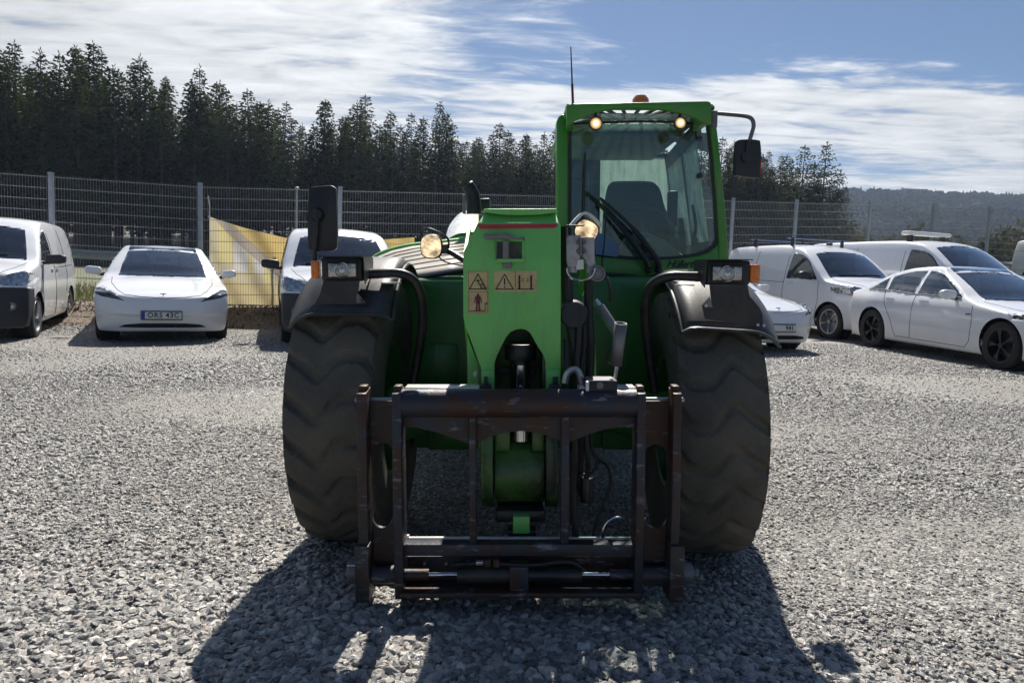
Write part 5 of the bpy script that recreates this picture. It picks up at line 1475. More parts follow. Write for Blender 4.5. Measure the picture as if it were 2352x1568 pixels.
# rear bonnet, silver top with exhaust
def bn(a, b_): return P(a, b_, 5.35 + (548 - b_) * 0.0085)
o = MB(); o.prism([bn(a, b_) for a, b_ in spline2([(1023, 552), (1026, 530), (1034, 512), (1051, 492), (1070, 482), (1096, 478)], 3) + [(1100, 478), (1092, 520), (1080, 540), (1052, 543)]], (0, 0.05, -0.12))
rb_ = part(o, 'rear_bonnet', 'silver_panel', bevel=0.02)
o = MB(); o.prism([bn(a, b_) + Vector((0, -0.01, 0.01)) for a, b_ in ((1078, 484), (1098, 480), (1098, 545), (1070, 545))], (0, 0.01, -0.01)); part(o, 'bonnet_edge', 'orange_metal', rb_)
o = MB(); plate(o, spline2([(1022, 553), (1040, 541), (1060, 534), (1090, 531)], 3) + [(1090, 546), (1048, 549), (1024, 560)], 5.2, 0.12); part(o, 'bonnet_lip', 'chassis_green', rb_, bevel=0.01)
o = MB(); plate(o, [(1026, 549), (1066, 543), (1066, 549), (1026, 556)], 4.9, 0.04); part(o, 'bonnet_trim', 'plate_white', rb_)
ex = holder('exhaust')
o = MB(); ptube(o, [(1089, 492, 5.1), (1088, 465, 5.1), (1083, 440, 5.1), (1073, 424, 5.1)], [0.052] * 5 + [0.050] * 5 + [0.046] * 5 + [0.040], 14, 5); part(o, 'exhaust_pipe', 'pipe_black', ex)
o = MB(); plate(o, [(1061, 447), (1068, 446), (1070, 492), (1062, 490)], 5.0, 0.02); part(o, 'exhaust_shield', 'grey_steel', ex, bevel=0.004)
o = MB(); plate(o, [(1097, 456), (1125, 455), (1125, 485), (1097, 484)], 5.2, 0.2); part(o, 'air_intake_box', 'pipe_black', bevel=0.01)

# ---- boom and its drop head
YB = 2.90
bm_ = MB()
outline = [(1097, 512), (1085, 537), (1065, 579), (1063.5, 600), (1064, 728), (1074, 762), (1105, 845), (1107, 900)]
arch = [(1136, 900), (1136, 834), (1141, 818), (1151, 797), (1162, 775), (1172, 763), (1183, 757.5), (1196, 755), (1208, 757), (1217, 764), (1225, 777), (1236, 797), (1248, 815), (1253, 834), (1254, 900)]
outline2 = [(1288, 900), (1288, 520), (1284, 512)]
bm_ = MB(); plate(bm_, outline + arch + outline2, YB, 0.03)
boom = part(bm_, 'boom_head_plate', 'boom_green', bevel=0.003)
# sides and the sloping top of the head
sd_ = MB()
tl, tr_ = P(1097, 512, YB), P(1284, 512, YB); TZ = 1.545
bl_, br_ = Vector((tl.x + 0.035, YB + 0.10, TZ)), Vector((tr_.x - 0.012, YB + 0.10, TZ))
sd_.prism([tl, tr_, br_, bl_], (0, 0.02, -0.012))
part(sd_, 'head_top', 'boom_green', boom, bevel=0.004)
sd_ = MB(); sd_.prism([bl_, br_, Vector((br_.x, YB + 0.5, TZ + 0.0)), Vector((bl_.x, YB + 0.5, TZ + 0.0))], (0, 0, -0.012)); part(sd_, 'head_cover', 'boom_green', boom, bevel=0.003)
lip = MB(); tz = 479
lip.prism([P(1110, 480, YB + 0.02), P(1279, 479, YB + 0.02), P(1279, 488, YB + 0.02), P(1240, 493, YB + 0.02), P(1195, 494.5, YB + 0.02), P(1150, 493, YB + 0.02), P(1110, 487, YB + 0.02)], (0, 0.35, 0.02)); part(lip, 'top_lip', 'boom_green', boom, bevel=0.003)
xl, xr = P(1064, 700, YB).x, P(1288, 700, YB).x
s1 = MB(); s1.prism([(xl, YB + 0.03, P(0, 580, YB).z), (xl, YB + 0.35, 1.5), (xl, YB + 0.55, 1.1), (xl, YB + 0.35, 0.80), (xl, YB + 0.03, P(0, 728, YB).z)], (0.012, 0, 0))
part(s1, 'side_plate', 'boom_green', boom)
s1 = MB(); s1.prism([(xr - 0.012, YB + 0.03, P(0, 520, YB).z), (xr - 0.012, YB + 0.35, 1.5), (xr - 0.012, YB + 0.55, 1.1), (xr - 0.012, YB + 0.35, 0.80), (xr - 0.012, YB + 0.03, P(0, 898, YB).z)], (0.012, 0, 0))
part(s1, 'side_plate', 'boom_green', boom)
bo_ = MB(); bo_.box(-0.17, 0.18, YB + 0.5, 7.3, 1.12, 1.50); part(bo_, 'boom', 'boom_green', bevel=0.015)
bo_ = MB(); plate(bo_, [(1073, 770), (1104, 848), (1107, 905), (1074, 905)], YB + 0.10, 0.02); part(bo_, 'cheek_plate', 'boom_green', boom, bevel=0.003)
bo_ = MB(); plate(bo_, [(1088, 905), (1092, 868), (1100, 838), (1106, 846), (1107, 905)], YB + 0.06, 0.012); part(bo_, 'cheek_rib', 'boom_green', boom)
for xs_ in ((1107, 1135), (1255, 1286)):
    bo_ = MB(); pbox(bo_, xs_[0], 850, xs_[1], 905, YB - 0.008, 0.008); part(bo_, 'tab_plate', 'boom_green', boom, bevel=0.002)
for xs_ in ((1111, 1120), (1270, 1282)):
    bo_ = MB(); pbox(bo_, xs_[0], 866, xs_[1], 885, YB - 0.03, 0.022); part(bo_, 'locking_pin', 'rusty_steel', boom, bevel=0.002)
    bo_ = MB(); c = (xs_[0] + xs_[1]) / 2; plate(bo_, [(c - 13, 884), (c + 12, 884), (c + 13, 903), (c - 17, 903)], YB - 0.05, 0.05); part(bo_, 'pin_lug', 'worn_black', boom, bevel=0.003)
# white chip painted as light through a small hole left of the arch
bo_ = MB(); plate(bo_, [(1086, 858), (1093, 850), (1096, 856), (1090, 868)], YB + 0.09, 0.006); part(bo_, 'hole_light', 'plate_white', boom)
# recess with wall, inside the arch
rc = MB(); rc.box(xl + 0.06, xr - 0.05, YB + 0.32, YB + 0.34, 0.55, 1.30); part(rc, 'inner_wall', 'greasy_green', boom)
rc = MB(); rc.box(xl + 0.055, xl + 0.075, YB + 0.03, YB + 0.32, 0.55, 1.12).box(xr - 0.07, xr - 0.05, YB + 0.03, YB + 0.32, 0.55, 1.12); part(rc, 'inner_wall', 'greasy_green', boom)
cyx = P(1196, 850, YB + 0.08)
rc = MB(); rc.cyl((cyx.x, YB + 0.12, 0.62), (cyx.x, YB + 0.12, 0.935), 0.041, n=24); rc.cyl((cyx.x, YB + 0.12, 0.935), (cyx.x, YB + 0.12, 1.0), 0.065, n=24); part(rc, 'tilt_cylinder_barrel', 'pipe_black', boom, bevel=0.003)
rc = MB(); rc.cyl((cyx.x, YB + 0.10, 0.58), (cyx.x, YB + 0.10, 0.915), 0.030, n=24); part(rc, 'tilt_cylinder_rod', 'chrome', boom)
for z_ in ((P(0, 848, YB).z), ):
    rc = MB(); rc.box(xl + 0.09, xr - 0.09, YB + 0.2, YB + 0.24, z_ - 0.05, z_ - 0.02); part(rc, 'hose_bridge', 'pipe_black', boom, bevel=0.006)
# red tape, latch and recess
rt = MB(); plate(rt, [(1096, 515.5), (1282, 514), (1276, 523.5), (1102, 526)], YB - 0.003, 0.003); part(rt, 'red_strip', 'red_tape', boom)
la = holder('boom_latch', boom)
x0, y0, x1, y1 = 1136, 548, 1204, 602
fr = MB(); pbox(fr, x0, y0, x1, y0 + 6, YB - 0.006, 0.006); pbox(fr, x0, y1 - 8, x1, y1, YB - 0.02, 0.02); pbox(fr, x0, y0, x0 + 5, y1, YB - 0.006, 0.006); pbox(fr, x1 - 5, y0, x1, y1, YB - 0.006, 0.006); part(fr, 'recess_frame', 'boom_green', la, bevel=0.002)
fr = MB(); pbox(fr, 1141, 555, 1199, 594, YB - 0.002, 0.002); part(fr, 'recess_back', 'greasy_green', la)
fr = MB(); c = P(1162, 575, YB); fr.cyl((c.x, YB - 0.016, P(0, 594, YB).z), (c.x, YB - 0.016, P(0, 555, YB).z), 0.014, n=16); part(fr, 'latch_pin', 'grey_steel', la)
fr = MB(); plate(fr, spline2([(1110, 543), (1113, 538), (1130, 537), (1160, 535.5), (1170, 539), (1184, 547)], 3) + [(1178, 550), (1160, 548), (1150, 547), (1118, 549), (1111, 548)], YB - 0.035, 0.022); part(fr, 'latch_handle', 'grey_steel', la, bevel=0.003)
fr = MB(); ptube(fr, [(1168, 549, YB - 0.03), (1190, 548, YB - 0.035), (1204, 543, YB - 0.05)], 0.0025, 6); ptube(fr, [(1176, 548, YB - 0.03), (1206, 548.5, YB - 0.03)], 0.003, 6); ptube(fr, [(1139, 545, YB - 0.02), (1138, 570, YB - 0.02), (1140, 598, YB - 0.02)], 0.003, 6); part(fr, 'split_pin', 'grey_steel', la)
fr = MB(); c = P(1165, 604, YB); fr.box(c.x - 0.018, c.x + 0.018, YB - 0.014, YB - 0.003, c.z - 0.02, c.z + 0.012); part(fr, 'latch_foot', 'grey_steel', la, bevel=0.003)

# ---- warning stickers (generic pictograms as on the machine)
def sticker(x0, y0, x1, y1, name='warning_sticker'):
    o = MB(); pbox(o, x0, y0, x1, y1, YB - 0.0025, 0.0022); return part(o, name, 'sticker_cream', boom)
YS = YB - 0.0040
def seg(mb, pts, w_, closed=False):
    q_ = pts + [pts[0]] if closed else pts
    for a, b_ in zip(q_[:-1], q_[1:]):
        d = Vector((b_[0] - a[0], b_[1] - a[1])); L__ = d.length
        if L__ == 0: continue
        n = Vector((-d.y, d.x)) / L__ * w_ / 2; d = d / L__ * w_ * 0.35
        mb.prism([P(a[0] - d.x + n.x, a[1] - d.y + n.y, YS), P(b_[0] + d.x + n.x, b_[1] + d.y + n.y, YS), P(b_[0] + d.x - n.x, b_[1] + d.y - n.y, YS), P(a[0] - d.x - n.x, a[1] - d.y - n.y, YS)], (0, 0.0012, 0))
    return mb
s1 = sticker(1073, 622, 1122.5, 720)
o = MB(); seg(o, [(1073.5, 670.5), (1122, 670.5)], 0.8); seg(o, [(1076, 624), (1120, 624), (1120, 718), (1076, 718)], 0.5, True); part(o, 'print_border', 'print_maroon', s1)
o = MB(); seg(o, [(1098, 629), (1117, 664), (1078, 664)], 2.2, True); part(o, 'print_triangle', 'print_black', s1)
o = MB(); seg(o, [(1092, 644), (1098, 647), (1104, 642)], 1.5); seg(o, [(1098, 645), (1100, 653), (1105, 656), (1104, 661), (1114, 661)], 2.0); seg(o, [(1100, 653), (1107, 652), (1110, 656)], 1.6); seg(o, [(1097, 642), (1098, 644)], 2.4); part(o, 'print_falling_figure', 'print_black', s1)
o = MB(); seg(o, [(1098, 676), (1098, 678)], 5); seg(o, [(1098, 682), (1098, 694)], 9); seg(o, [(1092, 683), (1090, 695)], 2.4); seg(o, [(1104, 683), (1106, 695)], 2.4); seg(o, [(1095.5, 694), (1095, 712)], 3.6); seg(o, [(1100.5, 694), (1101, 712)], 3.6); part(o, 'print_figure', 'print_maroon', s1)
o = MB(); seg(o, [(1078, 714), (1114, 714), (1114, 697), (1118, 695), (1118, 700)], 1.6); part(o, 'print_hook', 'print_black', s1)
o = MB(); seg(o, [(1089, 676), (1105, 712)], 0.8); seg(o, [(1107, 676), (1090, 712)], 0.8); part(o, 'print_cross', 'print_red', s1)
s2 = sticker(1135, 622, 1232.5, 670)
o = MB(); seg(o, [(1184, 622.5), (1184, 669.5)], 0.8); part(o, 'print_border', 'print_maroon', s2)
o = MB(); seg(o, [(1159, 630), (1179, 664), (1139, 664)], 2.2, True); seg(o, [(1159, 640), (1159, 653)], 2.8); seg(o, [(1159, 658), (1159, 660)], 2.8); part(o, 'print_triangle', 'print_black', s2)
o = MB(); seg(o, [(1193, 634), (1193, 663)], 4.2); seg(o, [(1220, 634), (1220, 663)], 4.2); seg(o, [(1188, 664), (1226, 664)], 2); seg(o, [(1197, 646), (1203, 645)], 1.4); seg(o, [(1209, 645), (1215, 646)], 1.4); seg(o, [(1200, 640), (1202, 641)], 2); seg(o, [(1211, 640), (1213, 641)], 2); part(o, 'print_posts', 'print_black', s2)

# ---- hydraulic bosses behind the carriage
dr = holder('tilt_pivot')
YD = 2.86
for xs_ in ((1104, 1133), (1254, 1283)):
    o = MB(); a, b_ = P(xs_[0], 1000, YD), P(xs_[1], 1172, YD)
    pts = []
    zt_, zb_ = P(0, 985, YD).z, P(0, 1172, YD).z
    for q_ in [(YD + 0.06, zt_ + 0.14), (YD + 0.01, zt_), (YD - 0.03, (zt_ + zb_) / 2), (YD - 0.01, zb_ + 0.05), (YD + 0.04, zb_), (YD + 0.22, zb_ + 0.02), (YD + 0.30, zt_ + 0.1)]: pts.append((a.x, q_[0], q_[1]))
    o.prism(pts, (b_.x - a.x, 0, 0)); part(o, 'pivot_cheek', 'greasy_green', dr, bevel=0.008)
a, b_ = P(1136, 1080, YD), P(1251, 1080, YD)
o = MB(); zc = P(0, 1082, YD + 0.14).z
o.lathe([(0.06, a.x), (0.135, a.x), (0.135, b_.x), (0.06, b_.x)], (0, YD + 0.13, zc + 0.015), 'X', 36); part(o, 'pivot_drum', 'greasy_green', dr, bevel=0.006)
o = MB(); o.box(a.x, P(1172, 1010, YD).x, YD + 0.02, YD + 0.2, P(0, 1040, YD).z, P(0, 985, YD).z).box(P(1222, 1010, YD).x, b_.x, YD + 0.02, YD + 0.2, P(0, 1040, YD).z, P(0, 985, YD).z); part(o, 'pivot_block', 'greasy_green', dr, bevel=0.01)
o = MB(); c = P(1197, 985, YD - 0.02); o.cyl((c.x, YD + 0.05, c.z - 0.06), (c.x, YD + 0.05, c.z + 0.14), 0.032, n=20); part(o, 'piston_rod', 'chrome', dr)
o = MB(); o.cyl((c.x, YD + 0.03, c.z - 0.005), (c.x, YD - 0.02, c.z - 0.01), 0.006, n=8); part(o, 'grease_nipple', 'rod_steel', dr)
o = MB(); pbox(o, 1138, 1172, 1252, 1200, YD - 0.01, 0.12); part(o, 'cross_block', 'pipe_black', dr, bevel=0.01)
o = MB(); pbox(o, 1178, 1186, 1217, 1226, YD - 0.05, 0.06); part(o, 'lower_lug', 'boom_green', dr, bevel=0.006)
o = MB(); pbox(o, 1165, 1218, 1232, 1232, YD - 0.04, 0.08); part(o, 'lower_block', 'pipe_black', dr, bevel=0.006)

# ---- fork carriage
YC = 2.66
fc = holder('fork_carriage')
def cp(mb, name, mat, **kw): return part(mb, name, mat, fc, **kw)
a, b_ = P(918, 930, YC), P(1466, 930, YC); rt_ = (P(0, 897, YC).z - P(0, 963, YC).z) / 2
o = MB(); o.cyl((a.x, YC + 0.04, a.z), (b_.x, YC + 0.04, a.z), rt_, n=36); cp(o, 'top_tube', 'scuffed_tube')
o = MB(); o.box(a.x + 0.01, P(1098, 900, YC).x, YC + 0.06, YC + 0.14, a.z + rt_ - 0.025, a.z + rt_ + 0.002).box(P(1334, 900, YC).x, b_.x, YC + 0.06, YC + 0.14, a.z + rt_ - 0.025, a.z + rt_ + 0.002); cp(o, 'top_sunlit_strip', 'sunlit_steel', bevel=0.002)  # pale strips painted as sunlit tube top, left out in the boom's shadow
for x0, x1 in ((814.5, 844), (904, 925), (1459.6, 1479), (1540, 1560)):
    outer = x0 < 900 or x0 > 1500
    o = MB(); aa, bb = P(x0, 1150, YC), P(x1, 1150, YC)
    w0, w1 = aa.x, bb.x
    if outer:                     # a thin upright with a broader shoe below
        mid = (w0 + w1) / 2
        if x0 < 900: w0, w1 = P(824, 1150, YC).x, P(846, 1150, YC).x
        else: w0, w1 = P(1541, 1150, YC).x, P(1560, 1150, YC).x
    zt_, zb_ = P(0, 903, YC).z, P(0, 1375, YC).z
    o.prism([(w0, YC - 0.01, zt_), (w0, YC + 0.09, zt_ + 0.01), (w0, YC + 0.10, zb_ + 0.10), (w0, YC + 0.07, zb_ - 0.005), (w0, YC - 0.005, zb_ + 0.0), (w0, YC - 0.02, (zt_ + zb_) / 2)], (w1 - w0, 0, 0))
    cp(o, 'upright', 'rusty_steel' if outer else 'worn_black', bevel=0.003)
    o = MB(); o.box(w0 + 0.002, w1 - 0.002, YC + 0.02, YC + 0.07, zt_ - 0.002, P(0, 888, YC).z); cp(o, 'hook', 'rusty_steel', bevel=0.005)
for x0, x1, sl0, sl1, y0_, y1_ in ((844, 905, 855, 902, 1016, 1212), (1479, 1541, 1480.5, 1532, 1020, 1213)):
    o = MB(); YP = YC + 0.07
    cx_ = (sl0 + sl1) / 2; rr = (sl1 - sl0) / 2
    slot = [(cx_ - rr, y0_ + rr)] + [(cx_ - rr * math.cos(t_), y0_ + rr - rr * math.sin(t_)) for t_ in np.linspace(0.3, math.pi - 0.3, 7)] + [(cx_ + rr, y0_ + rr)]
    slotb = [(cx_ + rr, y1_ - rr)] + [(cx_ + rr * math.cos(t_), y1_ - rr + rr * math.sin(t_)) for t_ in np.linspace(0.3, math.pi - 0.3, 7)] + [(cx_ - rr, y1_ - rr)]
    # plate in two halves so that the slot is really open
    hx = slot[:5]; h1 = [(x0, 921), (cx_, 921)] + [slot[4]] + slot[4::-1][1:] + [slotb[-1]] + slotb[4:][::-1][1:] + [(cx_, 1330), (x0, 1330)]
    left = [(x0, 921), (cx_, 921), (cx_, y0_)] + [(cx_ - rr * math.sin(t_), y0_ + rr - rr * math.cos(t_)) for t_ in np.linspace(0.25, math.pi / 2, 6)] + [(cx_ - rr * math.cos(t_), y1_ - rr + rr * math.sin(t_)) for t_ in np.linspace(0, math.pi / 2, 6)] + [(cx_, 1345), (x0, 1345)]
    right = [(2 * cx_ - a_, b__) for a_, b__ in left]
    right = [(x1 if abs(a_ - (2 * cx_ - x0)) < 1e-6 else a_, b__) for a_, b__ in right]
    plate(o, left, YP, 0.02); plate(o, right[::-1], YP, 0.02)
    cp(o, 'slotted_plate', 'rusty_steel')
    # bright worn edge of the slot
    e = MB(); e.tube([P(cx_ + rr * math.cos(t_), y1_ - rr + rr * math.sin(t_), YP + 0.01) for t_ in np.linspace(0.1, math.pi - 0.1, 12)], 0.004, 6); cp(e, 'slot_edge', 'steel_bar')
    # short pin across the top
    e = MB(); aa, bb = P(x0 - (28 if x0 < 1000 else 0), 918, YC + 0.1), P(x1 + (30 if x0 > 1000 else 0), 918, YC + 0.1)
    e.cyl(aa, Vector((bb.x, aa.y, aa.z)), 0.010, n=14); cp(e, 'cross_pin', 'steel_bar')
for x0, x1 in ((1077, 1094), (1290, 1306)):
    o = MB(); pbox(o, x0, 958, x1, 1252, YC + 0.02, 0.05); cp(o, 'inner_upright', 'worn_black', bevel=0.003)
# scalloped gusset under the tube
o = MB(); plate(o, [(926, 955), (1076, 955), (1076, 1018), (1067, 1016), (1040, 1005), (1005, 993), (960, 982), (926, 978)], YC + 0.05, 0.014); cp(o, 'gusset', 'worn_black')
o = MB(); plate(o, [(1095, 955), (1289, 955), (1289, 1014), (1275, 1008), (1255, 999), (1225, 992), (1196, 989), (1165, 992), (1135, 1000), (1110, 1010), (1095, 1015)], YC + 0.05, 0.014); cp(o, 'gusset', 'worn_black')
o = MB(); plate(o, [(1307, 955), (1459, 955), (1459, 981), (1425, 980), (1390, 985), (1350, 998), (1320, 1010), (1307, 1015)], YC + 0.05, 0.014); cp(o, 'gusset', 'worn_black')
o = MB(); pbox(o, 925, 1250, 1466, 1277, YC + 0.01, 0.06); cp(o, 'lower_bar', 'worn_black', bevel=0.004)
rod = holder('float_rod', fc)
o = MB(); aa, bb = P(922, 1241, YC + 0.12), P(1462, 1241, YC + 0.12); o.cyl((aa.x, YC + 0.13, aa.z), (bb.x, YC + 0.13, aa.z), 0.0125, n=20); part(o, 'rod', 'sunlit_steel', rod)
o = MB(); c = P(936, 1241, YC + 0.12); o.cyl((c.x - 0.006, YC + 0.13, c.z), (c.x + 0.006, YC + 0.13, c.z), 0.022, n=20); part(o, 'collar', 'steel_bar', rod)
o = MB(); c = P(1428, 1262, YC); o.tube([Vector((c.x + 0.058 * math.cos(t_), YC + 0.11, c.z + 0.02 + 0.066 * math.sin(t_))) for t_ in np.linspace(-0.2, math.pi + 0.2, 20)], 0.006, 8); cp(o, 'lifting_eye', 'rod_steel')
# hydraulic cylinder low down
hc = holder('locking_cylinder', fc)
o = MB(); zc = P(0, 1326, YC).z
for x0, x1, r_ in ((1048, 1171, 0.031), (1213, 1340, 0.029)):
    aa, bb = P(x0, 1150, YC), P(x1, 1150, YC); o.cyl((aa.x, YC + 0.03, zc), (bb.x, YC + 0.03, zc), r_, n=28)
part(o, 'barrel', 'pipe_black', hc, bevel=0.003)
for x0, x1 in ((981, 1048), (1338, 1405)):
    o = MB(); aa, bb = P(x0, 1150, YC), P(x1, 1150, YC); o.cyl((aa.x, YC + 0.03, zc), (bb.x, YC + 0.03, zc), 0.0085, n=16); part(o, 'piston_rod', 'chrome', hc)
o = MB(); pbox(o, 1170, 1302, 1214, 1372, YC + 0.0, 0.07); part(o, 'centre_block', 'worn_black', hc, bevel=0.004)
for x0, x1 in ((850, 981), (1405, 1541)):
    o = MB(); aa, bb = P(x0, 1150, YC), P(x1, 1150, YC); o.cyl((aa.x, YC + 0.03, zc), (bb.x, YC + 0.03, zc), 0.019 if x0 > 1000 else 0.021, n=18)
    o.cyl((aa.x + (0.0 if x0 < 1000 else 0.10), YC + 0.03, zc), (bb.x - (0.10 if x0 < 1000 else 0.0), YC + 0.03, zc), 0.034, n=18); part(o, 'lock_pin', 'worn_black', hc)
o = MB(); pbox(o, 1093, 1289, 1103 + 7, 1298, YC + 0.0, 0.02); part(o, 'hose_fitting', 'steel_bar', hc, bevel=0.003)
o = MB(); pbox(o, 1112, 1286, 1128, 1303, YC + 0.0, 0.02).box(*(lambda p1, p2: (p1.x, p2.x, YC, YC + 0.02, p2.z, p1.z))(P(1132, 1286, YC), P(1147, 1303, YC))); part(o, 'valve', 'worn_black', hc, bevel=0.003)
o = MB(); ptube(o, [(1040, 1296, YC + 0.02), (1093, 1293, YC + 0.01)], 0.009, 8); ptube(o, [(1147, 1294, YC + 0.01), (1190, 1297, YC), (1240, 1296, YC), (1285, 1290, YC - 0.01), (1320, 1293, YC - 0.01), (1342, 1310, YC)], 0.009, 8); part(o, 'hose', 'hose_black', hc)
o = MB(); pbox(o, 926, 1277, 1459, 1368, YC + 0.11, 0.012); cp(o, 'back_plate', 'worn_black')
o = MB(); pbox(o, 918, 1362, 1472, 1374, YC - 0.02, 0.14); cp(o, 'bottom_bar', 'rusty_steel', bevel=0.003)
for x in (976, 1025):
    o = MB(); c = P(x, 1291, YC + 0.11); o.cyl(c, c + Vector((0, -0.015, 0)), 0.006, n=8); cp(o, 'bolt_head', 'orange_metal')  # orange light on the bolt heads is put into their colour
for s_, x0, x1 in ((-1, 817.6, 852), (1, 1538, 1571)):
    o = MB(); aa, bb = P(x0, 1150, YC), P(x1, 1150, YC); z1_, z0_ = P(0, 1252, YC - 0.02).z, P(0, 1384, YC - 0.02).z
    w0, w1 = (aa.x, bb.x) if s_ > 0 else (P(819, 1320, YC).x, P(851, 1320, YC).x)
    o.prism([(w0, YC - 0.03, z1_), (w0, YC + 0.14, z1_), (w0, YC + 0.17, z0_ + 0.03), (w0, YC + 0.08, z0_ - 0.002), (w0, YC - 0.03, z0_ + 0.004)], (w1 - w0, 0, 0)); cp(o, 'end_shoe', 'rusty_steel', bevel=0.005)
o = MB(); aa, bb = P(793, 1322, YC), P(817, 1322, YC); o.cyl((aa.x, YC + 0.05, aa.z), (bb.x + 0.01, YC + 0.05, aa.z), 0.042, n=24); cp(o, 'pin_head', 'grey_steel', bevel=0.008)
o = MB(); pbox(o, 797, 1296, 816, 1306, YC + 0.02, 0.06); cp(o, 'pin_sunlit_top', 'steel_bar', bevel=0.002)  # bright box added as the sunlit top of the pin head
o = MB(); aa, bb = P(1571, 1326, YC), P(1596, 1326, YC); o.cyl((aa.x - 0.01, YC + 0.05, aa.z), (bb.x, YC + 0.05, aa.z), 0.040, n=24); o.cyl((bb.x, YC + 0.05, aa.z - 0.005), (P(1611, 1326, YC).x, YC + 0.05, aa.z - 0.005), 0.024, n=6); cp(o, 'pin_head', 'grey_steel', bevel=0.006)

# ---- hydraulic couplers, hoses and lines between boom and cab
cu = holder('quick_coupler')
YQ = 2.92
o = MB(); plate(o, [(1301, 540), (1334, 540), (1335, 551), (1331, 560), (1330, 572), (1334, 586), (1330, 600), (1326, 612), (1318, 613), (1304, 612), (1301, 598)], YQ, 0.05); part(o, 'coupler_half', 'coupler_grey', cu, bevel=0.005)
o = MB(); plate(o, [(1338, 545), (1366, 545), (1366, 585), (1367, 606), (1364, 613), (1350, 612), (1345, 598), (1338, 588)], YQ + 0.005, 0.05); part(o, 'coupler_half', 'coupler_grey', cu, bevel=0.005)
for x0, x1 in ((1302, 1326), (1347, 1368)):
    o = MB(); aa = P((x0 + x1) / 2, 600, YQ + 0.025); o.cyl(aa, aa - Vector((0, 0, 0.045)), (x1 - x0) / 2 / F * YQ, n=18); part(o, 'hose_socket', 'coupler_grey', cu, bevel=0.003)
for yy in (556, 577):
    o = MB(); c = P(1335, yy, YQ - 0.002); o.tube([c + Vector((0.018 * math.cos(t_), 0, 0.010 * math.sin(t_))) for t_ in np.linspace(0, 6.283, 17)][:-1], 0.003, 6, closed=True); part(o, 'spring_ring', 'grey_steel', cu)
o = MB(); c = P(1334, 567, YQ - 0.004); o.box(c.x - 0.004, c.x + 0.004, YQ - 0.01, YQ, c.z - 0.035, c.z + 0.035); part(o, 'lock_bar', 'grey_steel', cu)
o = MB(); pbox(o, 1300, 516, 1343, 518.5, YQ - 0.01, 0.06); pbox(o, 1300, 516, 1303, 545, YQ - 0.01, 0.06); part(o, 'coupler_cover', 'pipe_black', cu, bevel=0.002)
o = MB(); c = P(1334, 616, YQ - 0.01); o.tube([c + Vector((0.055 * math.cos(t_), 0, 0.048 * math.sin(t_))) for t_ in np.linspace(math.pi, 2 * math.pi, 16)], 0.0035, 6); part(o, 'wire_handle', 'rod_steel', cu)
o = MB(); plate(o, [(1323, 597), (1340, 596), (1341, 618), (1324, 620)], YQ, 0.003); part(o, 'paper_tag', 'plate_white', cu)
o = MB(); c = P(1372, 628, YQ); o.lathe([(0.001, -0.012), (0.010, -0.012), (0.012, -0.004), (0.022, -0.004), (0.026, -0.012), (0.031, -0.010), (0.032, 0.02)], c, 'Y', 28); part(o, 'dust_cap', 'grey_steel', cu)
o = MB(); ptube(o, [(1388, 633, YQ), (1396, 645, YQ), (1402, 665, YQ), (1401, 690, YQ + 0.03)], 0.006, 8); part(o, 'cap_cord', 'hose_black', cu)
hs = holder('hose_bundle')
for i, pts in enumerate(([(1296, 520, 2.97), (1297, 600, 2.97), (1300, 690, 2.97), (1312, 780, 2.98), (1322, 900, 2.98)],
        [(1303, 640, 2.96), (1306, 700, 2.96), (1318, 800, 2.95), (1318, 910, 2.96)],
        [(1330, 705, 2.94), (1330, 760, 2.94), (1325, 830, 2.93), (1322, 905, 2.93)],
        [(1340, 720, 2.97), (1342, 790, 2.96), (1335, 850, 2.95), (1348, 905, 2.95)],
        [(1300, 780, 2.93), (1302, 850, 2.9), (1295, 905, 2.9)],
        [(1352, 640, 3.0), (1352, 720, 3.0), (1356, 800, 3.0), (1352, 890, 3.0)])):
    o = MB(); ptube(o, pts, [0.016, 0.018, 0.014, 0.011, 0.012, 0.019][i], 10, 6); part(o, 'hose', 'hose_black', hs)
for i, pts in enumerate(([(1318, 965, 2.8), (1322, 1040, 2.8), (1318, 1120, 2.82), (1322, 1230, 2.8)], [(1330, 965, 2.82), (1335, 1030, 2.83), (1330, 1110, 2.85), (1345, 1150, 2.85)], [(1345, 965, 2.8), (1348, 1030, 2.8), (1350, 1080, 2.82), (1338, 1120, 2.84)],
        [(1356, 970, 2.83), (1362, 1040, 2.83), (1395, 1070, 2.84), (1402, 1110, 2.84), (1385, 1160, 2.84), (1366, 1210, 2.83), (1362, 1250, 2.8)], [(1360, 1040, 2.82), (1372, 1060, 2.81), (1360, 1085, 2.82), (1330, 1090, 2.82)], [(1305, 980, 2.84), (1309, 1080, 2.84), (1308, 1200, 2.82)])):
    o = MB(); ptube(o, pts, [0.014, 0.013, 0.010, 0.006, 0.006, 0.013][i], 10, 6); part(o, 'hose', 'hose_black', hs)
o = MB(); c = P(1348, 1118, 2.84); o.cyl(c + Vector((0, 0, 0.04)), c - Vector((0, 0, 0.06)), 0.026, n=16); c = P(1320, 1060, 2.84); o.cyl(c + Vector((0, 0, 0.05)), c - Vector((0, 0, 0.05)), 0.020, n=12); part(o, 'fitting', 'pipe_black', hs, bevel=0.003)
o = MB(); pbox(o, 1300, 640, 1317, 715, 2.98, 0.04); part(o, 'cable_box', 'cab_dark', bevel=0.008)
o = MB(); c = P(1318, 722, 2.94); o.lathe([(0.001, -0.012), (0.05, -0.012), (0.058, 0.0), (0.058, 0.03)], c, 'Y', 28); part(o, 'swivel_cover', 'cab_dark')
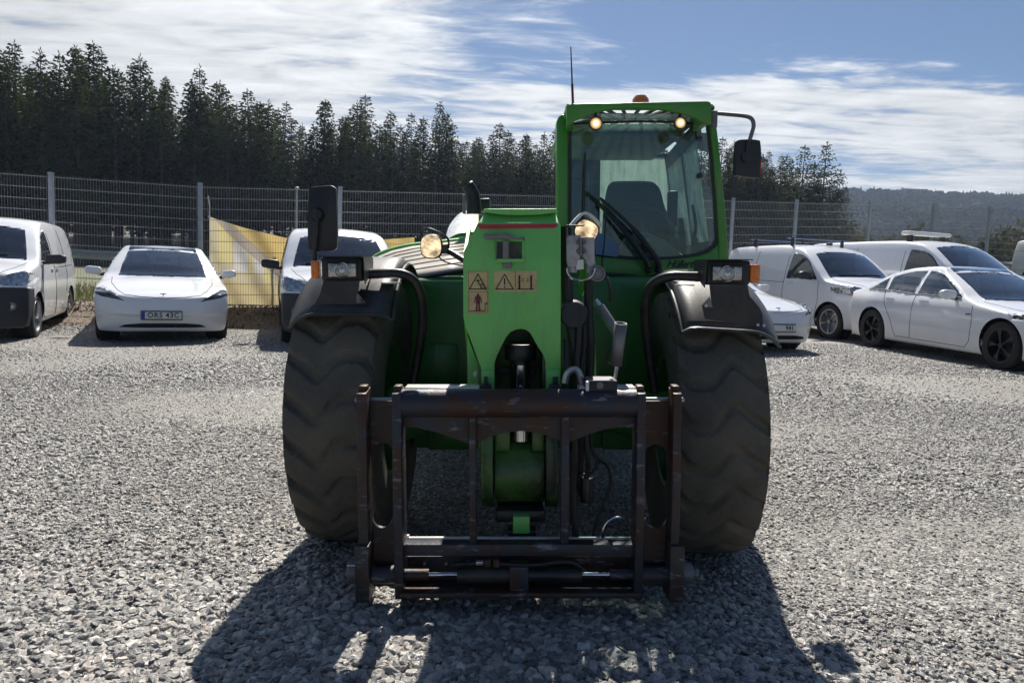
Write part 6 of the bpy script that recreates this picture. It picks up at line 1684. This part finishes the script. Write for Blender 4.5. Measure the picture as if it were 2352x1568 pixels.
o = MB(); ptube(o, [(1349, 676, 3.05), (1352, 740, 3.05), (1357, 820, 3.05), (1360, 900, 3.05)], 0.021, 10); c = P(1350, 676, 3.05); part(o, 'green_post', 'boom_green')
o = MB(); ptube(o, [(1352, 610, 3.2), (1345, 650, 3.2), (1343, 676, 3.2)], 0.030, 10); part(o, 'green_bracket', 'cab_green')
o = MB(); p = P(1350, 674, 3.05); o.cyl(p, p + Vector((0, 0, 0.006)), 0.020, n=14); part(o, 'post_cap', 'rod_steel')
o = MB(); ptube(o, [(1366, 690, 3.1), (1378, 706, 3.1)], 0.014, 8); part(o, 'strut_rod', 'rod_steel')
o = MB(); a_, b__ = P(1377, 705, 3.1), P(1414, 760, 3.05); o.cyl(a_, b__, 0.022, n=14); part(o, 'strut', 'grey_steel')
tb = holder('guide_tube')
o = MB(); a_, b__ = P(1426, 742, 2.9), P(1415, 838, 2.93); o.tube([a_, b__], [0.0255, 0.0235], 20, cap=False); q_ = part(o, 'tube', 'grey_steel', tb); md_ = q_.modifiers.new('t', 'SOLIDIFY'); md_.thickness = 0.004
o = MB(); ptube(o, [(1417, 830, 2.94), (1413, 860, 2.94), (1408, 885, 2.94), (1420, 895, 2.93)], 0.012, 10); part(o, 'tube_foot', 'rod_steel', tb)
o = MB(); ptube(o, [(1402, 800, 2.95), (1430, 790, 2.93), (1437, 820, 2.93), (1425, 850, 2.94), (1395, 830, 2.98), (1400, 805, 2.97), (1425, 800, 2.95)], 0.0022, 5); part(o, 'cord', 'rope_dark', tb)
sbx = holder('control_box')
o = MB(); pbox(o, 1346, 874, 1418, 902, YC + 0.02, 0.10); part(o, 'box', 'cab_dark', sbx, bevel=0.004)
o = MB(); c = P(1378, 885, YC + 0.02); o.lathe([(0.001, -0.002), (0.013, -0.002), (0.013, 0.0)], c, 'Y', 20); part(o, 'round_badge', 'grey_steel', sbx)
o = MB(); pbox(o, 1350, 873, 1412, 874.5, YC + 0.02, 0.10); part(o, 'box_lid', 'steel_bar', sbx)
o = MB(); pbox(o, 1346, 876, 1353, 898, YC - 0.005, 0.02); part(o, 'box_clip', 'plate_white', sbx, bevel=0.003)
for c_, y_ in ((1310, 1052), (1342, 1052)):
    pass
o = MB(); ptube(o, [(1297, 880, 2.8), (1303, 858, 2.8), (1318, 848, 2.8), (1330, 856, 2.8), (1338, 880, 2.8)], 0.013, 10); part(o, 'hose_hoop', 'steel_bar')

# ---- boom work lamps
def oval_lamp(cx_, cy_, rx, ry, Y, name, tilt=0):
    l_ = holder(name); c = P(cx_, cy_, Y); sx_, sy_ = rx / F * Y, ry / F * Y
    pts = [(c.x + sx_ * math.copysign(abs(math.cos(t_)) ** 0.75, math.cos(t_)), c.z + sy_ * math.copysign(abs(math.sin(t_)) ** 0.75, math.sin(t_))) for t_ in np.linspace(0, 6.2832, 33)[:-1]]
    cs, sn = math.cos(tilt), math.sin(tilt)
    pts = [(c.x + (a - c.x) * cs - (b_ - c.z) * sn, c.z + (a - c.x) * sn + (b_ - c.z) * cs) for a, b_ in pts]
    o = MB(); o.prism([(c.x + (a - c.x) * 1.10, Y, c.z + (b_ - c.z) * 1.10) for a, b_ in pts], (0, 0.05, 0)); part(o, 'lamp_housing', 'black_plastic', l_, bevel=0.01)
    o = MB(); o.prism([(a, Y - 0.006, b_) for a, b_ in pts], (0, 0.006, 0)); part(o, 'lens', 'ribbed_lens', l_, bevel=0.002)
    return l_, c
m, t, b, oo = new_mat('ribbed_lens')
tcn = t.new('ShaderNodeTexCoord').outputs['Object']
wv = t.new('ShaderNodeTexWave'); wv.bands_direction = 'Z'; t.put(wv.inputs[0], t.mapping(tcn, rot=(0, 0.15, 0))); wv.inputs['Scale'].default_value = 62; wv.inputs['Distortion'].default_value = 0.6
gn = t.noise(tcn, 22, 3, 0.6)
b.inputs['Base Color'].default_value = (0.7, 0.45, 0.2, 1); b.inputs['Roughness'].default_value = 0.15
t.put(b.inputs['Emission Color'], t.mix(wv.outputs['Fac'], (0.85, 0.42, 0.14), (1.0, 0.86, 0.62)))
t.put(b.inputs['Emission Strength'], t.math('MULTIPLY', t.math('MULTIPLY_ADD', wv.outputs['Fac'], 0.6, 0.25), t.math('MULTIPLY_ADD', t.ramp(gn, [(0.35, 0.0), (0.62, 1.0)]), 1.5, 0.22)))
t.put(b.inputs['Normal'], t.bump(wv.outputs['Fac'], 0.6, 0.01))
L1, c1_ = oval_lamp(990, 566, 23, 25.5, 3.05, 'work_lamp')
o = MB(); ptube(o, [(972, 545, 3.07), (968, 535, 3.06), (975, 526, 3.05), (990, 526, 3.04), (1020, 540, 3.04), (1030, 552, 3.06), (1030, 570, 3.08)], 0.0045, 6); part(o, 'lamp_guard', 'pipe_black', L1)
o = MB(); ptube(o, [(1020, 572, 3.09), (1040, 582, 3.08), (1066, 598, 3.05)], 0.012, 8); c = P(1021, 573, 3.07); o.box(c.x - 0.02, c.x + 0.012, 3.06, 3.10, c.z - 0.018, c.z + 0.02); part(o, 'lamp_arm', 'pipe_black', L1)
o = MB(); ptube(o, [(1008, 590, 3.07), (1020, 600, 3.06), (1040, 606, 3.04), (1064, 610, 3.0)], 0.003, 6); part(o, 'lamp_cable', 'hose_black', L1)
L2, c2_ = oval_lamp(1347, 531, 25, 23, 3.02, 'work_lamp', -0.5)
o = MB(); row = [P(a, b_, 2.99) for a, b_ in spline2([(1311, 517), (1322, 503), (1336, 489), (1345, 486), (1358, 491), (1372, 503), (1384, 518)], 4)]
n_ = len(row); vs_ = row + [q_ + Vector((0, 0.12, 0.004)) for q_ in row]
o.add(vs_, [(i, i + 1, n_ + i + 1, n_ + i) for i in range(n_ - 1)]); q_ = part(o, 'lamp_cowl', 'silver_panel', L2); md_ = q_.modifiers.new('t', 'SOLIDIFY'); md_.thickness = 0.010

# ---- cab
YK = 4.3
cab = holder('cab')
def cpx(mb, name, mat, par=None, **kw): return part(mb, name, mat, par or cab, **kw)
xL, xR = P(1290, 450, YK).x, P(1660, 450, YK).x
YR = 5.7
# front frame: left post, right post, sill
o = MB(); a0, a1 = P(1279, 268, YK), P(1304, 268, YK)
o.prism([P(1278, 280, YK), P(1283, 267, YK), P(1292, 262, YK), P(1305, 264, YK), P(1305, 640, YK), P(1279, 640, YK)], (0, 0.12, 0)); cpx(o, 'left_pillar', 'cab_green', bevel=0.018, seg=4)
o = MB(); o.prism([P(1617, 240, YK), P(1640, 238, YK), P(1652, 330, YK), P(1664, 450, YK), P(1673, 560, YK), P(1676, 640, YK), P(1648, 640, YK), P(1650, 560, YK), P(1646, 470, YK), P(1638, 360, YK), P(1630, 285, YK)], (0, 0.10, 0)); cpx(o, 'right_pillar', 'cab_green', bevel=0.012, seg=3)
o = MB(); o.prism([P(1304, 583, YK + 0.004), P(1366, 588, YK + 0.004), P(1440, 596, YK + 0.004), P(1500, 598, YK + 0.004), P(1560, 594, YK + 0.004), P(1610, 587, YK + 0.004), P(1630, 580, YK + 0.004), P(1645, 568, YK + 0.004), P(1650, 560, YK + 0.004), P(1650, 648, YK + 0.004), P(1304, 648, YK + 0.004)], (0, 0.08, 0)); cpx(o, 'front_sill', 'cab_green', bevel=0.004)
o = MB(); pbox(o, 1304, 640, 1676, 760, YK - 0.02, 1.3); cpx(o, 'cab_base', 'chassis_green', bevel=0.03, seg=3)
# roof with the deep front visor
vy = 4.07
o = MB(); plate(o, [(1301, 290), (1301, 246), (1304, 240), (1312, 238), (1470, 235), (1625, 232), (1632, 234), (1635, 240), (1635, 288), (1618, 284), (1603, 276), (1585, 267), (1560, 259), (1520, 252), (1457, 248), (1410, 250), (1370, 258), (1340, 268), (1318, 279), (1308, 286)], vy, 0.03)
cpx(o, 'roof_visor', 'cab_green', bevel=0.008, seg=3)
zr = P(0, 234, vy).z
xa, xb = P(1302, 240, vy).x, P(1634, 240, vy).x
o = MB(); o.box(xa, xb, vy + 0.03, vy + 0.06, zr - 0.035, zr).box(xa, xb, 4.66, YR, zr - 0.05, zr).box(xa, xa + 0.07, vy + 0.06, 4.66, zr - 0.05, zr).box(xb - 0.07, xb, vy + 0.06, 4.66, zr - 0.05, zr); roof = cpx(o, 'roof', 'cab_green', bevel=0.01)
o = MB(); o.box(xa + 0.01, xa + 0.04, vy + 0.03, 4.3, P(0, 284, vy).z, zr - 0.01).box(xb - 0.04, xb - 0.01, vy + 0.03, 4.3, P(0, 284, vy).z, zr - 0.01); cpx(o, 'visor_side', 'cab_green')
# roof guard bars radiating over the glass
gcx = P(1452, 440, 4.35).x
ym = 4.36
o = MB(); o.tube([(xa + 0.07, ym - 0.02, zr - 0.02), (gcx, ym, zr - 0.02), (xb - 0.07, ym - 0.02, zr - 0.02)], 0.020, 6); part(o, 'guard_bar', 'cab_dark', roof)
for k in range(9):
    t_ = (k - 4) / 4
    for y0_, y1_ in ((ym, 4.66), (ym, vy + 0.05)):
        o = MB(); o.tube([(gcx + t_ * 0.16, y0_, zr - 0.02), (gcx + t_ * 0.40, y1_, zr - 0.02)], 0.011, 5); part(o, 'guard_bar', 'cab_dark', roof)
o = MB(); o.box(xa + 0.07, xb - 0.07, vy + 0.06, 4.66, zr - 0.055, zr - 0.050); part(o, 'roof_pane', 'roof_glass', roof)
o = MB(); o.box(xa + 0.02, xb - 0.02, 4.67, YR - 0.02, zr - 0.075, zr - 0.055); part(o, 'roof_lining', 'beige_lining', roof)
o = MB(); o.lathe([(0.001, 0.062), (0.030, 0.058), (0.045, 0.040), (0.050, 0.0)], P(1471, 240, vy + 0.3) * 0 + Vector((P(1471, 234, vy + 0.12).x, vy + 0.12, zr)), 'Z', 20); part(o, 'beacon', 'amber_lens', roof)
o = MB(); p = Vector((P(1316, 236, vy + 0.06).x, vy + 0.06, zr)); q_ = P(1311, 108, vy + 0.06); o.tube([p, p.lerp(q_, 0.35)], 0.0075, 6); o.tube([p.lerp(q_, 0.35), q_], [0.005, 0.003], 5); part(o, 'antenna', 'print_maroon', roof)
# windscreen with black edge
ws = [(1306, 283), (1345, 280), (1460, 276), (1560, 278), (1630, 284), (1637, 360), (1645, 470), (1649, 555), (1643, 568), (1628, 580), (1605, 588), (1560, 595), (1500, 598), (1440, 595.5), (1366, 588), (1306, 582)]
cxw, cyw = 1478, 440
o = MB(); plate(o, [(a + (cxw - a) * 0.004, b_ + (cyw - b_) * 0.004) for a, b_ in ws], YK + 0.020, 0.006); cpx(o, 'windscreen', 'windscreen')
o = MB()
wi = [(a + (7 if a < cxw else -7) * (1 if 1320 < a < 1620 else 1), b_ + (5 if b_ < cyw else -7)) for a, b_ in ws]
for i in range(len(ws)):
    j = (i + 1) % len(ws); o.prism([P(*ws[i], YK + 0.012), P(*ws[j], YK + 0.012), P(*wi[j], YK + 0.012), P(*wi[i], YK + 0.012)], (0, 0.006, 0))
cpx(o, 'windscreen_seal', 'cab_dark')
# side walls with windows, rear wall with its window
zs, zw = P(0, 640, YK).z, zr - 0.05
def lx(y): return xL - 0.01 + 0.085 * (y - YK)
def rx(y): return xR - 0.03 + 0.075 * (y - YK)
def wallp(fn, y0, y1, z0, z1, t_=0.04):
    h0, h1 = [(0.13 * (z_ - zs) / (zw - zs) if fn is rx else 0) for z_ in (z0, z1)]
    return MB().prism([(fn(y0) - h0, y0, z0), (fn(y1) - h0, y1, z0), (fn(y1) - h1, y1, z1), (fn(y0) - h1, y0, z1)], (t_, 0, 0))
cpx(wallp(lx, YK + 0.12, YR, zs - 0.02, zs + 0.30), 'left_wall', 'cab_dark'); cpx(wallp(lx, YR - 0.10, YR, zs + 0.3, zw), 'corner_post', 'cab_dark'); cpx(wallp(lx, 4.95, 5.03, zs + 0.3, zw), 'corner_post', 'cab_dark')
cpx(wallp(rx, YK + 0.10, YR, zs - 0.02, zs + 0.22), 'right_wall', 'cab_dark'); cpx(wallp(rx, YR - 0.10, YR, zs + 0.22, zw), 'corner_post', 'cab_dark'); cpx(wallp(rx, 4.90, 4.97, zs + 0.22, zw), 'corner_post', 'cab_dark'); cpx(wallp(rx, YK + 0.1, YR, zw - 0.1, zw), 'door_rail', 'cab_dark')
cpx(wallp(rx, YK + 0.1, YR - 0.1, zs + 0.22, zw - 0.1, 0.005), 'door_glass', 'rear_glass')
X0, X1 = lx(YR), rx(YR) - 0.03; ZT, ZB = zw, zs - 0.02
wl, wr_ = P(1378, 450, YR - 0.03).x, P(1563, 450, YR - 0.03).x; wt = P(0, 353, YR - 0.03).z; wb_ = P(0, 585, YR - 0.03).z
o = MB(); o.box(X0, wl, YR - 0.03, YR, ZB, ZT).box(wr_, X1, YR - 0.03, YR, ZB, ZT).box(wl, wr_, YR - 0.03, YR, wt, ZT).box(wl, wr_, YR - 0.03, YR, ZB, wb_)
o.prism([P(a, b_, YR - 0.028) for a, b_ in ((1563, 353), (1563, 395), (1559, 376), (1551, 363), (1538, 356), (1520, 353))], (0, 0.026, 0)); cpx(o, 'rear_wall', 'cab_dark')
o = MB(); o.box(wl, wr_, YR - 0.018, YR - 0.012, wb_, wt); cpx(o, 'rear_window', 'rear_glass')
o = MB(); o.box(X0, X1, YK + 0.1, YR, ZB - 0.03, ZB); cpx(o, 'cab_floor', 'cab_dark')
o = MB(); pbox(o, 1306, 372, 1375, 372 + 42, 5.1, 0.3); cpx(o, 'overhead_console', 'cab_dark', bevel=0.02)
o = MB(); pbox(o, 1306, 414, 1345, 585, 4.9, 0.35); cpx(o, 'left_console', 'cab_dark', bevel=0.02)
o = MB(); ptube(o, [(1354, 395, 4.65), (1354, 500, 4.65), (1352, 590, 4.65)], 0.009, 8); cpx(o, 'door_post', 'pipe_black')
# arched roof lining edge
o = MB(); o.prism([P(a, b_, 5.05) for a, b_ in spline2([(1345, 345), (1380, 328), (1440, 318), (1520, 318), (1590, 336), (1630, 350)], 3)] + [P(1630, 305, 5.05), P(1345, 305, 5.05)], (0, 0.03, 0)); cpx(o, 'roof_arch', 'beige_lining')
# seat, steering wheel, dash
st = holder('operator_seat', cab)
o = MB(); o.prism([P(a, b_, 5.1) for a, b_ in spline2([(1386, 560), (1390, 490), (1398, 440), (1408, 424), (1425, 420), (1495, 420), (1510, 426), (1520, 442), (1530, 480), (1548, 515), (1552, 560)], 3)], (0, 0.14, 0.03)); part(o, 'backrest', 'seat_fabric', st, bevel=0.03, seg=3)
o = MB(); pbox(o, 1385, 545, 1560, 600, 4.75, 0.45); part(o, 'seat_cushion', 'seat_fabric', st, bevel=0.03)
o = MB(); pbox(o, 1538, 438, 1556, 520, 4.95, 0.08); part(o, 'seat_belt_post', 'cab_dark', st, bevel=0.01)
c = P(1477, 528, 4.6); Rw = 0.185
o = MB(); u_ = Vector((1, 0, 0)); v_ = Vector((0, 0.62, 0.78)).normalized()
o.tube([c + (u_ * math.cos(t_) + v_ * math.sin(t_)) * Rw for t_ in np.linspace(0, 6.2832, 41)[:-1]], 0.013, 8, closed=True)
for t_ in (math.radians(200), math.radians(-20), math.radians(90)): o.tube([c, c + (u_ * math.cos(t_) + v_ * math.sin(t_)) * Rw], 0.009, 6)
cpx(o, 'steering_wheel', 'black_plastic')
o = MB(); o.tube([c, P(1480, 600, 4.5)], 0.03, 10); cpx(o, 'steering_column', 'black_plastic')
o = MB(); o.prism([P(a, b_, 4.47) for a, b_ in spline2([(1415, 598), (1428, 560), (1450, 540), (1480, 532), (1515, 545), (1540, 560), (1575, 590)], 3)] + [P(1575, 610, 4.47), P(1415, 610, 4.47)], (0, 0.14, 0)); cpx(o, 'dash_binnacle', 'console_grey', bevel=0.02)
o = MB(); pbox(o, 1447, 547, 1489, 573, 4.455, 0.012); cpx(o, 'instrument_panel', 'coupler_grey', bevel=0.004)
o = MB(); c = P(1480, 560, 4.43); o.sphere(c, 0.022, 12, 8); c = P(1480, 574, 4.43); o.sphere(c, (0.03, 0.02, 0.02), 12, 8); cpx(o, 'steering_knob', 'black_plastic')
for px_, py_ in ((1605, 404),): o = MB(); c = P(px_, py_, YK + 0.03); o.cyl(c, c + Vector((0, -0.02, 0)), 0.016, n=14); cpx(o, 'screen_bolt', 'pipe_black')
o = MB(); pbox(o, 1595, 545, 1618, 562, 4.75, 0.1); ptube(o, [(1590, 470, 4.65), (1598, 520, 4.65), (1590, 560, 4.65)], 0.012, 8); pbox(o, 1560, 500, 1640, 600, 5.2, 0.3); cpx(o, 'side_console', 'cab_dark', bevel=0.006)
# blue sheet painted as a reflection at the lower left of the windscreen
o = MB(); plate(o, [(1366, 535), (1390, 536), (1424, 568), (1418, 590), (1368, 584)], YK - 0.01, 0.003); cpx(o, 'screen_reflection', 'pale_blue') if 'pale_blue' in MAT else (simple('pale_blue', (0.10, 0.20, 0.38), 0.3), cpx(o, 'blue_reflection', 'pale_blue'))
# wipers
wp_ = holder('wiper', cab)
for pts, r_ in (([(1490, 612, 4.25), (1480, 592, 4.23), (1430, 528, 4.22), (1375, 468, 4.25)], [0.019] * 5 + [0.017] * 5 + [0.010] * 5 + [0.009]), ([(1513, 612, 4.25), (1505, 590, 4.23), (1450, 520, 4.22), (1378, 455, 4.25)], [0.019] * 5 + [0.016] * 5 + [0.010] * 5 + [0.009])):
    o = MB(); ptube(o, pts, r_, 8, 5); part(o, 'wiper_arm', 'black_plastic', wp_)
o = MB(); ptube(o, [(1345, 440, 4.28), (1372, 462, 4.28), (1400, 490, 4.28), (1440, 530, 4.28)], 0.007, 6); ptube(o, [(1344, 350, 4.28), (1342, 440, 4.28), (1340, 520, 4.28)], 0.006, 6); part(o, 'wiper_blade', 'black_plastic', wp_)
for px_ in (1490, 1513):
    o = MB(); c = P(px_, 606, 4.28); o.cyl(c + Vector((0, 0, 0.03)), c - Vector((0, 0, 0.035)), 0.013, n=12); o.sphere(c - Vector((0, 0, 0.035)), 0.022, 12, 8); part(o, 'wiper_pivot', 'black_plastic', wp_)
o = MB(); ptube(o, [(1378, 455, 4.2), (1387, 475, 4.19), (1390, 510, 4.18), (1388, 560, 4.19), (1383, 600, 4.21), (1385, 625, 4.23)], 0.004, 6); part(o, 'washer_hose', 'hose_black', wp_)
# cab lamps
for px_, py_, pr in ((1368.5, 284, 13), (1562.5, 283, 12)):
    l_ = holder('cab_lamp', cab); Y = 4.09; c = P(px_, py_, Y); r_ = pr / F * Y
    o = MB(); o.lathe([(r_ * 1.0, -0.012), (r_ * 1.15, -0.006), (r_ * 1.15, 0.02), (r_ * 0.5, 0.06), (0.001, 0.065)], c, 'Y', 28); part(o, 'lamp_shell', 'black_plastic', l_)
    o = MB(); o.sphere(c + Vector((0, 0.0, 0)), (r_, 0.012, r_), 24, 10); part(o, 'lens', 'lamp_lit', l_)
    o = MB(); o.box(c.x - 0.008, c.x + 0.008, Y + 0.01, Y + 0.03, c.z + r_, c.z + r_ + 0.04); part(o, 'lamp_bracket', 'pipe_black', l_)
# right mirror on its arm
mr = holder('mirror')
o = MB(); ptube(o, [(1638, 260, 4.15), (1675, 263, 4.1), (1712, 267, 4.05), (1727, 274, 4.04), (1731, 288, 4.04), (1728, 302, 4.04), (1721, 325, 4.04)], 0.011, 8, 4); part(o, 'mirror_arm', 'grey_steel', mr)
o = MB(); pbox(o, 1636, 254, 1648, 292, 4.13, 0.05); part(o, 'arm_bracket', 'grey_steel', mr, bevel=0.003)
o = MB(); plate(o, spline2([(1692, 326), (1697, 321), (1722, 320), (1742, 322), (1747, 328), (1749, 365), (1746, 402), (1742, 408), (1715, 406), (1695, 402), (1690, 398), (1689, 360), (1692, 326)], 3)[:-1], 4.03, 0.045); part(o, 'mirror_shell', 'black_plastic', mr, bevel=0.012, seg=3)
o = MB(); c = P(1714, 362, 4.025); o.cyl(c, c + Vector((0, -0.012, 0)), 0.028, n=18); o.tube([c, c + Vector((0.005, -0.008, 0.09))], 0.008, 6); part(o, 'mirror_joint', 'pipe_black', mr)
o = MB(); plate(o, [(1695, 328), (1743, 328), (1743, 400), (1695, 396)], 4.076, 0.003); part(o, 'mirror_glass', 'chrome', mr)
o = MB(); plate(o, [(1745.5, 372), (1749, 368), (1748, 398), (1744.5, 402)], 4.029, 0.03); part(o, 'side_reflector', 'red_lens', mr)
# dealer lettering on the sill
YT = YK + 0.002
def letter(s_, px_, py_, hpx, shear=0.0, name='lettering', off_=0.0, sp_=1.0):
    c = P(px_, py_, YT); me_ = text_mesh(name, s_, hpx / F * YT * 1.42, 0.0005, shear, spacing=sp_, offset=off_)
    q_ = link(name, me_, MAT['print_black'], cab); q_.location = c - MO; q_.rotation_euler = (math.pi / 2, 0, 0); return q_
letter('Hüllert', 1560, 607, 17, 0.45, off_=0.0015, sp_=0.88); letter('VAR', 1602, 609, 8, 0.0, sp_=1.1)
letter('MASKIN AB', 1548, 618, 4, 0.0) if False else None
o = MB(); pbox(o, 1380, 624, 1395, 640, YK - 0.022, 0.02); ptube(o, [(1398, 632, 4.25), (1440, 634, 4.25), (1480, 640, 4.25), (1510, 632, 4.25)], 0.014, 8); part(o, 'sill_cable', 'cab_dark', cab)
